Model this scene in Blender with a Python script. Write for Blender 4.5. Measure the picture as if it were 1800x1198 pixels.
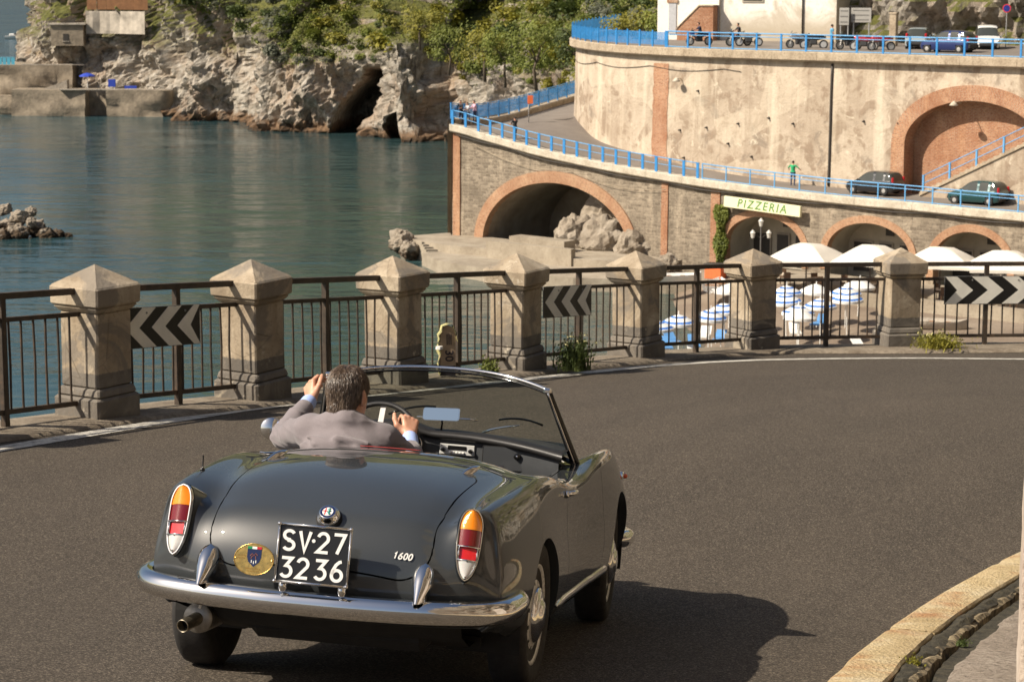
import bpy, bmesh, math, random
import numpy as np
from mathutils import Vector, Matrix, Euler, noise as mnoise
from math import radians, sin, cos, pi, sqrt

# ------------------------------------------------------------------ scene, camera, sky, sun
for o in list(bpy.data.objects):
    bpy.data.objects.remove(o)
scene = bpy.context.scene
COL = scene.collection
ZC = 21.0                                   # eye height above the sea
cam_d = bpy.data.cameras.new('camera')
cam = bpy.data.objects.new('camera', cam_d)
COL.objects.link(cam)
cam.location = (0, 0, ZC)
cam.rotation_euler = (pi / 2 - math.atan(659 / 4000), 0, 0)
cam_d.sensor_width = 36.0
cam_d.lens = 80.0
cam_d.clip_end = 20000
cam_d.clip_start = 0.2
cam_d.dof.use_dof = True
cam_d.dof.focus_distance = 9.6
cam_d.dof.aperture_fstop = 14.0
scene.camera = cam

SUN_AZ, SUN_EL = -111.0, 43.0               # azimuth from +y, towards the sun
sun_dir = Vector((sin(radians(SUN_AZ)) * cos(radians(SUN_EL)), cos(radians(SUN_AZ)) * cos(radians(SUN_EL)), sin(radians(SUN_EL))))
world = bpy.data.worlds.new('World')
scene.world = world
world.use_nodes = True
wn = world.node_tree
bg = wn.nodes['Background']
sky = wn.nodes.new('ShaderNodeTexSky')
sky.sky_type = 'NISHITA'
sky.sun_disc = False
sky.sun_elevation = radians(SUN_EL)
sky.sun_rotation = radians(SUN_AZ)
sky.air_density = 1.0
sky.dust_density = 3.0
wn.links.new(sky.outputs[0], bg.inputs[0])
bg.inputs[1].default_value = 0.064
sun_l = bpy.data.lights.new('sun', 'SUN')
sun_l.energy = 5.0
sun_l.angle = radians(0.53)
sun_l.color = (1.0, 0.895, 0.745)
sun = bpy.data.objects.new('sun', sun_l)
COL.objects.link(sun)
sun.rotation_euler = sun_dir.to_track_quat('Z', 'Y').to_euler()
sun.location = (-20, -10, 60)
scene.view_settings.view_transform = 'Standard'
scene.view_settings.look = 'None'
scene.view_settings.exposure = 0.46
scene.view_settings.gamma = 1.0
scene.view_settings.use_curve_mapping = False

# ------------------------------------------------------------------ helpers
def V(*a):
    return Vector(a if len(a) > 1 else a[0])

def tag(o, label=None, cat=None, group=None, kind=None):
    if label: o['label'] = label
    if cat: o['category'] = cat
    if group: o['group'] = group
    if kind: o['kind'] = kind
    return o

def empty(name, loc=(0, 0, 0), rot=None, label=None, cat=None, group=None, kind=None, parent=None):
    o = bpy.data.objects.new(name, None)
    COL.objects.link(o)
    if rot is not None: o.rotation_euler = rot
    o.location = loc
    o.empty_display_size = 0.1
    if parent: o.parent = parent
    return tag(o, label, cat, group, kind)

def link(name, me, parent=None, loc=None, rot=None, **kw):
    o = bpy.data.objects.new(name, me)
    COL.objects.link(o)
    if parent: o.parent = parent
    if loc is not None: o.location = loc
    if rot is not None: o.rotation_euler = rot
    return tag(o, **kw)

def copy_tree(o, parent=None):
    c = o.copy()
    COL.objects.link(c)
    c.parent = parent
    for ch in o.children:
        copy_tree(ch, c)
    return c

class MB:
    """collects verts / faces / per-face material slots, builds one mesh"""
    def __init__(s):
        s.v = []; s.f = []; s.m = []; s.cur = 0
    def add(s, vs, fs, mi=None):
        b = len(s.v)
        s.v += [tuple(p) for p in vs]
        s.f += [tuple(i + b for i in f) for f in fs]
        s.m += [s.cur if mi is None else mi] * len(fs)
        return s
    def box(s, c, size, rot=None, bev=0.0):
        hx, hy, hz = size[0] / 2, size[1] / 2, size[2] / 2
        if bev <= 0:
            P = [(-hx, -hy, -hz), (hx, -hy, -hz), (hx, hy, -hz), (-hx, hy, -hz), (-hx, -hy, hz), (hx, -hy, hz), (hx, hy, hz), (-hx, hy, hz)]
            F = [(0, 3, 2, 1), (4, 5, 6, 7), (0, 1, 5, 4), (1, 2, 6, 5), (2, 3, 7, 6), (3, 0, 4, 7)]
        else:
            b = min(bev, hx * .98, hy * .98, hz * .98)
            P = []; F = []
            idx = {}
            for sx in (-1, 1):
                for sy in (-1, 1):
                    for sz in (-1, 1):
                        for a in range(3):
                            q = [sx * (hx - b), sy * (hy - b), sz * (hz - b)]
                            q[a] = (sx * hx, sy * hy, sz * hz)[a]
                            idx[(sx, sy, sz, a)] = len(P); P.append(tuple(q))
            I = lambda sx, sy, sz, a: idx[(sx, sy, sz, a)]
            for sg in (-1, 1):
                q = [I(sg, -1, -1, 0), I(sg, 1, -1, 0), I(sg, 1, 1, 0), I(sg, -1, 1, 0)]; F.append(q if sg > 0 else q[::-1])
                q = [I(-1, sg, -1, 1), I(1, sg, -1, 1), I(1, sg, 1, 1), I(-1, sg, 1, 1)]; F.append(q[::-1] if sg > 0 else q)
                q = [I(-1, -1, sg, 2), I(1, -1, sg, 2), I(1, 1, sg, 2), I(-1, 1, sg, 2)]; F.append(q if sg > 0 else q[::-1])
            for s1 in (-1, 1):
                for s2 in (-1, 1):
                    q = [I(s1, s2, -1, 0), I(s1, s2, -1, 1), I(s1, s2, 1, 1), I(s1, s2, 1, 0)]; F.append(q if s1 * s2 > 0 else q[::-1])
                    q = [I(s1, -1, s2, 0), I(s1, -1, s2, 2), I(s1, 1, s2, 2), I(s1, 1, s2, 0)]; F.append(q[::-1] if s1 * s2 > 0 else q)
                    q = [I(-1, s1, s2, 1), I(-1, s1, s2, 2), I(1, s1, s2, 2), I(1, s1, s2, 1)]; F.append(q if s1 * s2 > 0 else q[::-1])
                    for s3 in (-1, 1):
                        q = [I(s1, s2, s3, 0), I(s1, s2, s3, 1), I(s1, s2, s3, 2)]; F.append(q if s1 * s2 * s3 > 0 else q[::-1])
        if rot is not None:
            P = [rot @ Vector(p) for p in P]
        return s.add([(p[0] + c[0], p[1] + c[1], p[2] + c[2]) for p in P], F)
    def tube(s, pts, r, n=8, cap=True, closed=False):
        """swept circle; r is a number or a list"""
        pts = [Vector(p) for p in pts]
        k = len(pts)
        rs = r if isinstance(r, (list, tuple)) else [r] * k
        rings = []
        prev = None
        for i, p in enumerate(pts):
            if closed:
                t = pts[(i + 1) % k] - pts[i - 1]
            else:
                t = pts[min(i + 1, k - 1)] - pts[max(i - 1, 0)]
            t.normalize()
            if prev is None:
                a = Vector((0, 0, 1)) if abs(t.z) < .9 else Vector((1, 0, 0))
                u = t.cross(a).normalized()
            else:
                u = (prev - t * prev.dot(t)).normalized()
            prev = u
            w = t.cross(u)
            rings.append([p + (u * cos(2 * pi * j / n) + w * sin(2 * pi * j / n)) * rs[i] for j in range(n)])
        vs = [q for R in rings for q in R]
        fs = []
        for i in range(k if closed else k - 1):
            a, b = i * n, ((i + 1) % k) * n
            for j in range(n):
                fs.append((a + j, a + (j + 1) % n, b + (j + 1) % n, b + j))
        if cap and not closed:
            fs.append(tuple(range(n))[::-1]); fs.append(tuple((k - 1) * n + j for j in range(n)))
        return s.add(vs, fs)
    def lathe(s, prof, c=(0, 0, 0), n=24, axis='z', rot=None):
        """prof: list of (r, h)"""
        vs = []; fs = []
        for r, h in prof:
            for j in range(n):
                a = 2 * pi * j / n
                p = (r * cos(a), r * sin(a), h)
                if axis == 'x': p = (h, r * cos(a), r * sin(a))
                if axis == 'y': p = (r * sin(a), h, r * cos(a))
                p = Vector(p)
                if rot is not None: p = rot @ p
                vs.append((p.x + c[0], p.y + c[1], p.z + c[2]))
        k = len(prof)
        for i in range(k - 1):
            for j in range(n):
                fs.append((i * n + j, i * n + (j + 1) % n, (i + 1) * n + (j + 1) % n, (i + 1) * n + j))
        if prof[0][0] > 1e-6: fs.append(tuple(range(n))[::-1])
        if prof[-1][0] > 1e-6: fs.append(tuple((k - 1) * n + j for j in range(n)))
        return s.add(vs, fs)
    def grid(s, P, closed_u=False, closed_v=False, flip=False):
        """P[i][j] points"""
        a, b = len(P), len(P[0])
        vs = [q for R in P for q in R]
        fs = []
        for i in range(a if closed_u else a - 1):
            for j in range(b if closed_v else b - 1):
                i2, j2 = (i + 1) % a, (j + 1) % b
                q = (i * b + j, i2 * b + j, i2 * b + j2, i * b + j2)
                fs.append(q[::-1] if flip else q)
        return s.add(vs, fs)
    def prism(s, poly, h0, h1, fn=None):
        """poly: 2D outline (ccw); extruded between h0 and h1; fn maps (u,v,h)->xyz"""
        fn = fn or (lambda u, v, h: (u, v, h))
        n = len(poly)
        vs = [fn(u, v, h0) for u, v in poly] + [fn(u, v, h1) for u, v in poly]
        fs = [tuple(range(n))[::-1], tuple(range(n, 2 * n))]
        fs += [(i, (i + 1) % n, n + (i + 1) % n, n + i) for i in range(n)]
        return s.add(vs, fs)
    def mesh(s, name, mats=None, smooth=False, autosmooth=None):
        me = bpy.data.meshes.new(name)
        me.from_pydata(s.v, [], s.f)
        for m in (mats if isinstance(mats, (list, tuple)) else [mats] if mats else []):
            me.materials.append(m)
        if any(s.m):
            me.polygons.foreach_set('material_index', s.m)
        if smooth or autosmooth:
            me.polygons.foreach_set('use_smooth', [True] * len(me.polygons))
        if autosmooth:
            me.set_sharp_from_angle(angle=radians(autosmooth))
        me.update()
        return me
    def build(s, name, mats=None, parent=None, smooth=False, autosmooth=None, fix=False, **kw):
        me = s.mesh(name, mats, smooth, autosmooth)
        if fix: fix_normals(me)
        return link(name, me, parent, **kw)

def fix_normals(me):
    b = bmesh.new(); b.from_mesh(me)
    bmesh.ops.recalc_face_normals(b, faces=b.faces)
    b.to_mesh(me); b.free()

def np_mesh(name, verts, faces, mats=None, smooth=True, mi=None):
    """fast mesh from numpy arrays (faces all the same size)"""
    me = bpy.data.meshes.new(name)
    verts = np.asarray(verts, np.float32); faces = np.asarray(faces, np.int32)
    k = faces.shape[1]
    me.vertices.add(len(verts)); me.vertices.foreach_set('co', verts.ravel())
    me.loops.add(faces.size); me.loops.foreach_set('vertex_index', faces.ravel())
    me.polygons.add(len(faces))
    me.polygons.foreach_set('loop_start', np.arange(0, faces.size, k, dtype=np.int32))
    me.polygons.foreach_set('loop_total', np.full(len(faces), k, np.int32))
    for m in (mats if isinstance(mats, (list, tuple)) else [mats] if mats else []):
        me.materials.append(m)
    if mi is not None: me.polygons.foreach_set('material_index', np.asarray(mi, np.int32))
    me.polygons.foreach_set('use_smooth', [smooth] * len(faces))
    me.update(calc_edges=True)
    me.validate()
    return me

def smoothstep(a, b, x):
    t = min(max((x - a) / (b - a), 0), 1) if b != a else float(x >= a)
    return t * t * (3 - 2 * t)

def catmull(pts, per=8, closed=False):
    """Catmull-Rom through points (any dimension)"""
    P = [np.array(p, float) for p in pts]
    n = len(P); out = []
    for i in range(n if closed else n - 1):
        p0 = P[i - 1] if (i > 0 or closed) else 2 * P[0] - P[1]
        p1 = P[i]; p2 = P[(i + 1) % n]
        p3 = P[(i + 2) % n] if (i + 2 < n or closed) else 2 * P[-1] - P[-2]
        for k in range(per):
            t = k / per
            out.append(.5 * ((2 * p1) + (-p0 + p2) * t + (2 * p0 - 5 * p1 + 4 * p2 - p3) * t * t + (-p0 + 3 * p1 - 3 * p2 + p3) * t ** 3))
    if not closed: out.append(P[-1])
    return [tuple(p) for p in out]

def resample(pts, step):
    """even spacing along a polyline"""
    P = np.array(pts, float)
    L = np.r_[0, np.cumsum(np.linalg.norm(np.diff(P, axis=0), axis=1))]
    n = max(int(round(L[-1] / step)), 1)
    s = np.linspace(0, L[-1], n + 1)
    return np.stack([np.interp(s, L, P[:, k]) for k in range(P.shape[1])], 1)

# ------------------------------------------------------------------ materials
def srgb(*c):
    c = [x / 255 for x in c]
    return tuple(x / 12.92 if x <= .04045 else ((x + .055) / 1.055) ** 2.4 for x in c)

class NT:
    def __init__(s, name):
        s.m = bpy.data.materials.new(name); s.m.use_nodes = True
        s.t = s.m.node_tree; s.n = s.t.nodes
        s.b = s.n['Principled BSDF']; s.out = s.n['Material Output']
        s._co = None
    def new(s, kind, **kw):
        nd = s.n.new(kind)
        for k, v in kw.items(): setattr(nd, k, v)
        return nd
    def l(s, a, b): s.t.links.new(a, b)
    def set(s, **kw):
        for k, v in kw.items():
            nm = k.replace('_', ' ')
            i = s.b.inputs.get(nm) or s.b.inputs.get(nm.title())
            if i is None: raise KeyError(nm)
            i.default_value = (*v, 1) if isinstance(v, tuple) and len(v) == 3 and i.type == 'RGBA' else v
        return s
    def co(s, kind='Object'):
        if s._co is None: s._co = s.new('ShaderNodeTexCoord')
        return s._co.outputs[kind]
    def mapped(s, scale=(1, 1, 1), rot=(0, 0, 0), src=None):
        mp = s.new('ShaderNodeMapping')
        mp.inputs['Scale'].default_value = scale; mp.inputs['Rotation'].default_value = rot
        s.l(src or s.co(), mp.inputs[0]); return mp.outputs[0]
    def noise(s, scale=5, detail=4, rough=.55, vec=None, dist=0.0):
        nd = s.new('ShaderNodeTexNoise')
        nd.inputs['Scale'].default_value = scale; nd.inputs['Detail'].default_value = detail
        nd.inputs['Roughness'].default_value = rough; nd.inputs['Distortion'].default_value = dist
        s.l(vec or s.co(), nd.inputs['Vector']); return nd.outputs['Fac']
    def voro(s, scale=5, feature='F1', vec=None, out='Distance', rnd=1.0):
        nd = s.new('ShaderNodeTexVoronoi', feature=feature)
        nd.inputs['Scale'].default_value = scale; nd.inputs['Randomness'].default_value = rnd
        s.l(vec or s.co(), nd.inputs['Vector']); return nd.outputs[out]
    def ramp(s, fac, stops, interp='LINEAR'):
        nd = s.new('ShaderNodeValToRGB'); cr = nd.color_ramp; cr.interpolation = interp
        while len(cr.elements) < len(stops): cr.elements.new(.5)
        for e, (p, c) in zip(cr.elements, stops):
            e.position = p; e.color = (c, c, c, 1) if isinstance(c, (int, float)) else (*c, 1)
        s.l(fac, nd.inputs[0]); return nd.outputs[0]
    def mix(s, fac, a, b, mode='MIX'):
        nd = s.new('ShaderNodeMix', data_type='RGBA', blend_type=mode)
        for sock, val in ((nd.inputs[0], fac), (nd.inputs[6], a), (nd.inputs[7], b)):
            if hasattr(val, 'links'): s.l(val, sock)
            else: sock.default_value = (*val, 1) if isinstance(val, tuple) else val
        return nd.outputs[2]
    def math(s, op, a, b=None, clamp=False):
        nd = s.new('ShaderNodeMath', operation=op, use_clamp=clamp)
        for sock, val in ((nd.inputs[0], a), (nd.inputs[1], b)):
            if val is None: continue
            if hasattr(val, 'links'): s.l(val, sock)
            else: sock.default_value = val
        return nd.outputs[0]
    def sep(s, vec=None):
        nd = s.new('ShaderNodeSeparateXYZ'); s.l(vec or s.co(), nd.inputs[0]); return nd.outputs
    def bump(s, h, strength=.3, dist=.02, prev=None):
        nd = s.new('ShaderNodeBump'); nd.inputs['Strength'].default_value = strength; nd.inputs['Distance'].default_value = dist
        s.l(h, nd.inputs['Height'])
        if prev is not None: s.l(prev, nd.inputs['Normal'])
        s.l(nd.outputs[0], s.b.inputs['Normal']); return nd.outputs[0]
    def color(s, c):
        if hasattr(c, 'links'): s.l(c, s.b.inputs['Base Color'])
        else: s.b.inputs['Base Color'].default_value = (*c, 1)
        return s
    def rough(s, r):
        if hasattr(r, 'links'): s.l(r, s.b.inputs['Roughness'])
        else: s.b.inputs['Roughness'].default_value = r
        return s

MATS = {}
def plain(name, c, rough=.5, metal=0.0, var=.12, scale=6.0, bump=0.0, bscale=40.0, bdist=.01, **kw):
    """a plain coloured surface with a little uneven tone and fine relief"""
    if name in MATS: return MATS[name]
    n = NT(name)
    if var > 0:
        f = n.noise(scale, 5, .6)
        lo = tuple(x * (1 - var) for x in c); hi = tuple(min(x * (1 + var), 1) for x in c)
        n.color(n.ramp(f, [(.3, lo), (.7, hi)]))
        n.rough(n.ramp(n.noise(scale * 2.3, 4, .6), [(.3, max(rough - .08, .02)), (.7, min(rough + .08, 1))]))
    else:
        n.color(c).rough(rough)
    n.set(Metallic=metal, **kw)
    if bump > 0: n.bump(n.noise(bscale, 5, .6), bump, bdist)
    MATS[name] = n.m
    return n.m

class Path:
    """plan path with arc length; off>0 lies on the viewer's side"""
    def __init__(s, pts, step=.25, per=10):
        P = resample(catmull(pts, per), step)
        s.P = P
        T = np.gradient(P[:, :2], axis=0); T /= np.linalg.norm(T, axis=1)[:, None]
        s.T = T; s.N = np.stack([T[:, 1], -T[:, 0]], 1)
        s.L = np.r_[0, np.cumsum(np.linalg.norm(np.diff(P[:, :2], axis=0), axis=1))]
        s.len = s.L[-1]
    def at(s, a, off=0.0):
        x = np.interp(a, s.L, s.P[:, 0]); y = np.interp(a, s.L, s.P[:, 1])
        nx = np.interp(a, s.L, s.N[:, 0]); ny = np.interp(a, s.L, s.N[:, 1])
        z = np.interp(a, s.L, s.P[:, 2]) if s.P.shape[1] > 2 else 0
        return (x + nx * off, y + ny * off, z)
    def tan(s, a):
        t = np.array([np.interp(a, s.L, s.T[:, 0]), np.interp(a, s.L, s.T[:, 1])]); return t / np.linalg.norm(t)
    def sx(s, X):
        """arc length where the path passes a given x"""
        return float(np.interp(X, s.P[:, 0], s.L))

# ------------------------------------------------------------------ road surface
KY = [-60, -20, 5, 9.5, 12, 15, 19.7, 25, 30.7, 45, 80.]
KZ = [3, 1.2, -2.36, -3.015, -3.375, -3.62, -3.98, -4.55, -5.18, -6.4, -7.]
def _slopes(x, y):
    h = [b - a for a, b in zip(x, x[1:])]; d = [(y[i + 1] - y[i]) / h[i] for i in range(len(h))]
    m = [d[0]] + [0] * (len(x) - 2) + [d[-1]]
    for i in range(1, len(x) - 1):
        if d[i - 1] * d[i] > 0:
            w1 = 2 * h[i] + h[i - 1]; w2 = h[i] + 2 * h[i - 1]; m[i] = (w1 + w2) / (w1 / d[i - 1] + w2 / d[i])
    return m
KM = _slopes(KY, KZ)
def profile(y):
    y = min(max(y, KY[0]), KY[-1] - 1e-6)
    i = max(k for k in range(len(KY) - 1) if KY[k] <= y)
    h = KY[i + 1] - KY[i]; t = (y - KY[i]) / h
    return (2 * t ** 3 - 3 * t * t + 1) * KZ[i] + (t ** 3 - 2 * t * t + t) * h * KM[i] + (-2 * t ** 3 + 3 * t * t) * KZ[i + 1] + (t ** 3 - t * t) * h * KM[i + 1]
def roadz(x, y):
    w = smoothstep(0, 1, (19 - y) / 7)
    if y < 5: w = max(0, w * (1 - (5 - y) / 10))
    return ZC + profile(y) - .045 * (x + .65) * w

def frames(path):
    P = np.array(path, float)[:, :2]
    T = np.gradient(P, axis=0); T /= np.linalg.norm(T, axis=1)[:, None]
    return P, T, np.stack([T[:, 1], -T[:, 0]], 1)

# centres of the stone pillars, worked out on the road surface
PB = [(-3.603, 19.492), (-2.424, 21.256), (-1.154, 23.275), (0.136, 25.552), (1.637, 28.052), (3.163, 29.839), (5.075, 30.417)]
corner = [(-7.10, 13.55), (-6.00, 15.55), (-4.80, 17.55)] + PB + [(7.45, 30.75), (9.8, 30.55), (12.0, 29.7)]
ct = []
for i in range(len(corner)):
    a = np.array(corner[max(i - 1, 0)]); b = np.array(corner[min(i + 1, len(corner) - 1)])
    t = (b - a) / np.linalg.norm(b - a); ct.append(t)
pil_c = []
for c, t in zip(corner, ct):
    n = np.array([t[1], -t[0]])
    pil_c.append(np.array(c) + t * .27 - n * .27)
FP = [(-11.5, -45), (-11.2, -20), (-10.6, 0), (-9.6, 7), (-8.5, 11.0)] + [tuple(p) for p in pil_c] + [(14.2, 28.7), (17.5, 26.2), (22, 22), (30, 14)]
fence_path = catmull(FP, 14)
KP = [(.9, -45), (.85, -20), (.85, 0), (.95, 5), (1.2, 8.5), (1.441, 9.596), (1.655, 10.293), (1.925, 11.107), (2.255, 11.963), (2.63, 12.753), (3.149, 13.677), (3.95, 14.75), (5.1, 15.75), (6.8, 16.5), (9, 16.8), (13, 16.2), (19, 12), (26, 6)]
kerb_path = catmull(KP, 14)

# asphalt
n = NT('asphalt')
uv_ = n.sep(n.co('UV'))
big = n.noise(.35, 3, .5); streak = n.noise(1.0, 4, .6, n.mapped((.9, .25, 1), (0, 0, .5)))
fine = n.noise(70, 6, .78); grit = n.voro(210, 'F1'); peb = n.voro(130, 'F1', out='Color')
base = n.ramp(big, [(.3, (.078, .061, .044)), (.7, (.108, .086, .064))])
wob = n.math('ADD', uv_[0], n.math('MULTIPLY', n.math('SUBTRACT', n.noise(.22, 3, .5), .5), 1.6))
trk = n.math('ABSOLUTE', n.math('SUBTRACT', n.math('FRACT', n.math('DIVIDE', wob, 1.75)), .5))
base = n.mix(n.math('MULTIPLY', n.ramp(trk, [(.05, .42), (.30, 0.0)]), n.ramp(n.noise(.5, 4, .6), [(.3, .2), (.7, 1.0)])), base, (.052, .042, .032))
base = n.mix(n.ramp(uv_[0], [(.0, 0.0), (.001, 0.0)]), base, (.2, .17, .13))
ckv = n.voro(.33, 'DISTANCE_TO_EDGE', n.mapped((1, 1, 1), src=n.new('ShaderNodeNewGeometry').outputs['Position']))
base = n.mix(n.math('MULTIPLY', n.ramp(ckv, [(.0025, .75), (.006, 0.0)]), n.ramp(n.noise(.3, 3, .6), [(.50, 0.0), (.60, 1.0)])), base, (.03, .025, .02))
base = n.mix(n.ramp(streak, [(.35, 0.0), (.75, .5)]), base, (.060, .048, .036))
base = n.mix(n.ramp(fine, [(.38, .95), (.60, 0.0)]), base, (.020, .016, .012))
spk = n.ramp(n.sep(peb)[0], [(.72, 0.0), (.95, .75)])
base = n.mix(spk, base, (.235, .195, .15))
far_s = n.ramp(n.voro(26, 'F1'), [(.03, 1.0), (.065, 0.0)])
base = n.mix(far_s, base, (.34, .31, .27))
n.color(base).rough(n.ramp(fine, [(.3, .95), (.7, .72)]))
n.set(Specular_IOR_Level=.35)
b1 = n.bump(grit, .55, .006); n.bump(fine, .5, .008, b1)
M_ASPH = n.m

def strip(outer, inner, nu, nv, zf, ease=None):
    O = resample(outer, 1.0); I = resample(inner, 1.0)
    def samp(P, s):
        L = np.linspace(0, 1, len(P)); return np.array([np.interp(s, L, P[:, 0]), np.interp(s, L, P[:, 1])])
    G = []
    for i in range(nu):
        s = i / (nu - 1)
        a, b = samp(O, s), samp(I, s)
        G.append([(*(a + (b - a) * j / (nv - 1)), zf(*(a + (b - a) * j / (nv - 1)))) for j in range(nv)])
    return G
P, T, N = frames(resample([p[:2] for p in fence_path], .5))
road_outer = [tuple(p + n_ * .05) for p, n_ in zip(P, N)]
GR = strip(road_outer, [p[:2] for p in kerb_path], 260, 40, roadz)
mb = MB(); mb.grid(GR)
me = mb.mesh('road', M_ASPH, smooth=True)
uvl = me.uv_layers.new(name='UVMap'); acc_ = []
run = 0.0
for gi, row in enumerate(GR):
    if gi: run += math.hypot(row[20][0] - GR[gi - 1][20][0], row[20][1] - GR[gi - 1][20][1])
    wid_ = math.hypot(row[-1][0] - row[0][0], row[-1][1] - row[0][1]); acc_ += [(wid_ * j / (len(row) - 1), run) for j in range(len(row))]
vi_ = np.empty(len(me.loops), np.int32); me.loops.foreach_get('vertex_index', vi_)
uvl.data.foreach_set('uv', np.asarray(acc_, np.float32)[vi_].ravel())
road = link('road', me, kind='structure')

# verge under the railing: thin slab of dirt and old concrete
n = NT('verge_dirt')
d = n.noise(3.0, 6, .65); d2 = n.noise(22, 6, .7)
c = n.ramp(d, [(.3, (.15, .115, .08)), (.5, (.25, .205, .15)), (.72, (.34, .285, .215))])
c = n.mix(n.ramp(d2, [(.35, .6), (.6, 0.0)]), c, (.09, .07, .05))
n.color(c).rough(.92); n.bump(d2, .7, .03)
M_DIRT = n.m
G = []
rnd = random.Random(5)
for k, (p, nn) in enumerate(zip(P, N)):
    row = []
    x_ = p[0]
    wid = .42 + .45 * smoothstep(2.5, 5.5, x_)
    for off, dz in ((wid, .004), (wid - .03, .035), (wid - .14, .05), (.1, .065), (-.2, .07), (-.42, .06), (-.46, .01), (-.46, -.25)):
        jit = .02 * mnoise.noise(Vector((p[0] * 3, p[1] * 3, off * 7)))
        q = p + nn * (off + jit * 1.2)
        row.append((q[0], q[1], roadz(*q) + dz + (jit * .4 if dz > .02 else 0)))
    G.append(row)
mb = MB(); mb.grid(G)
mb.build('verge', M_DIRT, smooth=True, kind='structure')

# retaining wall of the hairpin, down to the shore
n = NT('rubble_wall')
vo = n.voro(2.6, 'DISTANCE_TO_EDGE'); vc = n.voro(2.6, 'F1', out='Color')
c = n.ramp(n.sep(vc)[0], [(0, (.16, .135, .105)), (.5, (.27, .23, .18)), (1, (.36, .315, .25))])
c = n.mix(n.ramp(vo, [(.02, 1.0), (.07, 0.0)]), c, (.30, .26, .21))
n.color(c).rough(.9); n.bump(n.ramp(vo, [(0, 0.0), (.12, 1.0)]), .9, .06)
M_RUBBLE = n.m
G = []
for p, nn in zip(P, N):
    q0 = p - nn * .40
    z0 = roadz(*q0) - .05
    G.append([(q0[0] - nn[0] * .10 * j, q0[1] - nn[1] * .10 * j, z0 + (-1.5 - z0) * j / 10) for j in range(11)])
mb = MB(); mb.grid(G)
mb.build('terrace_retaining_wall', M_RUBBLE, label='rubble retaining wall dropping from the road edge below the iron railing', cat='wall')

# painted edge line
n = NT('road_paint')
wear = n.noise(9, 6, .72); w2 = n.noise(60, 5, .7)
c = n.mix(n.ramp(wear, [(.36, .85), (.52, .05)]), (.62, .59, .52), (.11, .098, .083))
c = n.mix(n.ramp(w2, [(.35, .7), (.5, 0.0)]), c, (.2, .18, .155))
n.color(c).rough(.8); n.bump(w2, .3, .004)
M_PAINT = n.m
LP = [(-9.0, 6.8), (-7.6, 11.0), (-6.0, 14.2), (-4.9, 16.2), (-4.10, 17.86), (-3.57, 18.90), (-3.03, 19.88), (-2.40, 21.06), (-1.05, 23.2), (.60, 25.60), (1.30, 26.70), (2.10, 27.72), (2.85, 28.35), (3.63, 28.70), (5.13, 28.92), (6.5, 28.72), (8.4, 28.5), (11, 27.8), (15, 25.2), (21, 20)]
LPp, LT, LN = frames(resample(catmull(LP, 12), .3))
G = [[(*(p + nn * o), roadz(*(p + nn * o)) + .006) for o in (-.12, -.04, .04, .12)] for p, nn in zip(LPp, LN)]
mb = MB(); mb.grid(G); mb.build('edge_line', M_PAINT, smooth=True, kind='structure')

# ------------------------------------------------------------------ kerb and inner pavement
n = NT('kerb_stone')
a = n.noise(4, 6, .65); b = n.noise(38, 6, .7); r_ = n.noise(2.2, 4, .6, n.mapped((1, 1, 3)))
c = n.ramp(a, [(.3, (.42, .31, .155)), (.5, (.55, .43, .24)), (.7, (.62, .53, .36))])
c = n.mix(n.ramp(r_, [(.50, 0.0), (.64, .85)]), c, (.40, .185, .07))
c = n.mix(n.ramp(b, [(.3, .6), (.5, 0.0)]), c, (.20, .14, .085))
pit = n.voro(55, 'F1'); c = n.mix(n.ramp(pit, [(.10, .7), (.22, 0.0)]), c, (.19, .13, .075))
n.color(c).rough(.92); bb = n.bump(b, 1.0, .016); n.bump(pit, .6, .012, bb)
M_KERB = n.m
n = NT('pavement_concrete')
a = n.noise(1.6, 6, .65); b = n.noise(30, 7, .75)
c = n.ramp(a, [(.3, (.27, .22, .17)), (.55, (.37, .31, .25)), (.75, (.44, .38, .31))])
c = n.mix(n.ramp(b, [(.36, .9), (.52, 0.0)]), c, (.13, .10, .075))
c = n.mix(n.ramp(n.noise(5, 6, .7), [(.52, 0.0), (.66, .7)]), c, (.20, .16, .12))
n.color(c).rough(.95); bb = n.bump(b, .9, .02); n.bump(n.noise(7, 6, .7), .8, .06, bb)
M_PAVE = n.m
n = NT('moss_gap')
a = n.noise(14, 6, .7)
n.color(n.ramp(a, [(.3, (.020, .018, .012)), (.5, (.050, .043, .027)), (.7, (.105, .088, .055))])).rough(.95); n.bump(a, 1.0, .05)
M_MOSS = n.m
KPp, KT, KN = frames(resample([p[:2] for p in kerb_path], .1))
KIN = -KN                                                   # the road lies to the left of the travel direction, the island to the right
if np.dot(KN[200], np.array([1, -.5])) > 0: KIN = KN
kerb = empty('kerb', (0, 0, 0), kind='structure')
seg0 = [i for i in range(len(KPp)) if 2.0 < KPp[i][1] and KPp[i][0] < 6.5 and KPp[i][1] < 17]
i0, i1 = seg0[0], seg0[-1]
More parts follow.
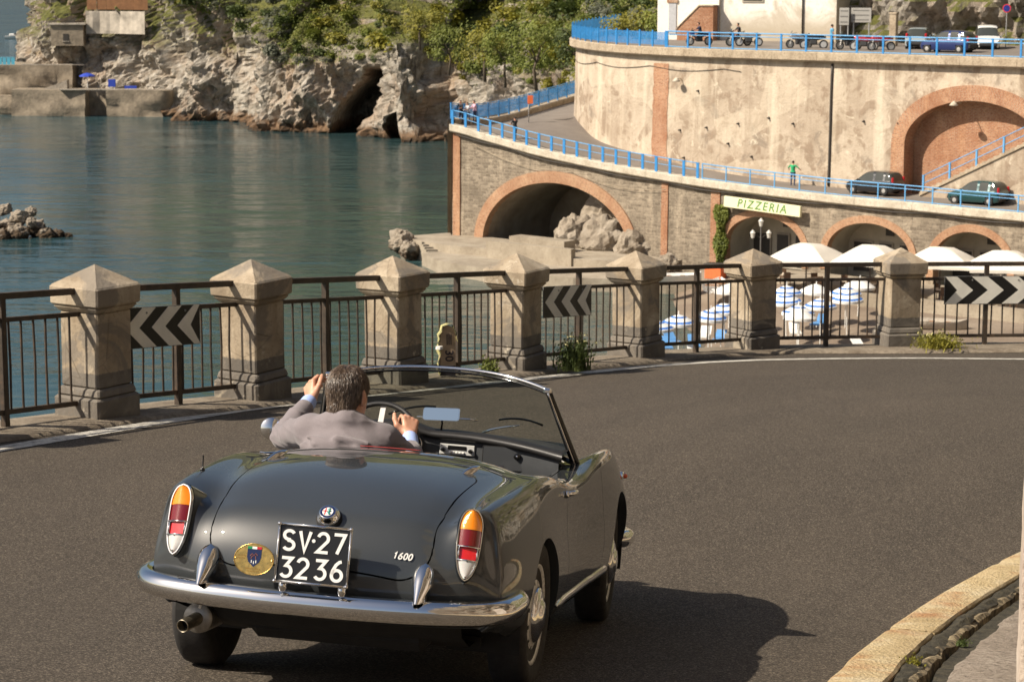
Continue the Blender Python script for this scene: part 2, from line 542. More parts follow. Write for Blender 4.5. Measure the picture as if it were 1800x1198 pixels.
def kerb_run(ia, ib, nm):
    m = MB(); G = []
    for i in range(ia, ib + 1):
        p, nn = KPp[i], KIN[i]
        e = .006 if i in (ia, ib) else 0
        tt = KT[i] * ((.008 if i == ia else -.008) if i in (ia, ib) else 0)
        row = []
        for off, h in ((.0, -.05), (.006, .085), (.014, .104), (.035, .113), (.14, .117), (.235, .115), (.246, .104), (.250, .0)):
            j = .005 * mnoise.noise(Vector((p[0] * 9, p[1] * 9, off * 30))) + .004 * mnoise.noise(Vector((p[0] * 1.7 + 9, p[1] * 1.7, off * 4)))
            q = p + nn * (off + j * (1 if off > 0 else .4) + (e if off < .1 else -e)) + tt
            row.append((q[0], q[1], roadz(*p) + h + j * .6 - e))
        G.append(row)
    m.grid(G)
    k = len(G[0])
    m.f.append(tuple(range(k))); m.f.append(tuple(range((len(G) - 1) * k, len(G) * k))[::-1]); m.m += [0, 0]
    return m.build(nm, M_KERB, kerb, smooth=False, autosmooth=22, fix=True)
i = i0
while i < i1 - 4:
    L = rnd.randint(15, 26)
    kerb_run(i, min(i + L, i1), 'kerb_stone'); i += L
# low rough second course and the mossy joint between
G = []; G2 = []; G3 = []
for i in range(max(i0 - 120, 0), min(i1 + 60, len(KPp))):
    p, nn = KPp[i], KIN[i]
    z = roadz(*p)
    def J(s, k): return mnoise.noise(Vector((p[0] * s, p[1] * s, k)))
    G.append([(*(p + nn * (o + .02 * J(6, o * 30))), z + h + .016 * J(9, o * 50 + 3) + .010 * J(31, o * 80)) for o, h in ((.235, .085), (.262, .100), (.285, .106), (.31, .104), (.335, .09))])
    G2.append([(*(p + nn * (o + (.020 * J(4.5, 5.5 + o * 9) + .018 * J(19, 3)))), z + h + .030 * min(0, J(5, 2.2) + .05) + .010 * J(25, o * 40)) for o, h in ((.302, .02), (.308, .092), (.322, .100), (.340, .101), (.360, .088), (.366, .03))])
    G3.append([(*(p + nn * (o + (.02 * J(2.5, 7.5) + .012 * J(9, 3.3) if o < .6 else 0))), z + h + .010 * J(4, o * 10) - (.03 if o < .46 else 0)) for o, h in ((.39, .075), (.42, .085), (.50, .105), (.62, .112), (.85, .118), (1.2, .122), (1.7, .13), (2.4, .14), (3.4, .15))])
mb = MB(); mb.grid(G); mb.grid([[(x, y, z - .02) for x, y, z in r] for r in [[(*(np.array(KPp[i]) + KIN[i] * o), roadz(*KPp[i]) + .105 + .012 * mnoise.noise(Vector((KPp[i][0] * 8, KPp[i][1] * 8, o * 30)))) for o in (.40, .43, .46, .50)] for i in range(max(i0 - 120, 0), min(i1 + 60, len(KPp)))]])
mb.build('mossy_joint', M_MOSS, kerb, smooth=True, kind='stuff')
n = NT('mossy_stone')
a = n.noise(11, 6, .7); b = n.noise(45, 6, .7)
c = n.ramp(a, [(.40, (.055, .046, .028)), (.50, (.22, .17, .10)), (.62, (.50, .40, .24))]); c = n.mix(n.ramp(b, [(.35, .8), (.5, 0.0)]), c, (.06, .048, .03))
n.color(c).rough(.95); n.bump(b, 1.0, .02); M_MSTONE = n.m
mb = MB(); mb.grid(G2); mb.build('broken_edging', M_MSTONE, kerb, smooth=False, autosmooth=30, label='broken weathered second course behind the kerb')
mb = MB(); mb.grid(G3); mb.build('pavement', M_PAVE, smooth=True, kind='structure')

# ------------------------------------------------------------------ stone pillars and iron railing
n = NT('pillar_plaster')
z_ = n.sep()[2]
oi = n.new('ShaderNodeObjectInfo'); gp = n.new('ShaderNodeNewGeometry')
pv = gp.outputs['Position']
a = n.noise(2.3, 6, .62, pv); b = n.noise(26, 6, .7, pv); st = n.noise(5, 4, .6, n.mapped((1, 1, .18), src=pv)); pt = n.noise(1.7, 5, .6, pv, 1.2); ck = n.voro(2.4, 'DISTANCE_TO_EDGE', pv)
c = n.ramp(a, [(.3, (.25, .195, .135)), (.5, (.365, .295, .21)), (.7, (.47, .395, .295))])
c = n.mix(n.ramp(st, [(.45, 0.0), (.7, .6)]), c, (.22, .165, .105))
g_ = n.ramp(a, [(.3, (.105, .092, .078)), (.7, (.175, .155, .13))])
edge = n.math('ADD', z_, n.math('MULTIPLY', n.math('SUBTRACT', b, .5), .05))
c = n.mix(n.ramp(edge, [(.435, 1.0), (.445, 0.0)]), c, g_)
c = n.mix(n.ramp(b, [(.30, .7), (.46, 0.0)]), c, (.15, .115, .08))
chip = n.ramp(n.noise(6.5, 5, .7, pv), [(.64, 0.0), (.68, .7)])
c = n.mix(chip, c, (.50, .44, .35))
c = n.mix(n.ramp(pt, [(.53, 0.0), (.59, .75)]), c, (.19, .165, .135))
c = n.mix(n.ramp(pt, [(.34, .45), (.42, 0.0)]), c, (.55, .47, .35))
c = n.mix(n.math('MULTIPLY', n.ramp(ck, [(.003, .6), (.010, 0.0)]), n.ramp(n.noise(1.1, 3, .5, pv), [(.5, 0.0), (.6, 1.0)])), c, (.10, .078, .055))
n.color(c).rough(.9); bb = n.bump(b, .6, .012); n.bump(a, .4, .04, bb)
M_PIL = n.m
n = NT('railing_iron')
a = n.noise(9, 6, .7)
n.color(n.ramp(a, [(.32, (.030, .022, .016)), (.55, (.060, .043, .030)), (.72, (.115, .065, .036))])).rough(.62)
n.bump(n.noise(70, 4, .6), .4, .004)
M_IRON = n.m

def block(w, z0, z1, w1=None, bev=.012, seg=1):
    """square block with bevelled, slightly worn edges"""
    w1 = w1 or w
    m = MB()
    rings = [(w - 2 * bev, z0), (w, z0 + bev), (w1, z1 - bev), (w1 - 2 * bev, z1)]
    def ring(ww, z):
        h = ww / 2; k = bev
        return [(-h + k, -h, z), (h - k, -h, z), (h, -h + k, z), (h, h - k, z), (h - k, h, z), (-h + k, h, z), (-h, h - k, z), (-h, -h + k, z)]
    R = [ring(*r) for r in rings]
    m.add([p for r in R for p in r], [(i * 8 + j, i * 8 + (j + 1) % 8, (i + 1) * 8 + (j + 1) % 8, (i + 1) * 8 + j) for i in range(3) for j in range(8)])
    m.f += [tuple(range(8))[::-1], tuple(range(24, 32))]; m.m += [0, 0]
    return m
PIL_LABEL = ['stone pillar second beyond the left edge of the view', 'stone pillar first beyond the left edge of the view', 'stone pillar at the far left edge, outside the first railing panel', 'leftmost stone pillar, with the left-pointing chevron board on its right', 'stone pillar right of the left chevron board, behind the driver\'s raised hand',
             'stone pillar seen over the windscreen, left of the yellow marker post', 'stone pillar left of the middle chevron board with the shrub at its foot', 'stone pillar right of the middle chevron board', 'second stone pillar from the right, in front of the ivy and pizzeria', 'rightmost stone pillar with yellow weeds at its foot', 'stone pillar just beyond the right-pointing chevron board', 'stone pillar second beyond the right edge of the view', 'stone pillar third beyond the right edge of the view']
pilM = {}
def make_pillar(i):
    c, t = pil_c[i], ct[i]
    z = roadz(*c) + .03
    pr = random.Random(50 + i)
    root = empty('stone_pillar', (c[0], c[1], z), (pr.uniform(-.012, .012), pr.uniform(-.012, .012), math.atan2(t[1], t[0]) + pr.uniform(-.03, .03)), PIL_LABEL[i], 'pillar', 'square stone pillars of the roadside railing')
    if not pilM:
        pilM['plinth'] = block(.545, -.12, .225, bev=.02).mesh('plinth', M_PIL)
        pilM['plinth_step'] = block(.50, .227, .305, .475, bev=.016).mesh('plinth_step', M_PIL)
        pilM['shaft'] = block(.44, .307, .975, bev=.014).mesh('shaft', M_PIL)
        pilM['neck_moulding'] = block(.475, .977, 1.028, .52, bev=.012).mesh('neck_moulding', M_PIL)
        m = block(.565, 1.03, 1.205, .575, bev=.016)
        h = .5435 / 2
        m.add([(-h, -h, 1.2052), (h, -h, 1.2052), (h, h, 1.2052), (-h, h, 1.2052), (0, 0, 1.375)], [(0, 1, 4), (1, 2, 4), (2, 3, 4), (3, 0, 4)])
        pilM['cap'] = m.mesh('cap', M_PIL)
    for k in ('plinth', 'plinth_step', 'shaft', 'neck_moulding', 'cap'):
        link(k, pilM[k], root)
    return root
pillars = [make_pillar(i) for i in range(len(pil_c))]

PAN_LABEL = ['iron railing panel farthest out beyond the left edge of the view', 'iron railing panel just beyond the left edge of the view', 'dark iron railing panel at the left edge of the picture', 'dark iron railing panel carrying the left chevron board', 'dark iron railing panel behind the driver\'s raised hand', 'dark iron railing panel with the yellow marker post tied to it',
             'dark iron railing panel carrying the middle chevron board', 'dark iron railing panel with striped beach umbrellas seen through its left bars', 'dark iron railing panel between the two rightmost pillars', 'dark iron railing panel carrying the right-pointing chevron board', 'iron railing panel just beyond the right edge of the view', 'iron railing panel farthest out beyond the right edge of the view']
panel_frames = []
for i in range(len(pil_c) - 1):
    a, b = pil_c[i], pil_c[i + 1]
    za, zb = roadz(*a) + .03, roadz(*b) + .03
    d = b - a; L = np.linalg.norm(d); t = d / L
    A = Vector((a[0], a[1], za)); ex = Vector((t[0], t[1], (zb - za) / L)); ez = Vector((0, 0, 1)); ey = Vector((-t[1], t[0], 0))
    panel_frames.append((A, ex, ey, ez, L))
    root = empty('railing_panel', A, None, PAN_LABEL[i], 'railing', 'iron railing panels between the stone pillars')
    def sbar(nm, s0, s1, z0, z1, w, dy=0, bend=0.0, L=L, ex=ex, ey=ey, ez=ez, root=root):
        m = MB()
        q = lambda s, y, z: tuple(ex * s + ey * (y + dy) + ez * z)
        m.add([q(s0, -w, z0), q(s1, -w, z0), q(s1, w, z0), q(s0, w, z0), q(s0, -w, z1), q(s1, -w, z1), q(s1, w, z1), q(s0, w, z1)],
              [(0, 3, 2, 1), (4, 5, 6, 7), (0, 1, 5, 4), (1, 2, 6, 5), (2, 3, 7, 6), (3, 0, 4, 7)])
        return m.build(nm, M_IRON, root)
    e0, e1 = .20, L - .20
    sbar('top_rail', e0, e1, 1.12, 1.175, .028)
    sbar('middle_rail', e0, e1, .925, .965, .018)
    sbar('bottom_rail', e0, e1, .135, .178, .018)
    sbar('post', L / 2 - .028, L / 2 + .028, -.05, 1.12, .027)
    nb = 12 if L < 2.5 else 14
    for k in range(nb):
        s_ = e0 + .055 + (e1 - e0 - .11) * (k + .5) / nb
        if abs(s_ - L / 2) < .05: continue
        wob = rnd.uniform(-.006, .006)
        m = MB()
        bx = s_ + wob
        m.tube([tuple(ex * s_ + ez * .178), tuple(ex * (s_ + wob) + ey * rnd.uniform(-.008, .008) + ez * .55), tuple(ex * s_ + ez * .925)], .0115, 6, cap=False)
        m.build('bar', M_IRON, root, smooth=True)

# chevron boards
M_CHW = plain('chevron_white', (.80, .77, .68), .55, var=.10, scale=5)
M_CHB = plain('chevron_black', (.012, .011, .010), .45, var=.2, scale=5)
M_CHG = plain('chevron_back_metal', (.28, .28, .27), .5, .6)
def chevron(pi_, s0, s1, z0, z1, right, label):
    A, ex, ey, ez, L = panel_frames[pi_]
    W, H = s1 - s0, z1 - z0
    root = empty('chevron_board', A + ex * s0 + ez * z0 - ey * .045, None, label, 'road sign')
    q = lambda u, v, h: tuple(ex * u + ez * v - ey * h)
    m = MB(); m.prism([(0, 0), (W, 0), (W, H), (0, H)], -.012, .0, q); m.build('backing_plate', M_CHG, root, fix=True)
    m = MB(); m.prism([(.004, .004), (W - .004, .004), (W - .004, H - .004), (.004, H - .004)], .001, .003, q); m.build('black_field', M_CHB, root, fix=True)
    k = 3; band = W / k; tip = H * .62 if W < 1.3 else H * .62
    for j in range(k):
        # arms of one light chevron, clipped to the board
        def edge(v, u0): return u0 + tip * abs(v - H / 2) / (H / 2)
        u0 = band * j + .03
        pts = [(edge(H - .006, u0), H - .006), (edge(H / 2, u0), H / 2), (edge(.006, u0), .006), (edge(.006, u0) + band * .52, .006), (edge(H / 2, u0) + band * .52, H / 2), (edge(H - .006, u0) + band * .52, H - .006)]
        pts = [(min(u, W - .006), v) for u, v in pts]
        if right: pts = [(W - u, v) for u, v in pts][::-1]
        m = MB()
        # split in two convex halves so that the outline stays exact
        for half in ((pts[0], pts[1], pts[4], pts[5]), (pts[1], pts[2], pts[3], pts[4])):
            m.prism(list(half), .0035, .0055, q)
        m.build('chevron', M_CHW, root, fix=True)
    for u in (W * .3, W * .8):
        m = MB(); m.lathe([(.012, 0), (.010, .006), (0, .008)], tuple(ex * u + ez * (H * .86) - ey * .005), 8, rot=Matrix((ex, ez, -ey)).transposed().to_3x3()); m.build('bolt', M_CHG, root)
chevron(3, .30, 1.33, .60, .975, False, 'left-pointing black and white chevron board on the left railing')
chevron(6, .56, 1.70, .60, .975, False, 'left-pointing black and white chevron board on the middle railing')
chevron(9, .62, 1.92, .60, .985, True, 'right-pointing black and white chevron board at the right edge')

# plastered pier at the right edge, on the inner pavement
n = NT('old_plaster')
a = n.noise(2.5, 6, .65); b = n.noise(20, 6, .7)
c = n.ramp(a, [(.3, (.40, .32, .26)), (.55, (.52, .44, .36)), (.75, (.60, .53, .45))])
c = n.mix(n.ramp(b, [(.3, .5), (.5, 0.0)]), c, (.28, .21, .16))
n.color(c).rough(.9); bb = n.bump(b, .6, .015); n.bump(a, .5, .05, bb)
M_PLAS = n.m
m = MB(); G = []
for k in range(25):
    z = -.2 + 1.69 * k / 24
    row = []
    for (u, v) in ((0, 0), (.03, -.015), (.6, -.03), (.62, .3), (.6, .75), (.02, .76), (-.01, .4)):
        j = .010 * mnoise.noise(Vector((u * 3 + 4, v * 3, z * 4))) + .006 * mnoise.noise(Vector((u * 9, v * 9, z * 15)))
        row.append((u + j + .228 * v + .03 - .02 * max(z - 1.35, 0), v + j, z))
    G.append(row)
m.grid(G, closed_v=True, flip=True)
m.f.append(tuple(range(24 * 7, 25 * 7))); m.m.append(0)
m.build('plaster_pier', M_PLAS, loc=(1.822, 8.0, roadz(1.9, 8.0) + .1), smooth=False, autosmooth=45, label='rough beige plaster pier end at the right edge of the picture', cat='pier')
M_DARK = plain('dark_pipe', (.045, .038, .032), .6)
# ------------------------------------------------------------------ rock cutting on the inner side of the bend (out of frame to the right, mirrored in the paintwork)
rc = Path([(40, 4), (24, 10), (14, 13.5), (9, 14.2), (6.4, 13.0), (5.2, 10.5), (4.7, 6), (4.6, 0), (5.0, -8), (6, -20), (8, -40)], .3)
n = NT('roadside_rock')
a = n.noise(.6, 7, .65); b = n.noise(3.2, 8, .72); f_ = n.noise(16, 6, .7)
c = n.ramp(b, [(.28, (.13, .10, .072)), (.45, (.34, .275, .20)), (.58, (.46, .39, .30)), (.72, (.60, .53, .43))])
c = n.mix(n.ramp(a, [(.46, 0.0), (.62, .7)]), c, (.40, .26, .165))
c = n.mix(n.ramp(f_, [(.30, .7), (.46, 0.0)]), c, (.09, .07, .05))
n.color(c).rough(.93); bb = n.bump(b, .9, .2); n.bump(f_, .8, .04, bb)
M_CUT = n.m
G = []
for s in rc.L:
    p0 = rc.at(s); z0 = roadz(p0[0], p0[1]) if len(rc.P[0]) else 17
    row = []
    for z in np.concatenate([np.arange(-.6, 7.5, .22), [8.2, 9.2, 10.5, 12]]):
        v = Vector((s, 3, z)); vd = mnoise.voronoi(Vector((s * .8, z * .7, 2)))[0]
        d = -(mnoise.fractal(v * .4, 1, 2.1, 4) * .8 + (vd[1] - vd[0]) * .8 + mnoise.noise(v * 2.2) * .16 - .22 * z)
        p = rc.at(s, d); row.append((p[0], p[1], z0 + z))
    G.append(row)
m = MB(); m.grid(G); m.build('rock_cutting', M_CUT, kind='structure', fix=True)
# ------------------------------------------------------------------ viaduct, lower road, great retaining wall, upper road
def masonry(name, c_lo, c_mid, c_hi, mortar, sx=.42, sy=.22, streak=.5):
    n = NT(name)
    uv = n.co('UV')
    br = n.new('ShaderNodeTexBrick'); n.l(uv, br.inputs['Vector'])
    br.offset = .5; br.squash = 1.0
    br.inputs['Scale'].default_value = 1.0; br.inputs['Mortar Size'].default_value = .028; br.inputs['Mortar Smooth'].default_value = .3
    br.inputs['Brick Width'].default_value = sx; br.inputs['Row Height'].default_value = sy
    br.inputs['Color1'].default_value = (0, 0, 0, 1); br.inputs['Color2'].default_value = (1, 1, 1, 1); br.inputs['Mortar'].default_value = (.5, .5, .5, 1)
    a = n.noise(.5, 6, .65); b = n.noise(7, 5, .7); st = n.noise(1.4, 4, .6, n.mapped((1, 1, .12)))
    c = n.ramp(n.sep(br.outputs['Color'])[0], [(0, c_lo), (.5, c_mid), (1, c_hi)])
    c = n.mix(br.outputs['Fac'], c, mortar)
    c = n.mix(n.ramp(a, [(.35, .75), (.62, 0.0)]), c, tuple(x * .62 for x in c_mid))
    c = n.mix(n.ramp(st, [(.5, 0.0), (.72, streak)]), c, tuple(min(x * 1.5, .7) for x in c_hi))
    c = n.mix(n.ramp(b, [(.32, .6), (.5, 0.0)]), c, tuple(x * .4 for x in c_lo))
    n.color(c).rough(.92)
    bb = n.bump(br.outputs['Fac'], .7, -.05) ; n.bump(b, .7, .06, bb)
    return n.m
M_STONE = masonry('grey_masonry', (.17, .135, .098), (.265, .215, .158), (.38, .315, .235), (.34, .285, .215), .46, .21, .45)
M_BRICK = masonry('red_brick', (.38, .14, .065), (.48, .20, .095), (.56, .28, .15), (.46, .34, .24), .30, .10, .3)
M_RING = masonry('ring_brick', (.44, .19, .095), (.54, .27, .145), (.62, .35, .21), (.46, .32, .21), .5, .085, .15)

n = NT('stained_plaster')
a = n.noise(.28, 6, .62); a2 = n.noise(.75, 7, .68, dist=.6); b = n.noise(5, 6, .7); st = n.noise(.9, 5, .6, n.mapped((1, 1, .07)))
patch = n.voro(.33, 'F1', n.mapped((1, 1, 1.5)), 'Color')
c = n.ramp(a, [(.3, (.335, .265, .195)), (.5, (.43, .35, .265)), (.7, (.51, .43, .335))])
c = n.mix(n.ramp(a2, [(.50, 0.0), (.58, .85)]), c, (.27, .20, .14))
c = n.mix(n.ramp(n.noise(.45, 7, .7, dist=1.2), [(.56, 0.0), (.63, .75)]), c, (.24, .195, .15))
c = n.mix(n.ramp(n.noise(1.3, 6, .7, dist=.8), [(.60, 0.0), (.66, .8)]), c, (.62, .54, .42))
c = n.mix(n.ramp(n.sep(patch)[1], [(.62, 0.0), (.72, .45)]), c, (.60, .51, .39))
c = n.mix(n.ramp(st, [(.52, 0.0), (.68, .7)]), c, (.64, .555, .43))
c = n.mix(n.ramp(st, [(.30, .55), (.42, 0.0)]), c, (.27, .20, .14))
c = n.mix(n.ramp(b, [(.30, .5), (.45, 0.0)]), c, (.25, .175, .115))
n.color(c).rough(.92); bb = n.bump(b, .6, .05); n.bump(a2, .6, .15, bb)
M_PLASTER = n.m
n = NT('pale_coping')
a = n.noise(1.2, 6, .68); b = n.noise(9, 6, .7)
c = n.ramp(a, [(.3, (.40, .345, .26)), (.55, (.58, .52, .42)), (.75, (.68, .62, .52))])
c = n.mix(n.ramp(b, [(.33, .65), (.5, 0.0)]), c, (.27, .215, .155))
n.color(c).rough(.9); n.bump(b, .6, .05)
M_COPE = n.m
n = NT('worn_coping')
c = n.ramp(a2 := n.noise(1.0, 6, .68), [(.3, (.29, .225, .155)), (.55, (.44, .36, .26)), (.75, (.53, .45, .34))])
b = n.noise(8, 6, .7)
c = n.mix(n.ramp(b, [(.33, .7), (.5, 0.0)]), c, (.16, .12, .085))
n.color(c).rough(.92); n.bump(b, .6, .06)
M_COPE2 = n.m
M_BLUE = plain('blue_paint', (.035, .235, .56), .45, var=.18, scale=3)
M_BLUE2 = plain('sky_blue_rail', (.12, .36, .66), .45, var=.15, scale=3)
M_DARK = plain('dark_pipe', (.045, .038, .032), .6)
n = NT('far_asphalt')
a = n.noise(.5, 5, .6); b = n.noise(14, 4, .7)
n.color(n.mix(n.ramp(b, [(.3, .4), (.6, 0.0)]), n.ramp(a, [(.3, (.17, .145, .125)), (.7, (.235, .205, .175))]), (.10, .085, .075))).rough(.9)
M_FASPH = n.m

def uv_mesh(me, uvs):
    """uvs: per-vertex list"""
    l = me.uv_layers.new(name='UVMap')
    vi = np.empty(len(me.loops), np.int32); me.loops.foreach_get('vertex_index', vi)
    l.data.foreach_set('uv', np.asarray(uvs, np.float32)[vi].ravel())

def arch_sd(sc, a, zs, b):
    def f(s, z):
        if z >= zs: return (sqrt(((s - sc) / a) ** 2 + ((z - zs) / b) ** 2) - 1) * min(a, b)
        return abs(s - sc) - a
    return f
def wall_with_openings(name, path, s0, s1, zbot, ztop, step, sds, mat, parent=None, off=None, **kw):
    """face of a wall along a path with openings cut out; grid vertices near an opening are moved onto its outline"""
    ns = int((s1 - s0) / step) + 1
    nz = int(max(ztop(s) - zbot(s) for s in np.linspace(s0, s1, 20)) / step) + 1
    off = off or (lambda s, z: 0.0)
    S = np.linspace(s0, s1, ns)
    UV = np.zeros((ns, nz, 2))
    for i, s in enumerate(S):
        UV[i, :, 0] = s; UV[i, :, 1] = np.linspace(zbot(s), ztop(s), nz)
    D = np.full((ns, nz), 1e9)
    for sd in sds:
        for i in range(ns):
            for j in range(nz):
                s, z = UV[i, j]
                d = sd(s, z)
                if 0 < j < nz - 1 and abs(d) < step * .62:
                    e = 1e-3
                    gx = (sd(s + e, z) - sd(s - e, z)) / (2 * e); gz = (sd(s, z + e) - sd(s, z - e)) / (2 * e)
                    g2 = gx * gx + gz * gz + 1e-9
                    UV[i, j, 0] -= d * gx / g2; UV[i, j, 1] -= d * gz / g2; d = 0
                D[i, j] = min(D[i, j], d)
    vs = []; idx = -np.ones((ns, nz), int)
    fs = []; used = {}
    for i in range(ns - 1):
        for j in range(nz - 1):
            q = [(i, j), (i + 1, j), (i + 1, j + 1), (i, j + 1)]
            cs, cz = np.mean([UV[k] for k in q], axis=0)
            if any(sd(cs, cz) < 0 for sd in sds): continue
            f = []
            for k in q:
                if idx[k] < 0:
                    idx[k] = len(vs); s, z = UV[k]
                    p = path.at(s, off(s, z)); vs.append((p[0], p[1], z)); used[len(vs) - 1] = (s, z)
                f.append(idx[k])
            fs.append(tuple(f))
    me = bpy.data.meshes.new(name); me.from_pydata(vs, [], fs); me.materials.append(mat)
    uv_mesh(me, [used[k] for k in range(len(vs))]); me.update()
    return link(name, me, parent, **kw)
def arch_ring(path, sc, a, zs, b, th, proud, parent, mat=None, depth=.5, a0=0, a1=pi, jamb=0.0, name='arch_ring', n=48):
    G = []; UVs = []
    seq = []
    if jamb > 0: seq.append(('j', -1))
    seq += [('a', a0 + (a1 - a0) * k / n) for k in range(n + 1)]
    if jamb > 0: seq.append(('j', 1))
    acc = 0; last = None
    for kind, val in seq:
        if kind == 'a':
            ca, sa = -cos(val), sin(val)
            inn = (sc + a * ca, zs + b * sa); out = (sc + (a + th) * ca, zs + (b + th) * sa)
        else:
            inn = (sc + val * a, zs - jamb); out = (sc + val * (a + th), zs - jamb)
        if last is not None: acc += math.hypot(inn[0] - last[0], inn[1] - last[1])
        last = inn
        row = []
        for (s, z), o in ((inn, -depth), (inn, proud), (out, proud), (out, -.02)):
            p = path.at(s, o); row.append((p[0], p[1], z))
        G.append(row); UVs += [(-depth, acc), (0, acc), (th, acc), (th + .1, acc)]
    m = MB(); m.grid(G)
    me = m.mesh(name, mat or M_RING); uv_mesh(me, UVs)
    return link(name, me, parent)
def soffit(path, sc, a, zs, b, depth, zfloor, parent, mat, back, name='vault', n=32):
    G = []; UVs = []
    pts = [(sc - a, zfloor)] + [(sc - a * cos(pi * k / n), zs + b * sin(pi * k / n)) for k in range(n + 1)] + [(sc + a, zfloor)]
    pm = path.at(sc, 0); t = path.tan(sc); nn = np.array([t[1], -t[0]])
    for s, z in pts:
        p = path.at(s, -.45)
        row = []
        for k in range(7):
            d = (depth - .45) * k / 6
            row.append((p[0] - nn[0] * d, p[1] - nn[1] * d, z)); UVs.append((d, s + z))
        G.append(row)
    m = MB(); m.grid(G, flip=True); me = m.mesh(name, mat); uv_mesh(me, UVs); link(name, me, parent)
    m = MB(); ring = [r[-1] for r in G]; c = (pm[0] - nn[0] * depth, pm[1] - nn[1] * depth, (zs + zfloor) / 2)
    m.add([c] + ring, [(0, i + 1, i + 2) for i in range(len(ring) - 1)] + [(0, len(ring), 1)])
    me = m.mesh('vault_end_wall', back); uv_mesh(me, [(sc, c[2])] + [(s, z) for s, z in pts]); link('vault_end_wall', me, parent)

# --- the viaduct
NEAR = [(-4.38, 167.03, 9.57), (-3.24, 166.3, 9.37), (-2.19, 165.56, 9.09), (-.12, 163.77, 8.65), (1.9, 162.02, 8.22), (5.83, 158.66, 7.61), (9.61, 155.46, 7.18), (13.24, 152.4, 6.84), (18.52, 147.77, 6.56), (21.82, 145.02, 6.43), (25.0, 142.37, 6.38), (28.07, 139.82, 6.29), (31.03, 137.36, 6.23), (38, 131.5, 6.1), (46, 124.5, 6.0)]
MID = [(-4.0, 167.6, 9.53), (-3.1, 168.0, 9.5), (-2.2, 168.6, 9.45), (.4, 170.5, 9.45), (4.85, 174.4, 9.72), (6.0, 169.7, 8.62), (8.0, 165.5, 8.05), (11.5, 161, 7.4), (16, 156.3, 6.85), (20, 152.8, 6.6), (24.5, 149, 6.5), (28.5, 145.5, 6.5), (32.1, 142.4, 6.5), (39, 136.5, 6.4), (47, 129.5, 6.3)]
FAR = [(-4.45, 167.9, 9.6), (-3.3, 169.9, 9.4), (-1.9, 172.6, 9.3), (.4, 177.6, 9.45), (3.4, 184.2, 9.9), (6.2, 190.4, 10.3), (11, 201, 11)]
vp = Path(NEAR, .25)
viad = empty('viaduct', (2, 160, 0), None, 'grey stone road viaduct with brick arches beside the beach', 'viaduct')
viad.location = (0, 0, 0)
zt = lambda s: vp.at(s)[2] - .45
# main sea arch and three restaurant arches: centre (by x), half-length, springing height, rise, depth
A_MAIN = (vp.sx(3.05), 6.75, 1.2, 4.62)
A_RES = [(vp.sx(16.65), 3.05, 2.75, 1.93), (vp.sx(22.75), 3.05, 2.85, 1.98), (vp.sx(28.35), 2.55, 2.85, 1.95), (vp.sx(34.2), 2.6, 2.8, 1.9)]
sds = [arch_sd(*A_MAIN)] + [arch_sd(*a) for a in A_RES]
wall_with_openings('masonry_face', vp, .0, vp.len, lambda s: -.6, zt, .3, sds, M_STONE, viad, off=lambda s, z: .035 * (6.5 - z) * .35 + .03 * mnoise.noise(Vector((s * .8, z * .8, 3))))
arch_ring(vp, *A_MAIN, .82, .16, viad, depth=.6)
for a in A_RES: arch_ring(vp, *a, .48, .12, viad, depth=.6, jamb=1.2)
n = NT('vault_plaster')
a = n.noise(.6, 6, .65); c = n.ramp(a, [(.3, (.26, .20, .145)), (.6, (.42, .345, .265)), (.8, (.50, .42, .33))]); n.color(c).rough(.92); n.bump(n.noise(4, 6, .7), .7, .08)
M_VAULT = n.m
soffit(vp, *A_MAIN, 7.5, -.5, viad, M_VAULT, M_VAULT)
M_CREAM = plain('cream_render', (.44, .39, .31), .85, var=.12, scale=1.5)
for a in A_RES: soffit(vp, *a, 2.6, 1.0, viad, M_CREAM, M_CREAM)
# end of the viaduct at the seaward nose
e0 = vp.at(0.0); tt = vp.tan(0.0); nn = np.array([tt[1], -tt[0]])
m = MB(); G = []; U = []
for k in range(9):
    d = k * 1.0
    row = []
    for j in range(12):
        z = -.6 + (e0[2] - .45 + .6) * j / 11
        o = .22 * (6.5 - z) * .10
        row.append((e0[0] - tt[0] * o - nn[0] * (d - .12) , e0[1] - tt[1] * o - nn[1] * (d - .12), z)); U.append((d, z))
    G.append(row)
m.grid(G); me = m.mesh('nose_face', M_STONE); uv_mesh(me, U); link('nose_face', me, viad)
# brick quoins and strips
def brick_strip(s0, s1, z0, z1f, proud, nm='brick_strip', lean=0.0):
    m = MB(); U = []; G = []
    for j in range(13):
        row = []
        for s, o in ((s0, -.05), (s0, proud), (s1, proud), (s1, -.05)):
            zt_ = z1f(s); z = z0 + (zt_ - z0) * j / 12
            p = vp.at(s - lean * (6 - z), o + .012 * (6.5 - z)); row.append((p[0], p[1], z)); U.append((s + o, z))
        G.append(row)
    m.grid(G, flip=True); me = m.mesh(nm, M_BRICK); uv_mesh(me, U); return link(nm, me, viad)
brick_strip(.12, .72, -.4, zt, .10, lean=0.0)
brick_strip(vp.sx(10.25), vp.sx(10.25) + .55, .2, zt, .07)
brick_strip(vp.sx(13.4), vp.sx(13.4) + .75, .2, zt, .09)
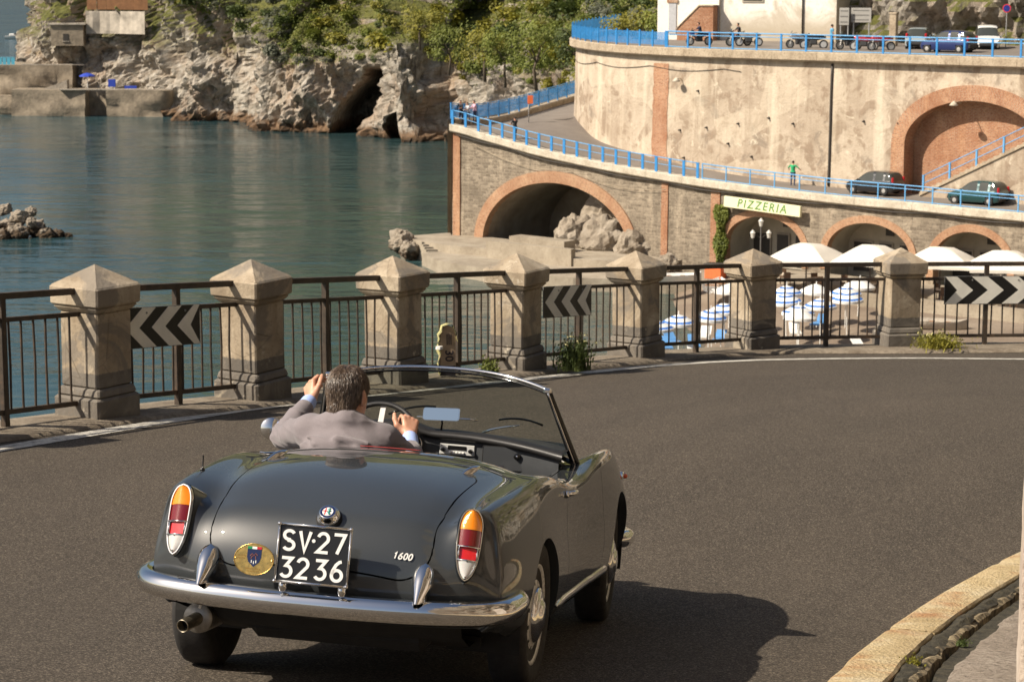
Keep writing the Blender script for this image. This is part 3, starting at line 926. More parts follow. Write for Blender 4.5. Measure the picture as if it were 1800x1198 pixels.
# coping: pale slab with overhang
def coping(path, s0, s1, zoff_top, th, o_out, o_in, mat, parent, nm, step=.8, zf=None):
    seg = empty(nm, parent=parent)
    zf = zf or (lambda s: path.at(s)[2])
    s = s0; k = 0
    r = random.Random(3)
    while s < s1 - .3:
        L = min(r.uniform(3.0, 4.2), s1 - s)
        m = MB(); G = []
        q = max(2, int(L / step))
        for i in range(q + 1):
            ss = s + .01 + (L - .02) * i / q
            row = []
            for o, dz in ((o_in, 0), (o_out - .04, 0), (o_out, -.05), (o_out, -th + .12), (o_out - .10, -th + .02), (o_out - .30, -th), (o_in, -th)):
                p = path.at(ss, o); row.append((p[0], p[1], zf(ss) + zoff_top + dz))
            G.append(row)
        m.grid(G, closed_v=True); nn_ = len(G[0])
        m.f.append(tuple(range(nn_))); m.f.append(tuple(range((len(G) - 1) * nn_, len(G) * nn_))[::-1]); m.m += [0, 0]
        me = m.mesh('coping_stone', mat); fix_normals(me); link('coping_stone', me, seg)
        s += L
coping(vp, -.0, vp.len, .02, .58, .42, -.35, M_COPE, viad, 'coping')
# service pipe under the coping
m = MB(); m.tube([(*vp.at(s, .22)[:2], vp.at(s)[2] - .66 - .05 * sin(s * .9)) for s in np.arange(.5, vp.len - 1, 1.0)], .045, 6); m.build('pipe', M_DARK, viad, smooth=True)
m = MB(); m.tube([(*vp.at(s, .24)[:2], vp.at(s)[2] - 1.0 - .5 * sin(pi * ((s - 2) % 9) / 9)) for s in np.arange(2, 20, .5)], .018, 5); m.build('cable', M_COPE2, viad, smooth=True)

# --- road on the viaduct and round the nose
m = MB()
A_, B_ = resample(catmull(NEAR, 8), 1.2), None
def pair(a, b, nv):
    a = catmull(a, 8); b = catmull(b, 8)
    k = min(len(a), len(b)); return [[tuple(np.array(a[i]) + (np.array(b[i]) - np.array(a[i])) * j / nv) for j in range(nv + 1)] for i in range(k)]
m.grid(pair([(x, y, z - .12) for x, y, z in NEAR], [(x, y, z - .12) for x, y, z in MID], 6))
G_ = [MID[0], MID[2], MID[3], (2.6, 172.4, 9.6), (4.85, 174.4, 9.72), (7.5, 186, 10.3), (12, 199, 11)]
m.grid(pair([(x, y, z - .12) for x, y, z in FAR], [(x, y, z - .12) for x, y, z in G_], 5))
low = m.build('lower_road', M_FASPH, smooth=True, kind='structure', fix=True)
# low kerb along the far side of that road
fp = Path([(x, y, z) for x, y, z in FAR], .25)
m = MB(); m.grid([[(*fp.at(s, o)[:2], fp.at(s)[2] + dz) for o, dz in ((-.35, .3), (.0, .3), (.12, .26), (.12, -.5))] for s in np.arange(.3, fp.len, .4)]); m.build('far_kerb', M_COPE2, smooth=False, kind='structure')
m = MB(); m.grid([[(*fp.at(s, o)[:2], z) for o, z in ((-.35, fp.at(s)[2] + .3), (-.4, -1.0))] for s in np.arange(0, fp.len, .5)]); m.build('seaward_wall', M_STONE, label='stone wall on the seaward side of the hairpin road nose', cat='wall')

# --- blue railings
def railing(path, s0, s1, zf, sp, h, off, label, mats, post=(.10, .05), rails=((1.0, .035), (.55, .022)), infill=None, name='blue_railing'):
    root = empty(name, (0, 0, 0), None, label, 'railing')
    ns = max(1, int(round((s1 - s0) / sp)))
    pm = None
    for k in range(ns + 1):
        s = s0 + (s1 - s0) * k / ns
        p = path.at(s, off); t = path.tan(s)
        if pm is None:
            mb_ = MB(); mb_.box((0, 0, h / 2), (post[0], post[1], h)); mb_.box((0, 0, h), (post[0] * 1.25, post[1] * 1.3, .06)); pm = mb_.mesh('post', mats[0])
        link('post', pm, root, (p[0], p[1], zf(s)), (0, 0, math.atan2(t[1], t[0])))
    for hz, r in rails:
        m = MB(); m.tube([(*path.at(s, off)[:2], zf(s) + h * hz) for s in np.linspace(s0, s1, max(ns * 2, 2) + 1)], r, 6); m.build('rail', mats[1], root, smooth=True)
    if infill:
        for k in range(ns):
            a, b = s0 + (s1 - s0) * k / ns + .08, s0 + (s1 - s0) * (k + 1) / ns - .08
            m = MB(); c = max(2, int((b - a) / infill))
            for i in range(c):
                s = a + (b - a) * (i + .5) / c; p = path.at(s, off); t = path.tan(s)
                m.box((p[0], p[1], zf(s) + h * .53), (infill * .62, .015, h * .80), Matrix.Rotation(math.atan2(t[1], t[0]), 3, 'Z'))
            p = m.build('mesh_panel', mats[0], root, kind='stuff')
    return root
zc_ = lambda s: vp.at(s)[2] + .02
railing(vp, .15, vp.sx(12.6), zc_, 1.18, 1.02, .18, 'bright blue railing along the viaduct edge from the nose to above the great arch', (M_BLUE, M_BLUE2), post=(.20, .07))
railing(vp, vp.sx(12.9), vp.len - .5, zc_, 1.95, 1.02, .18, 'thin blue railing along the viaduct edge above the restaurant arches', (M_BLUE2, M_BLUE2), post=(.07, .06), rails=((1.0, .04), (.78, .025), (.06, .03)))
railing(fp, .2, fp.len - .3, lambda s: fp.at(s)[2] + .3, 1.9, 1.15, -.15, 'blue mesh railing on the seaward side of the hairpin nose', (M_BLUE, M_BLUE2), post=(.16, .08), infill=.115)

# --- great retaining wall and the upper road
WB = [(9.5, 196, 10.8), (7.0, 186, 10.3), (5.2, 178.5, 9.9), (4.91, 174.4, 9.72), (5.93, 169.74, 8.62), (7.47, 166.09, 8.14), (9.96, 162.59, 7.64), (14.23, 157.93, 7.0), (21.29, 151.76, 6.56), (25.93, 147.75, 6.46), (32.14, 142.4, 6.55), (39, 136.4, 6.4), (47, 129.4, 6.3)]
wp = Path(WB, .25)
TOPZ = lambda s: 15.15 - .45 * smoothstep(wp.sx(5.6), wp.sx(14), s)
wroot = empty('great_retaining_wall', (0, 0, 0), None, 'tall stained beige retaining wall with brick arch recess below the upper road', 'wall')
NI = (wp.sx(29.35), 4.95, 9.55, 3.0)
bat = lambda s, z: .022 * (13 - z) + .05 * mnoise.noise(Vector((s * .35, z * .35, 1.0)))
wall_with_openings('plaster_face', wp, 0, wp.len, lambda s: wp.at(s)[2] - .5, TOPZ, .3, [arch_sd(*NI)], M_PLASTER, wroot, off=bat)
arch_ring(wp, *NI, .98, .20, wroot, mat=M_BRICK, depth=.5, jamb=3.4)
soffit(wp, *NI, 1.05, 6.0, wroot, M_BRICK, M_BRICK, name='recess')
coping(wp, 0, wp.len, 0, .66, .46, -.5, M_COPE2, wroot, 'coping', zf=lambda s: TOPZ(s) + .64)
# exposed brick strip, joint, conduit, weep holes, small weeds
def wall_patch(s0, s1, z0, z1, o, mat, nm):
    m = MB(); U = []; G = []
    for i in range(7):
        s = s0 + (s1 - s0) * i / 6
        row = []
        for j in range(15):
            z = z0 + (z1 - z0) * j / 14
            e = .12 * mnoise.noise(Vector((s * 3, z * 2, 9))) if i in (0, 6) else 0
            p = wp.at(s + e, bat(s, z) + o); row.append((p[0], p[1], z)); U.append((s, z))
        G.append(row)
    m.grid(G); me = m.mesh(nm, mat); uv_mesh(me, U); return link(nm, me, wroot)
sb = wp.sx(10.05)
wall_patch(sb, sb + 1.55, 7.2, 14.2, .03, M_BRICK, 'brick_strip')
sj = wp.sx(21.25)
m = MB(); m.tube([(*wp.at(sj, bat(sj, z) + .06)[:2], z) for z in np.linspace(6.5, 14.6, 12)], .085, 8); m.build('drain_pipe', M_DARK, wroot, smooth=True)
m = MB(); m.tube([(*wp.at(s, bat(s, 14) + .05)[:2], 14.0 - .25 * sin(pi * ((s - wp.sx(6)) % 7) / 7)) for s in np.arange(wp.sx(6), wp.sx(16), .5)], .022, 5); m.build('cable', M_DARK, wroot, smooth=True)
r = random.Random(8)
hole = MB(); hole.lathe([(.09, -.02), (.09, .012), (.06, .012), (.055, -.2), (0, -.2)], (0, 0, 0), 10, axis='y'); holem = hole.mesh('weep_hole', M_DARK)
for X, z in ((11.9, 9.6), (13.6, 9.9), (15.6, 10.3), (17.5, 10.8), (12.2, 7.7), (16.5, 8.1), (19, 10.5), (15.0, 8.9), (23.2, 10.9), (25.2, 10.9), (8.3, 10.2), (6.9, 12.2), (13.0, 12.4)):
    s = wp.sx(X); p = wp.at(s, bat(s, z)); t = wp.tan(s)
    link('weep_hole', holem, wroot, (p[0], p[1], z), (0, 0, math.atan2(t[1], t[0])))
# metal hoop bracket and lamps with their shadows
def lamp(s, z, arm, label):
    root = empty('wall_lamp', (*wp.at(s, .0)[:2], z), (0, 0, math.atan2(*wp.tan(s)[::-1])), label, 'lamp')
    m = MB(); m.tube([(0, 0, 0), (0, -.35 * arm, .12), (0, -arm, .1)], .035, 6); m.build('arm', M_COPE2, root)
    m = MB(); m.lathe([(.04, .2), (.10, .14), (.30, -.06), (.27, -.10), (.12, -.02), (0, -.02)], (0, -arm, 0), 14); m.build('shade', M_COPE, root, smooth=True)
lamp(wp.sx(28.6), 12.35, .9, 'pale wall lamp at the crown of the brick recess')
lamp(wp.sx(11.9), 13.1, .55, 'small pale lamp on the great wall near the brick strip')
# stair flank in front of the recess, with blue handrail
st0, st1 = wp.sx(26.9), wp.sx(34.8)
sroot = empty('stair_ramp', (0, 0, 0), None, 'plastered stair flank climbing right across the brick recess', 'stairs')
m = MB(); U = []; G = []
zst = lambda s: 6.45 + (s - st0) * .485
for i in range(24):
    s = st0 + (st1 + 4 - st0) * i / 23
    row = []
    for o, z in ((-.3, zst(s)), (.95, zst(s)), (.95, 6.2)):
        p = wp.at(s, o); row.append((p[0], p[1], z)); U.append((s, z + o))
    G.append(row)
m.grid(G); me = m.mesh('flank_wall', M_PLASTER); uv_mesh(me, U); link('flank_wall', me, sroot)
m = MB()
for i in range(30):
    s = st0 + .2 + i * .40; a = math.atan2(*wp.tan(s)[::-1]); p = wp.at(s, .40)
    m.box((p[0], p[1], zst(s) + .06), (.40, 1.1, .17), Matrix.Rotation(a, 3, 'Z'))
m.build('steps', M_COPE2, sroot, kind='stuff')
m = MB(); m.grid([[(*wp.at(s, o)[:2], zst(s) + dz) for o, dz in ((.80, .0), (.80, .14), (1.05, .14), (1.05, -.06), (.95, -.06))] for s in np.linspace(st0, st1 + 4, 24)]); m.build('stringer', M_COPE2, sroot)
railing(wp, st0 + .2, st1 + 3, zst, 1.85, 1.15, .9, 'light blue handrail on the stair flank at the right', (M_BLUE2, M_BLUE2), post=(.11, .11), rails=((1.0, .03), (.55, .03)), name='stair_handrail')

# upper road and its railings
UPB = [(14, 197), (11, 189), (9.5, 181), (9.4, 179), (11, 178), (13, 177.5), (16, 176.5), (20, 174.5), (26, 171.5), (31, 168), (38, 163), (46, 157), (54, 150)]
m = MB()
a = [(*wp.at(s, -.3)[:2], TOPZ(s) + .42) for s in np.linspace(0, wp.len, 60)]
ub = resample(catmull(UPB, 8), .5); ub = [tuple(ub[int(round(i * (len(ub) - 1) / 59))]) for i in range(60)]
m.grid([[tuple(np.array(p) + (np.array((*q, 15.35)) - np.array(p)) * j / 5) for j in range(6)] for p, q in zip(a, ub)])
m.build('upper_road', M_FASPH, smooth=True, kind='structure', fix=True)
zu = lambda s: TOPZ(s) + .64
railing(wp, wp.sx(5.0) - 6, wp.sx(11.0), zu, 1.35, 1.12, .25, 'dense blue railing at the left corner of the upper road', (M_BLUE, M_BLUE2), post=(.12, .07), rails=((1.0, .04), (.78, .03), (.06, .03)), infill=.10)
railing(wp, wp.sx(11.1), wp.len - .3, zu, 2.02, 1.12, .25, 'open blue railing along the upper road in front of the parked motorcycles and cars', (M_BLUE, M_BLUE2), post=(.13, .08), rails=((1.0, .045), (.80, .03), (.06, .035)))
# sign post on the lower road by the far kerb
M_GALV = plain('galvanised', (.42, .42, .42), .5, .4)
M_ORANGE = plain('orange_sign', (.75, .16, .05), .5)
p0 = (1.25, 171.3, 9.3)
sr = empty('roadside_sign', p0, None, 'orange sign on a thin grey pole on the hairpin road', 'sign')
m = MB(); m.tube([(0, 0, 0), (0, 0, 2.1)], .04, 6); m.build('pole', M_GALV, sr, smooth=True)
m = MB(); m.box((.12, -.05, 1.8), (.42, .03, .62), None, .012); m.build('sign_plate', M_ORANGE, sr)
# ------------------------------------------------------------------ sea
n = NT('sea_water')
w1 = n.noise(1.0, 3, .55, n.mapped((.20, .42, 1), (0, 0, .12))); w2 = n.noise(.05, 4, .6, n.mapped((.6, 1.6, 1))); w3 = n.noise(1.0, 3, .6, n.mapped((.7, 1.5, 1)))
gx = n.ramp(n.math('ADD', n.math('DIVIDE', n.sep()[0], 90.0), .75), [(0.0, 0.0), (1.0, 1.0)])
deep = n.noise(.018, 4, .55)
c = n.mix(n.math('MULTIPLY', n.math('ADD', gx, deep), .55), (.020, .064, .090), (.038, .064, .050))
n.color(c).rough(.10); n.set(IOR=1.333, Specular_IOR_Level=.5)
calm = n.ramp(n.noise(.022, 3, .5, n.mapped((.5, 1.3, 1))), [(.38, .25), (.62, 1.0)])
b1 = n.bump(w2, .3, 2.0); b2 = n.bump(n.math('MULTIPLY', w1, calm), .85, .5, b1); n.bump(n.math('MULTIPLY', w3, calm), .6, .14, b2)
M_SEA = n.m
m = MB(); m.add([(-6000, -200, 0), (6000, -200, 0), (6000, 12000, 0), (-6000, 12000, 0)], [(0, 1, 2, 3)])
m.build('sea', M_SEA, kind='structure')

# ------------------------------------------------------------------ cliffs
n = NT('limestone')
geo = n.new('ShaderNodeNewGeometry')
z_ = n.sep()[2]
a = n.noise(.16, 7, .65); b = n.noise(1.1, 8, .72); f_ = n.noise(6, 6, .7); cr = n.voro(.8, 'DISTANCE_TO_EDGE', n.mapped((1, 1, .55), (0, .5, 0)))
c = n.ramp(b, [(.28, (.15, .122, .092)), (.43, (.31, .27, .215)), (.56, (.43, .39, .33)), (.70, (.60, .56, .495))])
c = n.mix(n.ramp(a, [(.48, 0.0), (.64, .6)]), c, (.38, .25, .16))
c = n.mix(n.ramp(n.noise(.35, 5, .6), [(.55, 0.0), (.7, .6)]), c, (.20, .175, .145))
c = n.mix(n.ramp(f_, [(.30, .75), (.46, 0.0)]), c, (.105, .088, .068))
wl = n.math('ADD', z_, n.math('MULTIPLY', n.math('SUBTRACT', b, .5), 2.6))
c = n.mix(n.ramp(wl, [(.012, 1.0), (.075, .75), (.16, 0.0)]) if False else n.ramp(n.math('DIVIDE', wl, 10.0), [(.03, 1.0), (.10, .8), (.17, 0.0)]), c, (.17, .095, .045))
c = n.mix(n.ramp(n.math('DIVIDE', wl, 10.0), [(.0, 1.0), (.055, 0.0)]), c, (.03, .022, .014))
up = n.sep(geo.outputs['Normal'])[2]
gmask = n.math('MULTIPLY', n.ramp(up, [(.12, 0.0), (.42, 1.0)]), n.ramp(n.math('ADD', n.math('DIVIDE', z_, 24.0), n.math('MULTIPLY', n.math('SUBTRACT', a, .5), .5)), [(.36, 0.0), (.52, 1.0)]))
c = n.mix(gmask, c, n.ramp(n.noise(2.0, 6, .7), [(.3, (.060, .066, .016)), (.6, (.14, .14, .030)), (.8, (.24, .21, .07))]))
n.color(c).rough(.93); c = n.mix(n.ramp(n.noise(1.0, 6, .65, n.mapped((.9, .9, .28), (0, .35, 0)), 1.0), [(.36, .75), (.44, 0.0)]), c, (.085, .07, .052)); n.color(c)
bb = n.bump(b, .9, .5); n.bump(f_, .8, .1, bb)
M_LIME = n.m
CB = [(-92, 520), (-88, 430), (-79, 360), (-73.5, 338), (-67.4, 330.5), (-57.9, 326), (-49.5, 319.5), (-46.2, 312.6), (-40, 309), (-36.6, 306.9), (-34.6, 295), (-30, 291), (-23.8, 289), (-20.5, 287.6), (-17.6, 282), (-16.4, 276.7), (-13.6, 273.6), (-8.9, 275), (-4.5, 267), (-.5, 253), (4.5, 236), (8, 222), (11.5, 211), (15.5, 204), (22, 200), (34, 196), (52, 190), (80, 182)]
cp_ = Path(CB, .36)
def zveg(X):
    return float(np.interp(X, [-60, -50, -40, -33, -27, -22, -18, -14, -9, -4, 2, 8, 14, 30], [20, 18, 15, 11.0, 9.2, 8.6, 10.8, 12.0, 10.0, 9.4, 9.8, 10.4, 11, 12]))
ns = len(cp_.P)
zl = list(np.arange(-1.2, 19.5, .36)) + [20.2, 21.4, 23, 25, 27.5, 31, 35, 40, 46, 54, 64]
cv = np.zeros((ns, len(zl), 3)); 
sc_cave = float(np.interp(-20.2, cp_.P[:, 0], cp_.L))
for i in range(ns):
    s = cp_.L[i]; px_, py_ = cp_.P[i, :2]; nx_, ny_ = cp_.N[i]
    zv = zveg(px_)
    big = mnoise.noise(Vector((s * .05, 0, 7.7))) * 2.2 - 2.6 * (1 - abs(mnoise.noise(Vector((s * .105, 3.3, .7))))) ** 5 + 1.2 * mnoise.noise(Vector((s * .22, 1.3, .2)))
    for j, z in enumerate(zl):
        zz = max(z, 0)
        back = .20 * min(zz, zv) + .95 * max(zz - zv, 0) + (.25 * max(2.0 - zz, 0) * -1)
        v = Vector((px_, py_ * .9, z))
        fr = mnoise.fractal(v * .17, 1.0, 2.1, 4) * 2.4
        rid = (1 - abs(mnoise.noise(Vector((s * .42 + z * .16, z * .20, 2.2))))) ** 2 * 1.9
        vd = mnoise.voronoi(Vector((s * .55, z * .42 + s * .12, py_ * .05)))[0]
        fac = (vd[1] - vd[0]) * 1.5
        vd2 = mnoise.voronoi(Vector((s * 1.5, z * 1.25, 4.4)))[0]
        fac2 = (vd2[1] - vd2[0]) * .60
        fine_ = mnoise.noise(v * 1.7) * .34 + mnoise.noise(v * 3.7) * .15
        amp = 1.0 if z < zv + 1 else .55
        d = big + (fr + rid + fac + fac2 + fine_) * amp - back - 2.3
        # sea cave: a tall dark slit, and a lower notch to its right
        cw = 1.15 - .09 * max(z - 2, 0) + .25 * mnoise.noise(Vector((0, 0, z * .5)))
        off = s - (sc_cave + .30 * (z - 3))
        k = smoothstep(1.25, .75, abs(off) / max(cw * 2.0, .05)) * smoothstep(8.8, 6.6, z)
        k2 = smoothstep(1.3, .7, abs(s - (sc_cave + 11.0)) / 2.2) * smoothstep(4.2, 2.6, z)
        cv[i, j] = (px_ + nx_ * d + 1.6 * k, py_ + ny_ * d + 14 * k + 7 * k2, z)
nz_ = len(zl)
I, J = np.meshgrid(np.arange(ns - 1), np.arange(nz_ - 1), indexing='ij')
fc = np.stack([I * nz_ + J, (I + 1) * nz_ + J, (I + 1) * nz_ + J + 1, I * nz_ + J + 1], -1).reshape(-1, 4)
me = np_mesh('cliffs', cv.reshape(-1, 3), fc, M_LIME, smooth=False)
link('cliffs', me, kind='structure')

# the hillside that closes the bay on the right, outside the frame
eh = Path([(60, 186), (68, 150), (80, 112), (90, 70), (92, 25), (80, -25)], 1.6)
G = []
for s in eh.L:
    row = []
    for z in np.concatenate([np.arange(-1, 30, 1.3), np.arange(31, 110, 4)]):
        v = Vector((s * .5, 11, z * .5)); vd = mnoise.voronoi(Vector((s * .16, z * .14, 5)))[0]
        d = mnoise.fractal(v * .22, 1, 2.1, 5) * 6 + (vd[1] - vd[0]) * 6 + mnoise.noise(v * 1.4) * 1.3 - .45 * z
        p = eh.at(s, d); row.append((p[0], p[1], z))
    G.append(row)
m = MB(); m.grid(G); m.build('eastern_hillside', M_LIME, kind='structure')

# ------------------------------------------------------------------ shrubs on the slope
def leaf_mat(name, lo, mid, hi, sc=.9):
    n = NT(name)
    a = n.noise(sc, 4, .7)
    oi = n.new('ShaderNodeObjectInfo')
    c = n.ramp(a, [(.3, lo), (.52, mid), (.72, hi)])
    c = n.mix(n.math('MULTIPLY', oi.outputs['Random'], .35), c, tuple(x * .55 for x in mid))
    n.color(c).rough(.65)
    tr = n.new('ShaderNodeBsdfTranslucent'); n.l(c, tr.inputs[0])
    mx = n.new('ShaderNodeMixShader'); mx.inputs[0].default_value = .3
    n.l(n.b.outputs[0], mx.inputs[1]); n.l(tr.outputs[0], mx.inputs[2]); n.l(mx.outputs[0], n.out.inputs[0])
    return n.m
M_LEAF = {'yellow': leaf_mat('spurge_leaf', (.12, .12, .016), (.26, .24, .028), (.38, .34, .045)),
          'green': leaf_mat('fresh_leaf', (.085, .11, .016), (.18, .21, .034), (.28, .30, .055)),
          'dark': leaf_mat('dark_leaf', (.036, .056, .013), (.080, .11, .026), (.135, .165, .042)),
          'grey': leaf_mat('grey_leaf', (.075, .085, .055), (.14, .15, .10), (.22, .225, .155))}
def bush_mesh(nm, mat, seed, n_leaf=420, leaf=.17, lobes=6, flat=.75):
    r = random.Random(seed)
    L = [(Vector((r.uniform(-.55, .55), r.uniform(-.5, .5), r.uniform(.05, .5) * flat)), r.uniform(.32, .6)) for _ in range(lobes)]
    vs = []; fs = []
    for k in range(n_leaf):
        c, R = r.choice(L)
        d = Vector((r.gauss(0, 1), r.gauss(0, 1), r.gauss(.25, 1))).normalized()
        p = c + d * R * (r.random() ** .35) * Vector((1, 1, flat)).length / 1.6
        if p.z < -.15: p.z = -.15 * r.random()
        nrm = (d * .7 + Vector((-.45, -.25, .55)) + Vector((r.uniform(-.6, .6), r.uniform(-.6, .6), r.uniform(-.4, .6)))).normalized()
        u = nrm.orthogonal().normalized(); u = Matrix.Rotation(r.uniform(0, 6.28), 3, nrm) @ u; w = nrm.cross(u)
        s = leaf * r.uniform(.6, 1.35)
        b = len(vs)
        vs += [p - u * s * .5, p + w * s * .38 + nrm * s * .06, p + u * s * .6, p - w * s * .38 + nrm * s * .06]
        fs.append((b, b + 1, b + 2, b + 3))
    m = MB(); m.add(vs, fs); return m.mesh(nm, mat)
BUSH = {k: [bush_mesh('hillside_shrub', M_LEAF[k], 10 * i + j, 460, .19, 7) for j in range(3)] for i, k in enumerate(('yellow', 'green', 'dark', 'grey'))}
SH_LABEL = {'yellow': 'yellow-green spurge cushion on the rocky slope above the sea', 'green': 'fresh green shrub on the rocky slope above the sea', 'dark': 'dark green shrub on the rocky slope above the sea', 'grey': 'grey-green shrub on the rocky slope above the sea'}
SH_GROUP = {k: k + ' shrubs on the far slope' for k in SH_LABEL}
r = random.Random(12)
cnt = {k: 0 for k in SH_LABEL}; placed = []; small = []
cand = []
for i in range(ns):
    for j, z in enumerate(zl):
        X = cv[i, j, 0]
        if z < 6 or z > 18.2 or X < -52 or X > 20: continue
        nz2 = mnoise.noise(Vector((X * .16, z * .22, 5.0)))
        dens = smoothstep(zveg(X) - 2.0, zveg(X) + 1.2, z + nz2 * 3)
        if r.random() < dens * .9: cand.append((i, j))
r.shuffle(cand)
for (i, j) in cand:
    p = cv[i, j]
    far_ = 1.0 if p[0] < -2 else .85
    size = (.9 + 1.35 * r.random() ** 1.6) * far_ * (1.45 if p[0] > -15 and p[2] > 11 else 1.0)
    if any((p[0] - q[0]) ** 2 + (p[1] - q[1]) ** 2 * .5 + (p[2] - q[2]) ** 2 < ((size + q[3]) * .52) ** 2 for q in placed): 
        continue
    placed.append((p[0], p[1], p[2], size))
    sel = mnoise.noise(Vector((p[0] * .12, p[2] * .16, 1.0))) + r.uniform(-.35, .35) + (.18 if p[0] > -14 else .06)
    k = 'yellow' if sel > .22 else 'green' if sel > -.08 else 'dark' if sel > -.32 else 'grey'
    if len(placed) > 296: break
    cnt[k] += 1
    o = link('hillside_shrub', r.choice(BUSH[k]), None, (p[0], p[1], p[2] - .12), (0, 0, r.uniform(0, 6.28)), label=SH_LABEL[k], cat='shrub', group=SH_GROUP[k])
    o.scale = (size, size, size * r.uniform(.75, 1.15))
# loose low scrub filling the gaps
sv = []; sf = []
for (i, j) in cand[:9000]:
    p = Vector(cv[i, j]) + Vector((r.uniform(-.4, .4), r.uniform(-.4, .4), r.uniform(-.1, .25)))
    for q in range(5):
        c_ = p + Vector((r.gauss(0, .22), r.gauss(0, .22), abs(r.gauss(0, .16))))
        nrm = Vector((r.gauss(0, 1), r.gauss(0, 1), r.gauss(.6, 1))).normalized(); u = nrm.orthogonal().normalized(); w = nrm.cross(u); s = r.uniform(.09, .2)
        b = len(sv); sv += [c_ - u * s, c_ + w * s * .7, c_ + u * s, c_ - w * s * .7]; sf.append((b, b + 1, b + 2, b + 3))
me = np_mesh('hillside_scrub', [tuple(v) for v in sv], sf, M_LEAF['green'], smooth=False)
link('hillside_scrub', me, label='low green scrub and grass covering the slope above the cliffs', cat='scrub', kind='stuff')

# ------------------------------------------------------------------ small trees at the corner of the upper road
M_BARK = plain('bark', (.11, .085, .06), .9, var=.3, scale=8, bump=.5)
def tree(loc, h, w, key, label, seed):
    r = random.Random(seed)
    loc = (loc[0], loc[1], loc[2] - h * .36)
    root = empty('small_tree', loc, None, label, 'tree')
    m = MB(); tips = []
    m.tube([(0, 0, -.5), (.05 * h * r.uniform(-1, 1), 0, h * .25), (.06 * h * r.uniform(-1, 1), .04 * h, h * .5)], [.09 * h * .35, .07 * h * .35, .05 * h * .35], 7)
    for k in range(6):
        a = k * 1.05 + r.uniform(-.3, .3); e = Vector((cos(a) * w * .32, sin(a) * w * .32, h * r.uniform(.5, .8)))
        m.tube([(0, 0, h * .36), tuple(e * .55 + Vector((0, 0, h * .2))), tuple(e)], [.012 * h, .008 * h, .004 * h], 5); tips.append(e)
    m.build('trunk', M_BARK, root, smooth=True)
    vs = []; fs = []
    cl = [(t + Vector((r.uniform(-.2, .2) * w, r.uniform(-.2, .2) * w, r.uniform(-.05, .22) * h)), r.uniform(.13, .24) * w) for t in tips for _ in range(4)]
    for t in tips: cl += [(Vector((t.x * 1.15, t.y * 1.15, h * r.uniform(.3, .5))), r.uniform(.14, .22) * w) for _ in range(2)]
    for _ in range(2300):
        c, R = r.choice(cl); d = Vector((r.gauss(0, 1), r.gauss(0, 1), r.gauss(0, 1))).normalized()
        p = c + d * R * r.random() ** .4; p.z = max(p.z, h * .22)
        nrm = (d * .7 + Vector((-.4, -.2, .5)) + Vector((r.uniform(-.6, .6), r.uniform(-.6, .6), r.uniform(-.4, .6)))).normalized(); u = nrm.orthogonal().normalized(); wv = nrm.cross(u); s = r.uniform(.07, .15)
        b = len(vs); vs += [p - u * s, p + wv * s * .7, p + u * s, p - wv * s * .7]; fs.append((b, b + 1, b + 2, b + 3))
    m = MB(); m.add(vs, fs); m.build('crown', M_LEAF[key], root)
for k, (X, Y, z, h, w, key, lb) in enumerate([
        (9.6, 186, 14.6, 4.6, 4.2, 'yellow', 'yellow-green tree behind the corner of the upper blue railing'),
        (12.2, 184, 14.9, 4.2, 3.6, 'green', 'green tree against the left side of the white house'),
        (5.6, 196, 13.2, 5.2, 3.8, 'dark', 'dark tree left of the corner of the upper railing'),
        (2.2, 205, 12.4, 5.5, 4.2, 'green', 'tall green tree on the slope left of the great wall'),
        (-2.6, 220, 12.4, 5.4, 4.6, 'yellow', 'broad yellow-green tree high on the middle slope'),
        (-.6, 212, 12.0, 4.6, 3.8, 'green', 'fresh green tree between the yellow tree and the dark tree'),
        (-6.5, 236, 12.0, 4.5, 4.4, 'green', 'green tree on the slope above the far rocks'),
        (-10.5, 262, 13.6, 4.6, 4.8, 'yellow', 'yellow-green tree at the top edge above the sea cave')]):
    tree((X, Y, z), h, w, key, lb, 40 + k)

# ------------------------------------------------------------------ boulders
def rock_mesh(nm, seed, mat, n=4, rough_=.26, sq=.5):
    b = bmesh.new(); bmesh.ops.create_icosphere(b, subdivisions=n, radius=1)
    for v in b.verts:
        d = v.co.normalized()
        m_ = max(abs(d.x), abs(d.y), abs(d.z)); f = 1 / (m_ ** sq)
        vo = mnoise.voronoi(d * 1.6 + Vector((seed, 0, 0)))[0]
        k = .72 + (vo[1] - vo[0]) * rough_ + mnoise.noise(d * 2.4 + Vector((0, seed, 0))) * .16 + mnoise.noise(d * 7 + Vector((0, 0, seed))) * .05
        v.co = d * f * k
    me = bpy.data.meshes.new(nm); b.to_mesh(me); b.free(); me.materials.append(mat)
    return me
n = NT('boulder_stone')
a = n.noise(1.3, 7, .68); b = n.noise(7, 6, .7); z_ = n.sep(n.new('ShaderNodeNewGeometry').outputs['Position'])[2]
c = n.ramp(a, [(.3, (.17, .135, .10)), (.5, (.28, .235, .18)), (.7, (.38, .33, .27))])
c = n.mix(n.ramp(b, [(.3, .7), (.47, 0.0)]), c, (.13, .105, .08))
wl = n.math('ADD', z_, n.math('MULTIPLY', n.math('SUBTRACT', a, .5), 3.0))
c = n.mix(n.ramp(wl, [(.55, 1.0), (1.0, 0.0)]), c, (.060, .038, .020))
n.color(c).rough(.92); bb = n.bump(b, .7, .06); n.bump(a, .7, .2, bb)
M_BOULD = n.m
ROCKS = [rock_mesh('boulder', 3.1 * k + 1, M_BOULD) for k in range(6)]
r = random.Random(4)
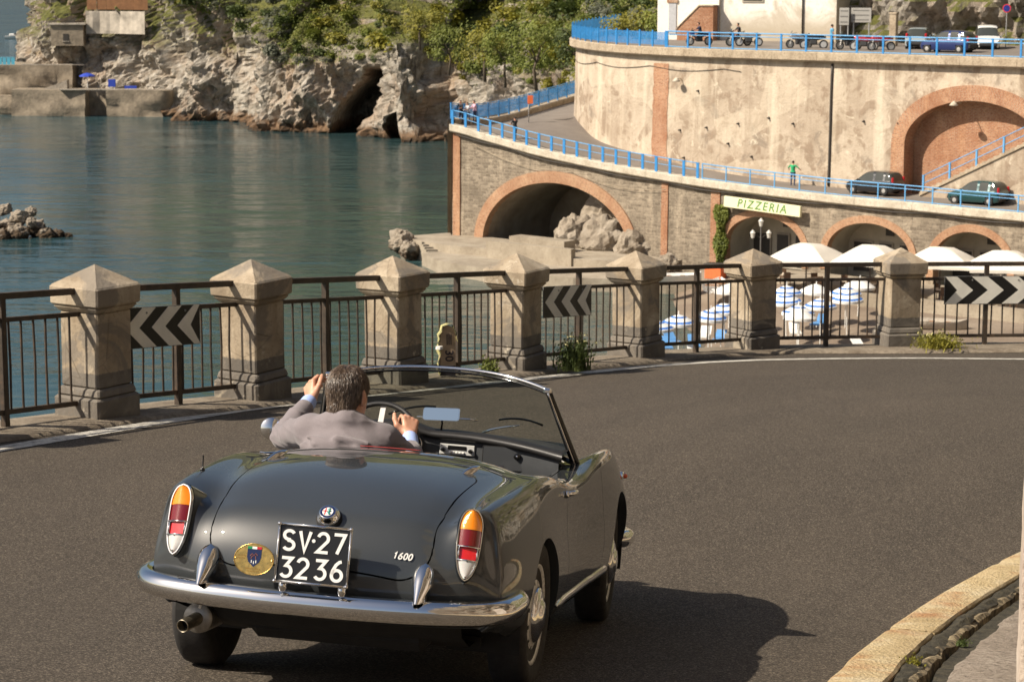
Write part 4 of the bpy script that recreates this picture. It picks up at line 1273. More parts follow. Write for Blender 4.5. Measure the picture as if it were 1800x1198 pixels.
def boulder(loc, s, label, group=None, sq=(1, 1, 1)):
    o = link('boulder', r.choice(ROCKS), None, loc, (r.uniform(-.5, .5), r.uniform(-.5, .5), r.uniform(0, 6.28)), label=label, cat='boulder', group=group)
    o.scale = (s * sq[0], s * sq[1], s * sq[2]); return o
# rock islet at the left
IS = [(-39.6, 180.2, .55, 1.25), (-38.0, 179.0, 1.45, 1.0), (-36.5, 178.2, .5, 1.15), (-37.0, 180.5, 1.85, .62), (-38.9, 181.2, 1.75, .85), (-35.3, 178.0, 1.55, .75), (-35.2, 177.0, .35, .95), (-34.0, 178.3, .55, .85), (-34.3, 177.6, 1.15, .5), (-33.1, 177.4, .15, .75), (-32.3, 177.8, .2, .55), (-31.5, 177.9, .02, .4), (-36.4, 176.4, .1, .7), (-38.0, 176.6, .3, .85), (-34.9, 180.4, 1.7, .5), (-40.5, 177.8, .6, 1.2), (-42, 180, 1.0, 1.5), (-44.5, 181, .6, 1.6)]
for X, Y, z, s in IS:
    boulder((X - 3.4, Y, z), s, 'pale boulder of the small rock islet at the left edge of the bay', 'boulders of the rock islet', (1.1, 1, .85))
# boulders in and beside the great arch
for X, Y, z, s, lb in [(4.5, 160.4, 2.1, 1.75, 'big rounded boulder in the middle of the great arch'), (6.5, 158.6, 2.2, 1.9, 'rough pale boulder at the right of the great arch'), (8.5, 156.6, 1.7, 1.6, 'broad boulder under the right foot of the great arch'),
                       (7.6, 161.6, 3.6, 2.9, 'great rock mass filling the right half of the vault'), (-8.0, 164.6, 1.2, 1.05, 'pale boulder at the tip of the concrete platform'), (-7.4, 163.4, .7, .8, 'lower boulder in front of the platform steps'), (10.3, 150.6, 1.1, 1.1, 'low boulder at the foot of the brick strip')]:
    boulder((X, Y, z), s, lb, None, (1.0, .9, 1.0))

# ------------------------------------------------------------------ concrete landing and beach
n = NT('landing_concrete')
a = n.noise(.6, 6, .65); b = n.noise(6, 6, .7)
c = n.ramp(a, [(.3, (.23, .19, .14)), (.55, (.34, .29, .22)), (.75, (.42, .365, .285))])
c = n.mix(n.ramp(b, [(.32, .6), (.48, 0.0)]), c, (.20, .16, .12)); n.color(c).rough(.92); n.bump(b, .6, .06)
M_LAND = n.m
def slab(name, poly, z0, z1, mat, **kw):
    m = MB(); m.prism(poly, z0, z1); me = m.mesh(name, mat); fix_normals(me); return link(name, me, **kw)
land = empty('concrete_landing', (0, 0, 0), None, 'concrete landing with steps at the foot of the viaduct arch', 'landing')
slab('upper_slab', [(-8.2, 166.0), (-6.6, 163.2), (-4.4, 160.4), (-1.6, 158.6), (2.4, 155.2), (3.4, 153.6), (9.5, 150.2), (11.5, 152.5), (3.5, 160.5), (-4.5, 168.5)], -1, 1.42, M_LAND, parent=land)
slab('lower_slab', [(-6.4, 160.5), (-5.2, 156.5), (-1.4, 151.4), (4, 147.6), (10, 146.2), (14, 146), (13.5, 149.5), (9.6, 151.0), (3.4, 154.4), (-2, 159.4), (-4.5, 161.2)], -1, .88, M_LAND, parent=land)
slab('ramp_edge', [(-1.8, 158.1), (4.0, 153.1), (4.3, 153.5), (-1.5, 158.5)], -.5, 2.05, M_LAND, parent=land)
slab('bench_block', [(-.2, 159.6), (3.6, 156.2), (4.4, 157.2), (.6, 160.6)], 1.43, 2.2, M_LAND, parent=land)
M_STEPD = plain('dark_step', (.09, .075, .06), .9)
for k in range(5):
    z = 1.40 - .13 * k
    x0, y0 = -6.55 + .12 * k, 163.0 - .42 * k
    m = MB(); m.box((x0 + 1.0, y0, z - .02), (1.9, .34, .05)); m.build('step', M_LAND, land)
    m = MB(); m.box((x0 + 1.0, y0 - .19, z - .11), (1.9, .02, .12)); m.build('riser', M_STEPD, land)
n = NT('beach_sand')
a = n.noise(.25, 6, .65); b = n.noise(5, 7, .75)
c = n.ramp(a, [(.3, (.17, .125, .088)), (.55, (.245, .19, .14)), (.75, (.31, .25, .19))])
c = n.mix(n.ramp(b, [(.33, .6), (.5, 0.0)]), c, (.10, .075, .055)); n.color(c).rough(.95); n.bump(b, .7, .06)
M_SAND = n.m
shore = catmull([(-12, 70), (-3, 96), (3, 115), (4.6, 126), (5.2, 136), (7, 145), (10, 149)], 6)
inner = catmull([(70, 70), (62, 90), (56, 105), (50, 118), (42, 128), (31, 137), (16, 150)], 6)
m = MB()
m.grid([[(a_[0] + (b_[0] - a_[0]) * t, a_[1] + (b_[1] - a_[1]) * t, -.35 + 1.55 * smoothstep(0, .45, t) + .06 * mnoise.noise(Vector((a_[0] + (b_[0] - a_[0]) * t, a_[1] + (b_[1] - a_[1]) * t, 0)) * .7)) for t in np.linspace(0, 1, 30)] for a_, b_ in zip(shore, inner)])
m.build('beach', M_SAND, smooth=True, kind='structure', fix=True)
slab('restaurant_terrace', [(13.6, 146.6), (16.2, 150.0), (47, 123.6), (43, 118.5), (36, 123.5), (30, 129.6), (24, 135.2), (18, 141.0)], .2, 1.32, M_LAND, kind='structure')
# ------------------------------------------------------------------ terraces and hut on the far shore
M_TERR = plain('terrace_stone', (.25, .205, .15), .92, var=.35, scale=.9, bump=.7, bscale=3, bdist=.12)
M_PALE = plain('pale_stone_wall', (.38, .335, .275), .92, var=.35, scale=.7, bump=.6, bscale=3, bdist=.12)
M_WOODS = plain('rust_wood', (.30, .145, .065), .8, var=.25, scale=1.5)
M_TURQ = plain('turquoise_rail', (.10, .42, .58), .6)
M_UBLUE = plain('blue_canvas', (.02, .055, .42), .7)
M_WHITE = plain('white_paint', (.78, .77, .73), .55, var=.08, scale=4)
def terrace(name, poly, z0, z1, mat, label, parts=None, seed=1):
    r = random.Random(seed); m = MB()
    P = resample(poly + [poly[0]], 1.2)[:-1]
    G = []
    nz = max(3, int((z1 - z0) / .6))
    for j in range(nz + 1):
        z = z0 + (z1 - z0) * j / nz
        G.append([(x + .3 * mnoise.noise(Vector((x, y, z)) * .6), y + (.9 * mnoise.noise(Vector((x + 9, y, z)) * .45) + .35 * mnoise.noise(Vector((x, y + 5, z)) * 1.3)) * (1.0 if z < z1 - .7 else .15), z) for x, y in P])
    m.grid(G, closed_v=True, flip=True); k = len(P)
    m.f.append(tuple(nz * k + i for i in range(k))); m.m.append(0)
    root = empty(name, (0, 0, 0), None, label, 'terrace')
    me = m.mesh('terrace_wall', mat, autosmooth=50); fix_normals(me); link('terrace_wall', me, root)
    return root
t1 = terrace('pool_terrace', [(-110, 329), (-63, 329), (-62.5, 338), (-110, 345)], -1, 6.9, M_TERR, 'high stone terrace with turquoise railing at the left shore')
m = MB()
for k in range(24): m.box((-86 + k * .62, 329.3, 7.45), (.5, .05, .95))
m.build('turquoise_panels', M_TURQ, t1, kind='stuff')
m = MB(); m.tube([(-100, 329.3, 8.0), (-71.5, 329.3, 8.0)], .05, 6); m.build('rail', M_TURQ, t1)
m = MB(); m.box((-66, 329.4, 6.98), (9, .6, .14)); m.build('edge_slab', M_PALE, t1)
t2 = terrace('bathing_terrace', [(-71, 323.5), (-60.2, 322.2), (-60.0, 325), (-57.4, 325), (-57.2, 322), (-48.2, 321.2), (-47, 326), (-71, 329)], -1, 3.7, M_TERR, 'low stone bathing terrace above the water with blue loungers', seed=2)
m = MB(); m.box((-55.8, 322.4, 3.78), (16, .8, .14)); m.build('edge_slab', M_PALE, t2)
t3 = terrace('stone_quay', [(-84, 327.5), (-69, 325.2), (-64, 325), (-64, 329), (-84, 330)], -1, 2.7, M_TERR, 'rough stone quay at the water below the high terrace', seed=3)
slab('stair_ramp_far', [(0, 0), (1, 0), (1, 1)], 0, 1, M_PALE, label='pale stair ramp between the high terrace and the bathing terrace', cat='stairs')
o = bpy.data.objects['stair_ramp_far']; me = o.data
for v, p in zip(me.vertices, [(-69.6, 324.8, 2.6), (-63.2, 324.8, 2.6), (-63.2, 324.8, 5.0), (-69.6, 326.4, 2.6), (-63.2, 326.4, 2.6), (-63.2, 326.4, 5.0)]): v.co = p
def cliff_front(x, z, w=1.2):
    q = cv.reshape(-1, 3); k = (np.abs(q[:, 0] - x) < w) & (np.abs(q[:, 2] - z) < 1.2); return float(q[k, 1].min()) if k.any() else 330.0
hut = empty('stone_hut', (-63.6, cliff_front(-63.6, 10.5, 2.5) - .9, 9.0), None, 'small square stone hut with one dark window on the far headland', 'hut')
m = MB(); m.box((0, 2, 2.2), (4.6, 5, 3.0)); m.build('wall', M_TERR, hut)
m = MB(); m.box((0, 2, 3.78), (5.4, 5.6, .22)); m.build('roof', M_PALE, hut)
m = MB(); m.box((-.2, -.52, 1.9), (.75, .1, 1.0)); m.build('window', M_DARK, hut)
m = MB(); m.box((-.2, -.55, 1.33), (1.0, .16, .12)); m.build('sill', M_PALE, hut)
pw = empty('pale_retaining_wall', (0, 0, 0), None, 'pale stone retaining wall below the rust-coloured wooden screen', 'wall')
m = MB(); PWY = lambda x: np.mean([cliff_front(x + d, 13, 1.5) for d in (-3, -1.5, 0, 1.5, 3)]) - .8
G = [[(x, PWY(x) + .25 * mnoise.noise(Vector((x * .5, z * .5, 0))) + .1 * (z - 12), z) for z in np.arange(11.4, 14.9, .4)] for x in np.arange(-61.0, -51.5, .5)]; m.grid(G, flip=False); m.build('wall_face', M_PALE, pw, fix=True)
ws = empty('wooden_screen', (0, 0, 0), None, 'rust-coloured wooden screen on top of the pale retaining wall', 'fence')
for k in range(13):
    x = -60.5 + k * .72; m = MB(); m.box((x, PWY(x) + .4, 16.6), (.68, .08, 3.6)); m.build('plank', M_WOODS, ws)
# loungers, umbrella on the bathing terrace
ub = empty('blue_parasol', (-60.2, 324.4, 3.85), None, 'blue parasol on the far bathing terrace', 'parasol')
m = MB(); m.tube([(0, 0, 0), (0, 0, 2.1)], .05, 6); m.build('pole', M_WHITE, ub)
m = MB(); m.lathe([(1.15, 1.65), (1.1, 1.8), (.6, 2.05), (0, 2.2)], n=10); m.build('canopy', M_UBLUE, ub)
for X, Y, up, lb in ((-56.6, 323.6, 1.3, 'blue lounger standing upright on the far bathing terrace'), (-53.9, 323.3, .35, 'blue lounger lying flat on the far bathing terrace')):
    rt = empty('lounger', (X, Y, 3.85), None, lb, 'lounger')
    m = MB(); m.box((0, 0, up * .6), (1.0 if up > 1 else 1.7, .5, .12 + up * .7)); m.build('seat', M_UBLUE, rt)
    m = MB(); m.box((-.35, 0, .1), (.08, .4, .3)); m.box((.35, 0, .1), (.08, .4, .3)); m.build('legs', M_WHITE, rt, kind='stuff')
# white motor boat far out
bt = empty('motor_boat', (-145, 668, 0), (0, 0, .1), 'white motor boat on the open sea at the far left', 'boat')
m = MB(); m.grid([[(x, w * a, z) for a, z in ((-1, .85), (-.9, .1), (0, -.25), (.9, .1), (1, .85))] for x, w in ((-2.6, .95), (-1, 1.1), (1, .95), (2.2, .5), (3.1, .03))]); m.build('hull', M_WHITE, bt, smooth=True)
m = MB(); m.box((-.4, 0, 1.15), (1.8, 1.3, .7), None, .15); m.build('cabin', M_WHITE, bt)
m = MB(); m.box((.3, 0, 1.35), (.5, 1.32, .3), None, .05); m.build('windscreen', M_DARK, bt)

# ------------------------------------------------------------------ white house above the upper road
n = NT('white_house_plaster')
a = n.noise(.35, 6, .65, dist=.5); b = n.noise(4, 6, .7); x_ = n.sep()[0]; z_ = n.sep()[2]
old = n.math('MULTIPLY', n.ramp(a, [(.46, 0.0), (.60, 1.0)]), n.ramp(x_, [(.0, 0.0), (1.0, 1.0)]))
c = n.mix(n.math('MULTIPLY', old, .8), (.80, .765, .69), (.44, .375, .285))
low_ = n.math('MULTIPLY', n.ramp(n.math('ADD', n.math('DIVIDE', z_, 10.0), n.math('MULTIPLY', a, .3)), [(.26, .9), (.36, 0.0)]), n.ramp(x_, [(.0, 0.0), (1.0, 1.0)]))
c = n.mix(low_, c, (.42, .36, .27))
c = n.mix(n.ramp(b, [(.3, .35), (.46, 0.0)]), c, (.34, .27, .19))
n.color(c).rough(.9); n.bump(b, .4, .05)
M_HOUSE = n.m
h0 = Vector((11.3, 178.6, 15.2)); hx = Vector((13.4, -7.2, 0)).normalized(); hy = Vector((-hx.y, hx.x, 0))
house = empty('white_house', h0 + hx * 5.2, (0, 0, math.atan2(hx.y, hx.x)), 'weathered white plaster house beside the upper road', 'house')
m = MB(); m.box((-2.6, 4.02, 6), (5.2, 8, 12.4)); m.build('wall', M_HOUSE, house)
m = MB(); m.box((4.7, 4.2, 6), (9.4, 8, 12.2)); m.build('wall', M_HOUSE, house)
m = MB(); m.box((-3.9, -.02, 1.75), (.62, .1, 2.3)); m.build('door', plain('door_grey', (.42, .43, .45), .6), house)
m = MB(); m.box((-3.9, -.03, 3.1), (.9, .16, .25)); m.build('lintel', M_BRICK, house)
wn_ = None
for x, z, w, h in ((2.7, 3.55, 1.5, .75), (6.7, 5.0, .9, 1.4), (-1.6, 5.2, .9, 1.5), (2.7, 7, .9, 1.4)):
    f = MB(); f.box((x, .17, z), (w + .25, .1, h + .25)); f = f.build('window', M_PALE, house)
    m = MB(); m.box((x, .12, z), (w, .06, h)); m.build('pane', M_DARK, f)
m = MB(); m.tube([(6.75, .1, 0), (6.75, .1, 11)], .06, 6); m.build('downpipe', M_DARK, house, smooth=True)
m = MB(); m.tube([(.03, -.02, 0), (.03, -.02, 11)], .05, 6); m.build('downpipe', M_PALE, house, smooth=True)
m = MB(); m.prism([(-3.1, -.2), (-.1, -.2), (-.1, 2.75), (-1.25, 2.75), (-3.1, 1.0)], -.95, -.03, lambda u, v, h: (u, h, v)); me = m.mesh('stair_flank', M_BRICK); fix_normals(me)
uv_mesh(me, [(v.co.x, v.co.z) for v in me.vertices]); link('stair_flank', me, house, label='sloping brick stair flank')
m = MB(); m.add([(-3.2, -1.02, 1.02), (-1.28, -1.02, 2.84), (-.05, -1.02, 2.84), (-3.2, 0, 1.02), (-1.28, 0, 2.84), (-.05, 0, 2.84), (-3.2, -1.02, .93), (-1.25, -1.02, 2.75), (-.05, -1.02, 2.75)], [(0, 1, 4, 3), (1, 2, 5, 4), (6, 7, 1, 0), (7, 8, 2, 1)]); m.build('stair_cap', M_COPE2, house)
# rock face behind the upper road
rf = Path([(24.6, 174.5), (27, 171), (31, 168.5), (38, 163.5), (46, 157.5), (56, 150)], .35)
G = []
for s in rf.L:
    row = []
    for z in np.arange(14.8, 31, .36):
        v = Vector((s, 0, z)); vd = mnoise.voronoi(Vector((s * .6, z * .5, 8)))[0]
        d = mnoise.fractal(v * .22, 1, 2.1, 4) * 1.5 + (vd[1] - vd[0]) * 1.2 + mnoise.noise(v * 1.5) * .3 - .10 * (z - 15) - .8
        p = rf.at(s, d); row.append((p[0], p[1], z))
    G.append(row)
m = MB(); m.grid(G); m.build('rock_face', M_LIME, kind='structure')
# signs, stone post
M_SIGNG = plain('grey_sign', (.30, .29, .27), .6, var=.1)
M_SIGND = plain('sign_lines', (.12, .115, .11), .6)
def board(loc, w, h, zc, label, lines, rot=-.5):
    rt = empty('notice_board', loc, (0, 0, rot), label, 'sign')
    for s in (-.38, .38):
        m = MB(); m.tube([(s * w, 0, 0), (s * w, 0, zc + h * .4)], .045, 6); m.build('post', M_GALV, rt)
    m = MB(); m.box((0, -.06, zc), (w, .05, h), None, .015); m.build('panel', M_SIGNG, rt)
    for k in range(lines):
        m = MB(); m.box((0, -.09, zc + h * (.32 - .64 * k / max(lines - 1, 1))), (w * .78, .006, h * .07)); m.build('text_line', M_SIGND, rt)
board((24.2, 167.2, 15.25), .75, 1.25, 2.1, 'narrow grey notice board beside the white house', 3)
board((25.4, 167.0, 15.25), 1.55, 1.05, 2.2, 'wide grey notice board at the foot of the rock face', 3)
sp = empty('stone_post', (27.4, 164.8, 15.2), (0, 0, -.5), 'square beige stone post beside the light blue car', 'post')
m = MB(); m.box((0, 0, 1.15), (.5, .5, 2.5), None, .03); m.build('shaft', M_COPE2, sp)
m = MB(); m.box((0, 0, 2.43), (.58, .58, .14), None, .03); m.build('cap', M_COPE2, sp)
np_ = empty('no_parking_sign', (34.7, 161.2, 15.2), (0, 0, -.4), 'round blue and red no-parking sign on a pole by the white car', 'road sign')
m = MB(); m.tube([(0, 0, 0), (0, 0, 3.1)], .035, 6); m.build('pole', M_GALV, np_)
m = MB(); m.lathe([(.30, -.02), (.30, .0), (.22, .004), (.22, 0)], (0, -.05, 2.85), 18, axis='y'); m.build('red_ring', plain('sign_red', (.5, .03, .04), .5), np_)
m = MB(); m.lathe([(.23, -.03), (0, -.03)], (0, -.055, 2.85), 18, axis='y'); m.build('blue_disc', plain('sign_blue', (.03, .05, .35), .5), np_)

# ------------------------------------------------------------------ restaurant: sign, lantern post, parasols, ivy, doors
M_SIGNY = plain('sign_cream', (.80, .76, .50), .5, var=.06, scale=2)
M_SIGNT = plain('sign_green', (.10, .25, .06), .5)
sg0 = vp.sx(14.55) - .05; sgL = 6.1
pz = vp.at(sg0 + sgL / 2, .55); tz = vp.tan(sg0 + sgL / 2)
sign = empty('pizzeria_sign', (pz[0], pz[1], 5.42), (0, 0, math.atan2(tz[1], tz[0])), 'long cream sign with green lettering reading PIZZERIA above the left restaurant arch', 'sign')
m = MB(); m.box((0, 0, 0), (sgL, .22, .72), Matrix.Rotation(.045, 3, 'Y'), .02); m.build('sign_box', M_SIGNY, sign)
def text_mesh(txt, size, mat, name, ext=.004, shear=0.0, spacing=1.0):
    cu = bpy.data.curves.new(name, 'FONT'); cu.body = txt; cu.size = size; cu.extrude = ext; cu.align_x = 'CENTER'; cu.align_y = 'CENTER'; cu.shear = shear; cu.space_character = spacing; cu.resolution_u = 3; cu.offset = size * .012
    ob = bpy.data.objects.new(name, cu); COL.objects.link(ob)
    me = bpy.data.meshes.new_from_object(ob.evaluated_get(bpy.context.evaluated_depsgraph_get())); bpy.data.objects.remove(ob); bpy.data.curves.remove(cu)
    me.materials.clear(); me.materials.append(mat); me.name = name
    return me
link('lettering', text_mesh('PIZZERIA', .78, M_SIGNT, 'lettering', .006, .18, 1.28), sign, (0, -.118, 0), Euler((pi / 2, .045, 0)))
lp = empty('lantern_post', (15.95, 145.0, 1.25), None, 'dark lamp post with three pale lanterns in front of the pizzeria arch', 'lamp')
m = MB(); m.tube([(0, 0, 0), (0, 0, .5), (0, 0, 3.3)], [.09, .06, .045], 8); m.tube([(-.52, 0, 2.55), (-.3, 0, 2.75), (0, 0, 2.5), (.3, 0, 2.75), (.52, 0, 2.55)], .03, 6); m.build('post', M_DARK, lp, smooth=True)
M_LANT = plain('lantern_glass', (.62, .60, .55), .35)
lm = MB(); lm.lathe([(.04, -.02), (.10, .0), (.15, .30), (.19, .32), (.08, .45), (.02, .52), (0, .53)], n=8); lmm = lm.mesh('lantern', M_LANT)
for q in ((0, 0, 3.3), (-.52, 0, 2.55), (.52, 0, 2.55)): link('lantern', lmm, lp, q)
M_CANV = plain('cream_canvas', (.74, .69, .60), .85, var=.05, scale=2)
M_ALU = plain('pole_dark', (.10, .08, .07), .5)
RL = ['white square parasol nearest the pizzeria sign', 'second white square parasol from the left on the restaurant terrace', 'third white square parasol, right of the rightmost stone pillar', 'white square parasol at the right edge of the restaurant terrace']
for k, (X, Y, za) in enumerate([(18.25, 140.0, 4.08), (21.75, 137.1, 4.33), (25.45, 134.2, 4.55), (28.75, 131.7, 4.65), (32.6, 128.6, 4.6)][:4]):
    rt = empty('restaurant_parasol', (X, Y, 1.3), (0, 0, -.5 + .1 * k), RL[k], 'parasol', 'white parasols of the restaurant terrace')
    m = MB(); m.tube([(0, 0, 0), (0, 0, za - 1.32)], .05, 8); m.lathe([(.35, 0), (.35, .08), (.06, .1)], n=12); m.build('pole', M_ALU, rt)
    h = za - 1.3; e = h - .95; w = 2.0
    m = MB(); G = []
    for rr, zz in ((.02, h), (.35, h - .10), (.7, h - .52), (1.0, e + .02), (1.0, e - .16)):
        row = []
        for q in range(32):
            a = q / 32 * 8; side = int(a) // 2; f = (a / 2 - side) * 2 - 1
            cx, cy = [(f, -1), (1, f), (-f, 1), (-1, -f)][side]
            sag = .10 * (1 - abs(f)) * (rr if rr > .5 else 0)
            row.append((cx * w * rr, cy * w * rr, zz - (sag if rr < .99 else -0.02 * cos(f * 9)) * .5))
        G.append(row)
    m.grid(G, closed_v=True, flip=True); m.build('canopy', M_CANV, rt, smooth=False, autosmooth=30)
    m = MB()
    for cx, cy in ((1, 1), (1, -1), (-1, 1), (-1, -1)): m.tube([(0, 0, h - .75), (cx * w * .55, cy * w * .55, h - .45)], .02, 5)
    m.build('struts', M_ALU, rt)
M_TABLE = plain('table_wood', (.13, .075, .045), .6)
tb = MB(); tb.box((0, 0, .72), (.85, .85, .05), None, .01); tbm = tb.mesh('table_top', plain('table_cloth', (.55, .47, .38), .8)); tl = MB(); tl.tube([(0, 0, 0), (0, 0, .7)], .04, 6); tl.lathe([(.28, 0), (.25, .04), (.05, .06)], n=10); tlm = tl.mesh('pedestal', M_ALU)
ch = MB(); ch.box((0, 0, .45), (.42, .42, .05)); chm = ch.mesh('seat', M_TABLE); cb = MB(); cb.box((0, .2, .72), (.42, .04, .45)); cbm = cb.mesh('backrest', M_TABLE)
cl = MB()
for sx in (-.18, .18):
    for sy in (-.18, .18): cl.box((sx, sy, .22), (.04, .04, .44))
clm = cl.mesh('legs', M_TABLE)
r = random.Random(6)
for k in range(9):
    X = 17.0 + 1.7 * k; Y = 140.6 - 1.32 * k + r.uniform(-.5, .3)
    t = empty('cafe_table', (X, Y, 1.32), (0, 0, r.uniform(0, 1)), 'small cafe table under the white parasols', 'table', 'cafe tables on the restaurant terrace'); link('table_top', tbm, t); link('pedestal', tlm, t)
    for q, (dx, dy, rz) in enumerate(((.0, .62, 0), (.1, -.65, pi))):
        c_ = empty('cafe_chair', (X + dx, Y + dy, 1.32), (0, 0, rz + r.uniform(-.3, .3)), 'dark wooden cafe chair under the white parasols', 'chair', 'cafe chairs on the restaurant terrace'); link('seat', chm, c_); link('backrest', cbm, c_); link('legs', clm, c_, kind='stuff')
# doors and windows inside the restaurant arches
for k, (sc, a, zs, b) in enumerate(A_RES[:3]):
    p = vp.at(sc, 0); t = vp.tan(sc)
    rt = empty('glazed_shopfront', (p[0] + t[1] * -2.5, p[1] + t[0] * 2.5, 1.3), (0, 0, math.atan2(t[1], t[0])), ['glazed restaurant front in the left arch under the sign', 'dark restaurant front in the middle small arch', 'restaurant front in the right small arch'][k], 'shop front')
    for x, w in ((-1.9, 1.3), (-.2, .9), (1.4, 1.1)):
        f = MB(); f.box((x, 0, 1.0), (w + .16, .08, 2.1)); f = f.build('door', M_PALE, rt)
        m = MB(); m.box((x, -.05, 1.0), (w, .04, 1.9)); m.build('pane', M_DARK, f)
    m = MB(); m.box((.1, -.03, 2.75), (.6, .06, .5)); m.build('vent', M_DARK, rt)
# ivy on the wall right of the brick strip
iv = []; ivf = []
r = random.Random(31)
si = vp.sx(14.15)
for k in range(2600):
    z = r.uniform(1.3, 5.25); w = .42 + .18 * sin(z * 3); s = si + r.uniform(-w, w) ; p = Vector((*vp.at(s, .15 + r.random() * .55 * (1 - abs(s - si) / (w + .01) * .6))[:2], z))
    nrm = Vector((r.gauss(-.4, .6), r.gauss(-.8, .6), r.gauss(.3, .6))).normalized(); u = nrm.orthogonal().normalized(); wv = nrm.cross(u); q = r.uniform(.05, .11); b = len(iv)
    iv += [p - u * q, p + wv * q * .8, p + u * q, p - wv * q * .8]; ivf.append((b, b + 1, b + 2, b + 3))
ivy = empty('climbing_ivy', (*vp.at(si, .3)[:2], 1.2), None, 'column of green ivy climbing beside the brick strip', 'ivy')
m = MB(); m.add([v - ivy.location for v in iv], ivf); m.build('foliage', M_LEAF['green'], ivy)
m = MB(); m.tube([(0, .1, 0), (.1, .1, 2), (0, .1, 4)], .05, 6); m.build('stem', M_BARK, ivy)

# ------------------------------------------------------------------ beach parasols, loungers, boats
n = NT('striped_canvas')
R_ = n.new('ShaderNodeVectorMath', operation='LENGTH'); cmb = n.new('ShaderNodeCombineXYZ'); sx_ = n.sep(); n.l(sx_[0], cmb.inputs[0]); n.l(sx_[1], cmb.inputs[1]); n.l(cmb.outputs[0], R_.inputs[0])
band = n.math('FRACT', n.math('MULTIPLY', R_.outputs['Value'], 2.35)); n.color(n.mix(n.math('GREATER_THAN', band, .66), (.76, .76, .74), (.045, .17, .52))).rough(.8)
M_STRIPE = n.m
pc = MB(); G = [[(rr * cos(2 * pi * q / 16), rr * sin(2 * pi * q / 16), zz) for q in range(16)] for rr, zz in ((.02, 2.22), (.25, 2.16), (.5, 2.04), (.75, 1.90), (.90, 1.80), (.90, 1.66))]; pc.grid(G, closed_v=True, flip=True); pcm = pc.mesh('canopy', M_STRIPE, autosmooth=40)
pcw = MB(); pcw.grid(G, closed_v=True, flip=True); pcwm = pcw.mesh('canopy', M_WHITE, autosmooth=40)
pp = MB(); pp.tube([(0, 0, -.3), (0, 0, 2.42)], .03, 6); ppm = pp.mesh('pole', M_WHITE)
UM = [(7.42, 114.1, 1), (8.6, 116.0, 1), (10.29, 117.9, 1), (11.39, 120.1, 1), (15.46, 126.8, 1), (15.09, 123.7, 1), (15.15, 119.3, 1), (16.71, 121.8, 1), (18.53, 124.4, 1), (18.76, 126.6, 1), (17.09, 127.5, 0), (19.91, 129.6, 0), (12.3, 127.5, 0), (15.0, 117.7, 0)]
UL = ['striped parasol leftmost behind the railing, half hidden by a pillar', 'striped parasol second from the left on the beach', 'striped parasol left of the second pillar from the right', 'striped parasol touching the second pillar from the right', 'striped parasol farthest up just right of the second pillar from the right', 'striped parasol just below another one right of the second pillar', 'largest striped parasol in the panel between the two right pillars', 'striped parasol in the middle of the panel between the two right pillars', 'striped parasol at the right of the panel between the two right pillars', 'striped parasol half hidden behind the rightmost striped parasol', 'white parasol above the middle striped parasol', 'white parasol farthest back near the rightmost pillar', 'white parasol at the back of the beach left of the middle', 'white parasol in front below the largest striped parasol']
def beachz(x, y): return 1.05
for (X, Y, st_), lb in zip(UM, UL):
    rt = empty('beach_parasol', (X, Y, beachz(X, Y)), (random.Random(X).uniform(-.08, .08), 0, X), lb, 'parasol', 'parasols on the beach')
    link('canopy', pcm if st_ else pcwm, rt); link('pole', ppm, rt)
lg = MB(); lg.box((0, -.3, .3), (.58, 1.2, .06)); lgm = lg.mesh('bed', M_WHITE); lb_ = MB(); lb_.box((0, .5, .5), (.58, .62, .05), Matrix.Rotation(.6, 3, 'X')); lbm = lb_.mesh('backrest', M_WHITE); ll = MB()
for sx in (-.25, .25):
    for sy in (-.75, .25): ll.box((sx, sy, .14), (.04, .04, .3))
llm = ll.mesh('legs', M_WHITE)
M_LBLUE = plain('light_blue_mat', (.10, .27, .55), .8)
lgm2 = lg.mesh('bed', M_LBLUE); lbm2 = lb_.mesh('backrest', M_LBLUE)
r = random.Random(77)
for k, (X, Y) in enumerate([(8.58, 119.2), (10.42, 121.3), (11.07, 120.0), (18.31, 117.8), (17.17, 125.6), (15.44, 122.6), (8.06, 117.8), (9.4, 115.2), (7.2, 119.0), (12.2, 119.0), (9.6, 118.4)]):
    rt = empty('beach_lounger', (X, Y, 1.05), (0, 0, r.uniform(-.6, .6)), ('white' if k % 2 else 'blue') + ' lounger on the beach among the striped parasols', 'lounger', ('white' if k % 2 else 'blue') + ' loungers on the beach'); link('bed', lgm if k % 2 else lgm2, rt); link('backrest', lbm if k % 2 else lbm2, rt); link('legs', llm, rt, kind='stuff')
def rowboat(loc, rz, mat, label, L=3.4):
    rt = empty('beached_boat', loc, (0, 0, rz), label, 'boat')
    m = MB(); m.grid([[(x * L / 3.4, w * a, z + (.12 if abs(x) > 1.4 else 0)) for a, z in ((-1, .62), (-.8, .2), (0, 0), (.8, .2), (1, .62))] for x, w in ((-1.7, .55), (-.8, .72), (.3, .72), (1.2, .45), (1.7, .04))]); m.build('hull', mat, rt, smooth=True)
    m = MB(); m.box((-.3, 0, .45), (.3, 1.2, .05)); m.box((.6, 0, .45), (.28, 1.1, .05)); m.build('thwarts', M_WOODS, rt)
rowboat((10.4, 143.4, 1.05), .2, M_WHITE, 'white boat pulled up below the brick strip')
rowboat((12.6, 139.8, 1.05), 1.3, M_WHITE, 'white boat with purple stripe left of the second pillar')
rowboat((23.5, 124.5, 1.05), -.3, M_PALE, 'pale grey boat on the sand below the right parasols')
rb = empty('red_kiosk', (13.2, 146.3, 1.0), (0, 0, -.6), 'small orange-red kiosk box below the brick strip', 'kiosk')
m = MB(); m.box((0, 0, .45), (1.2, .8, .9), None, .03); m.build('body', M_ORANGE, rb)
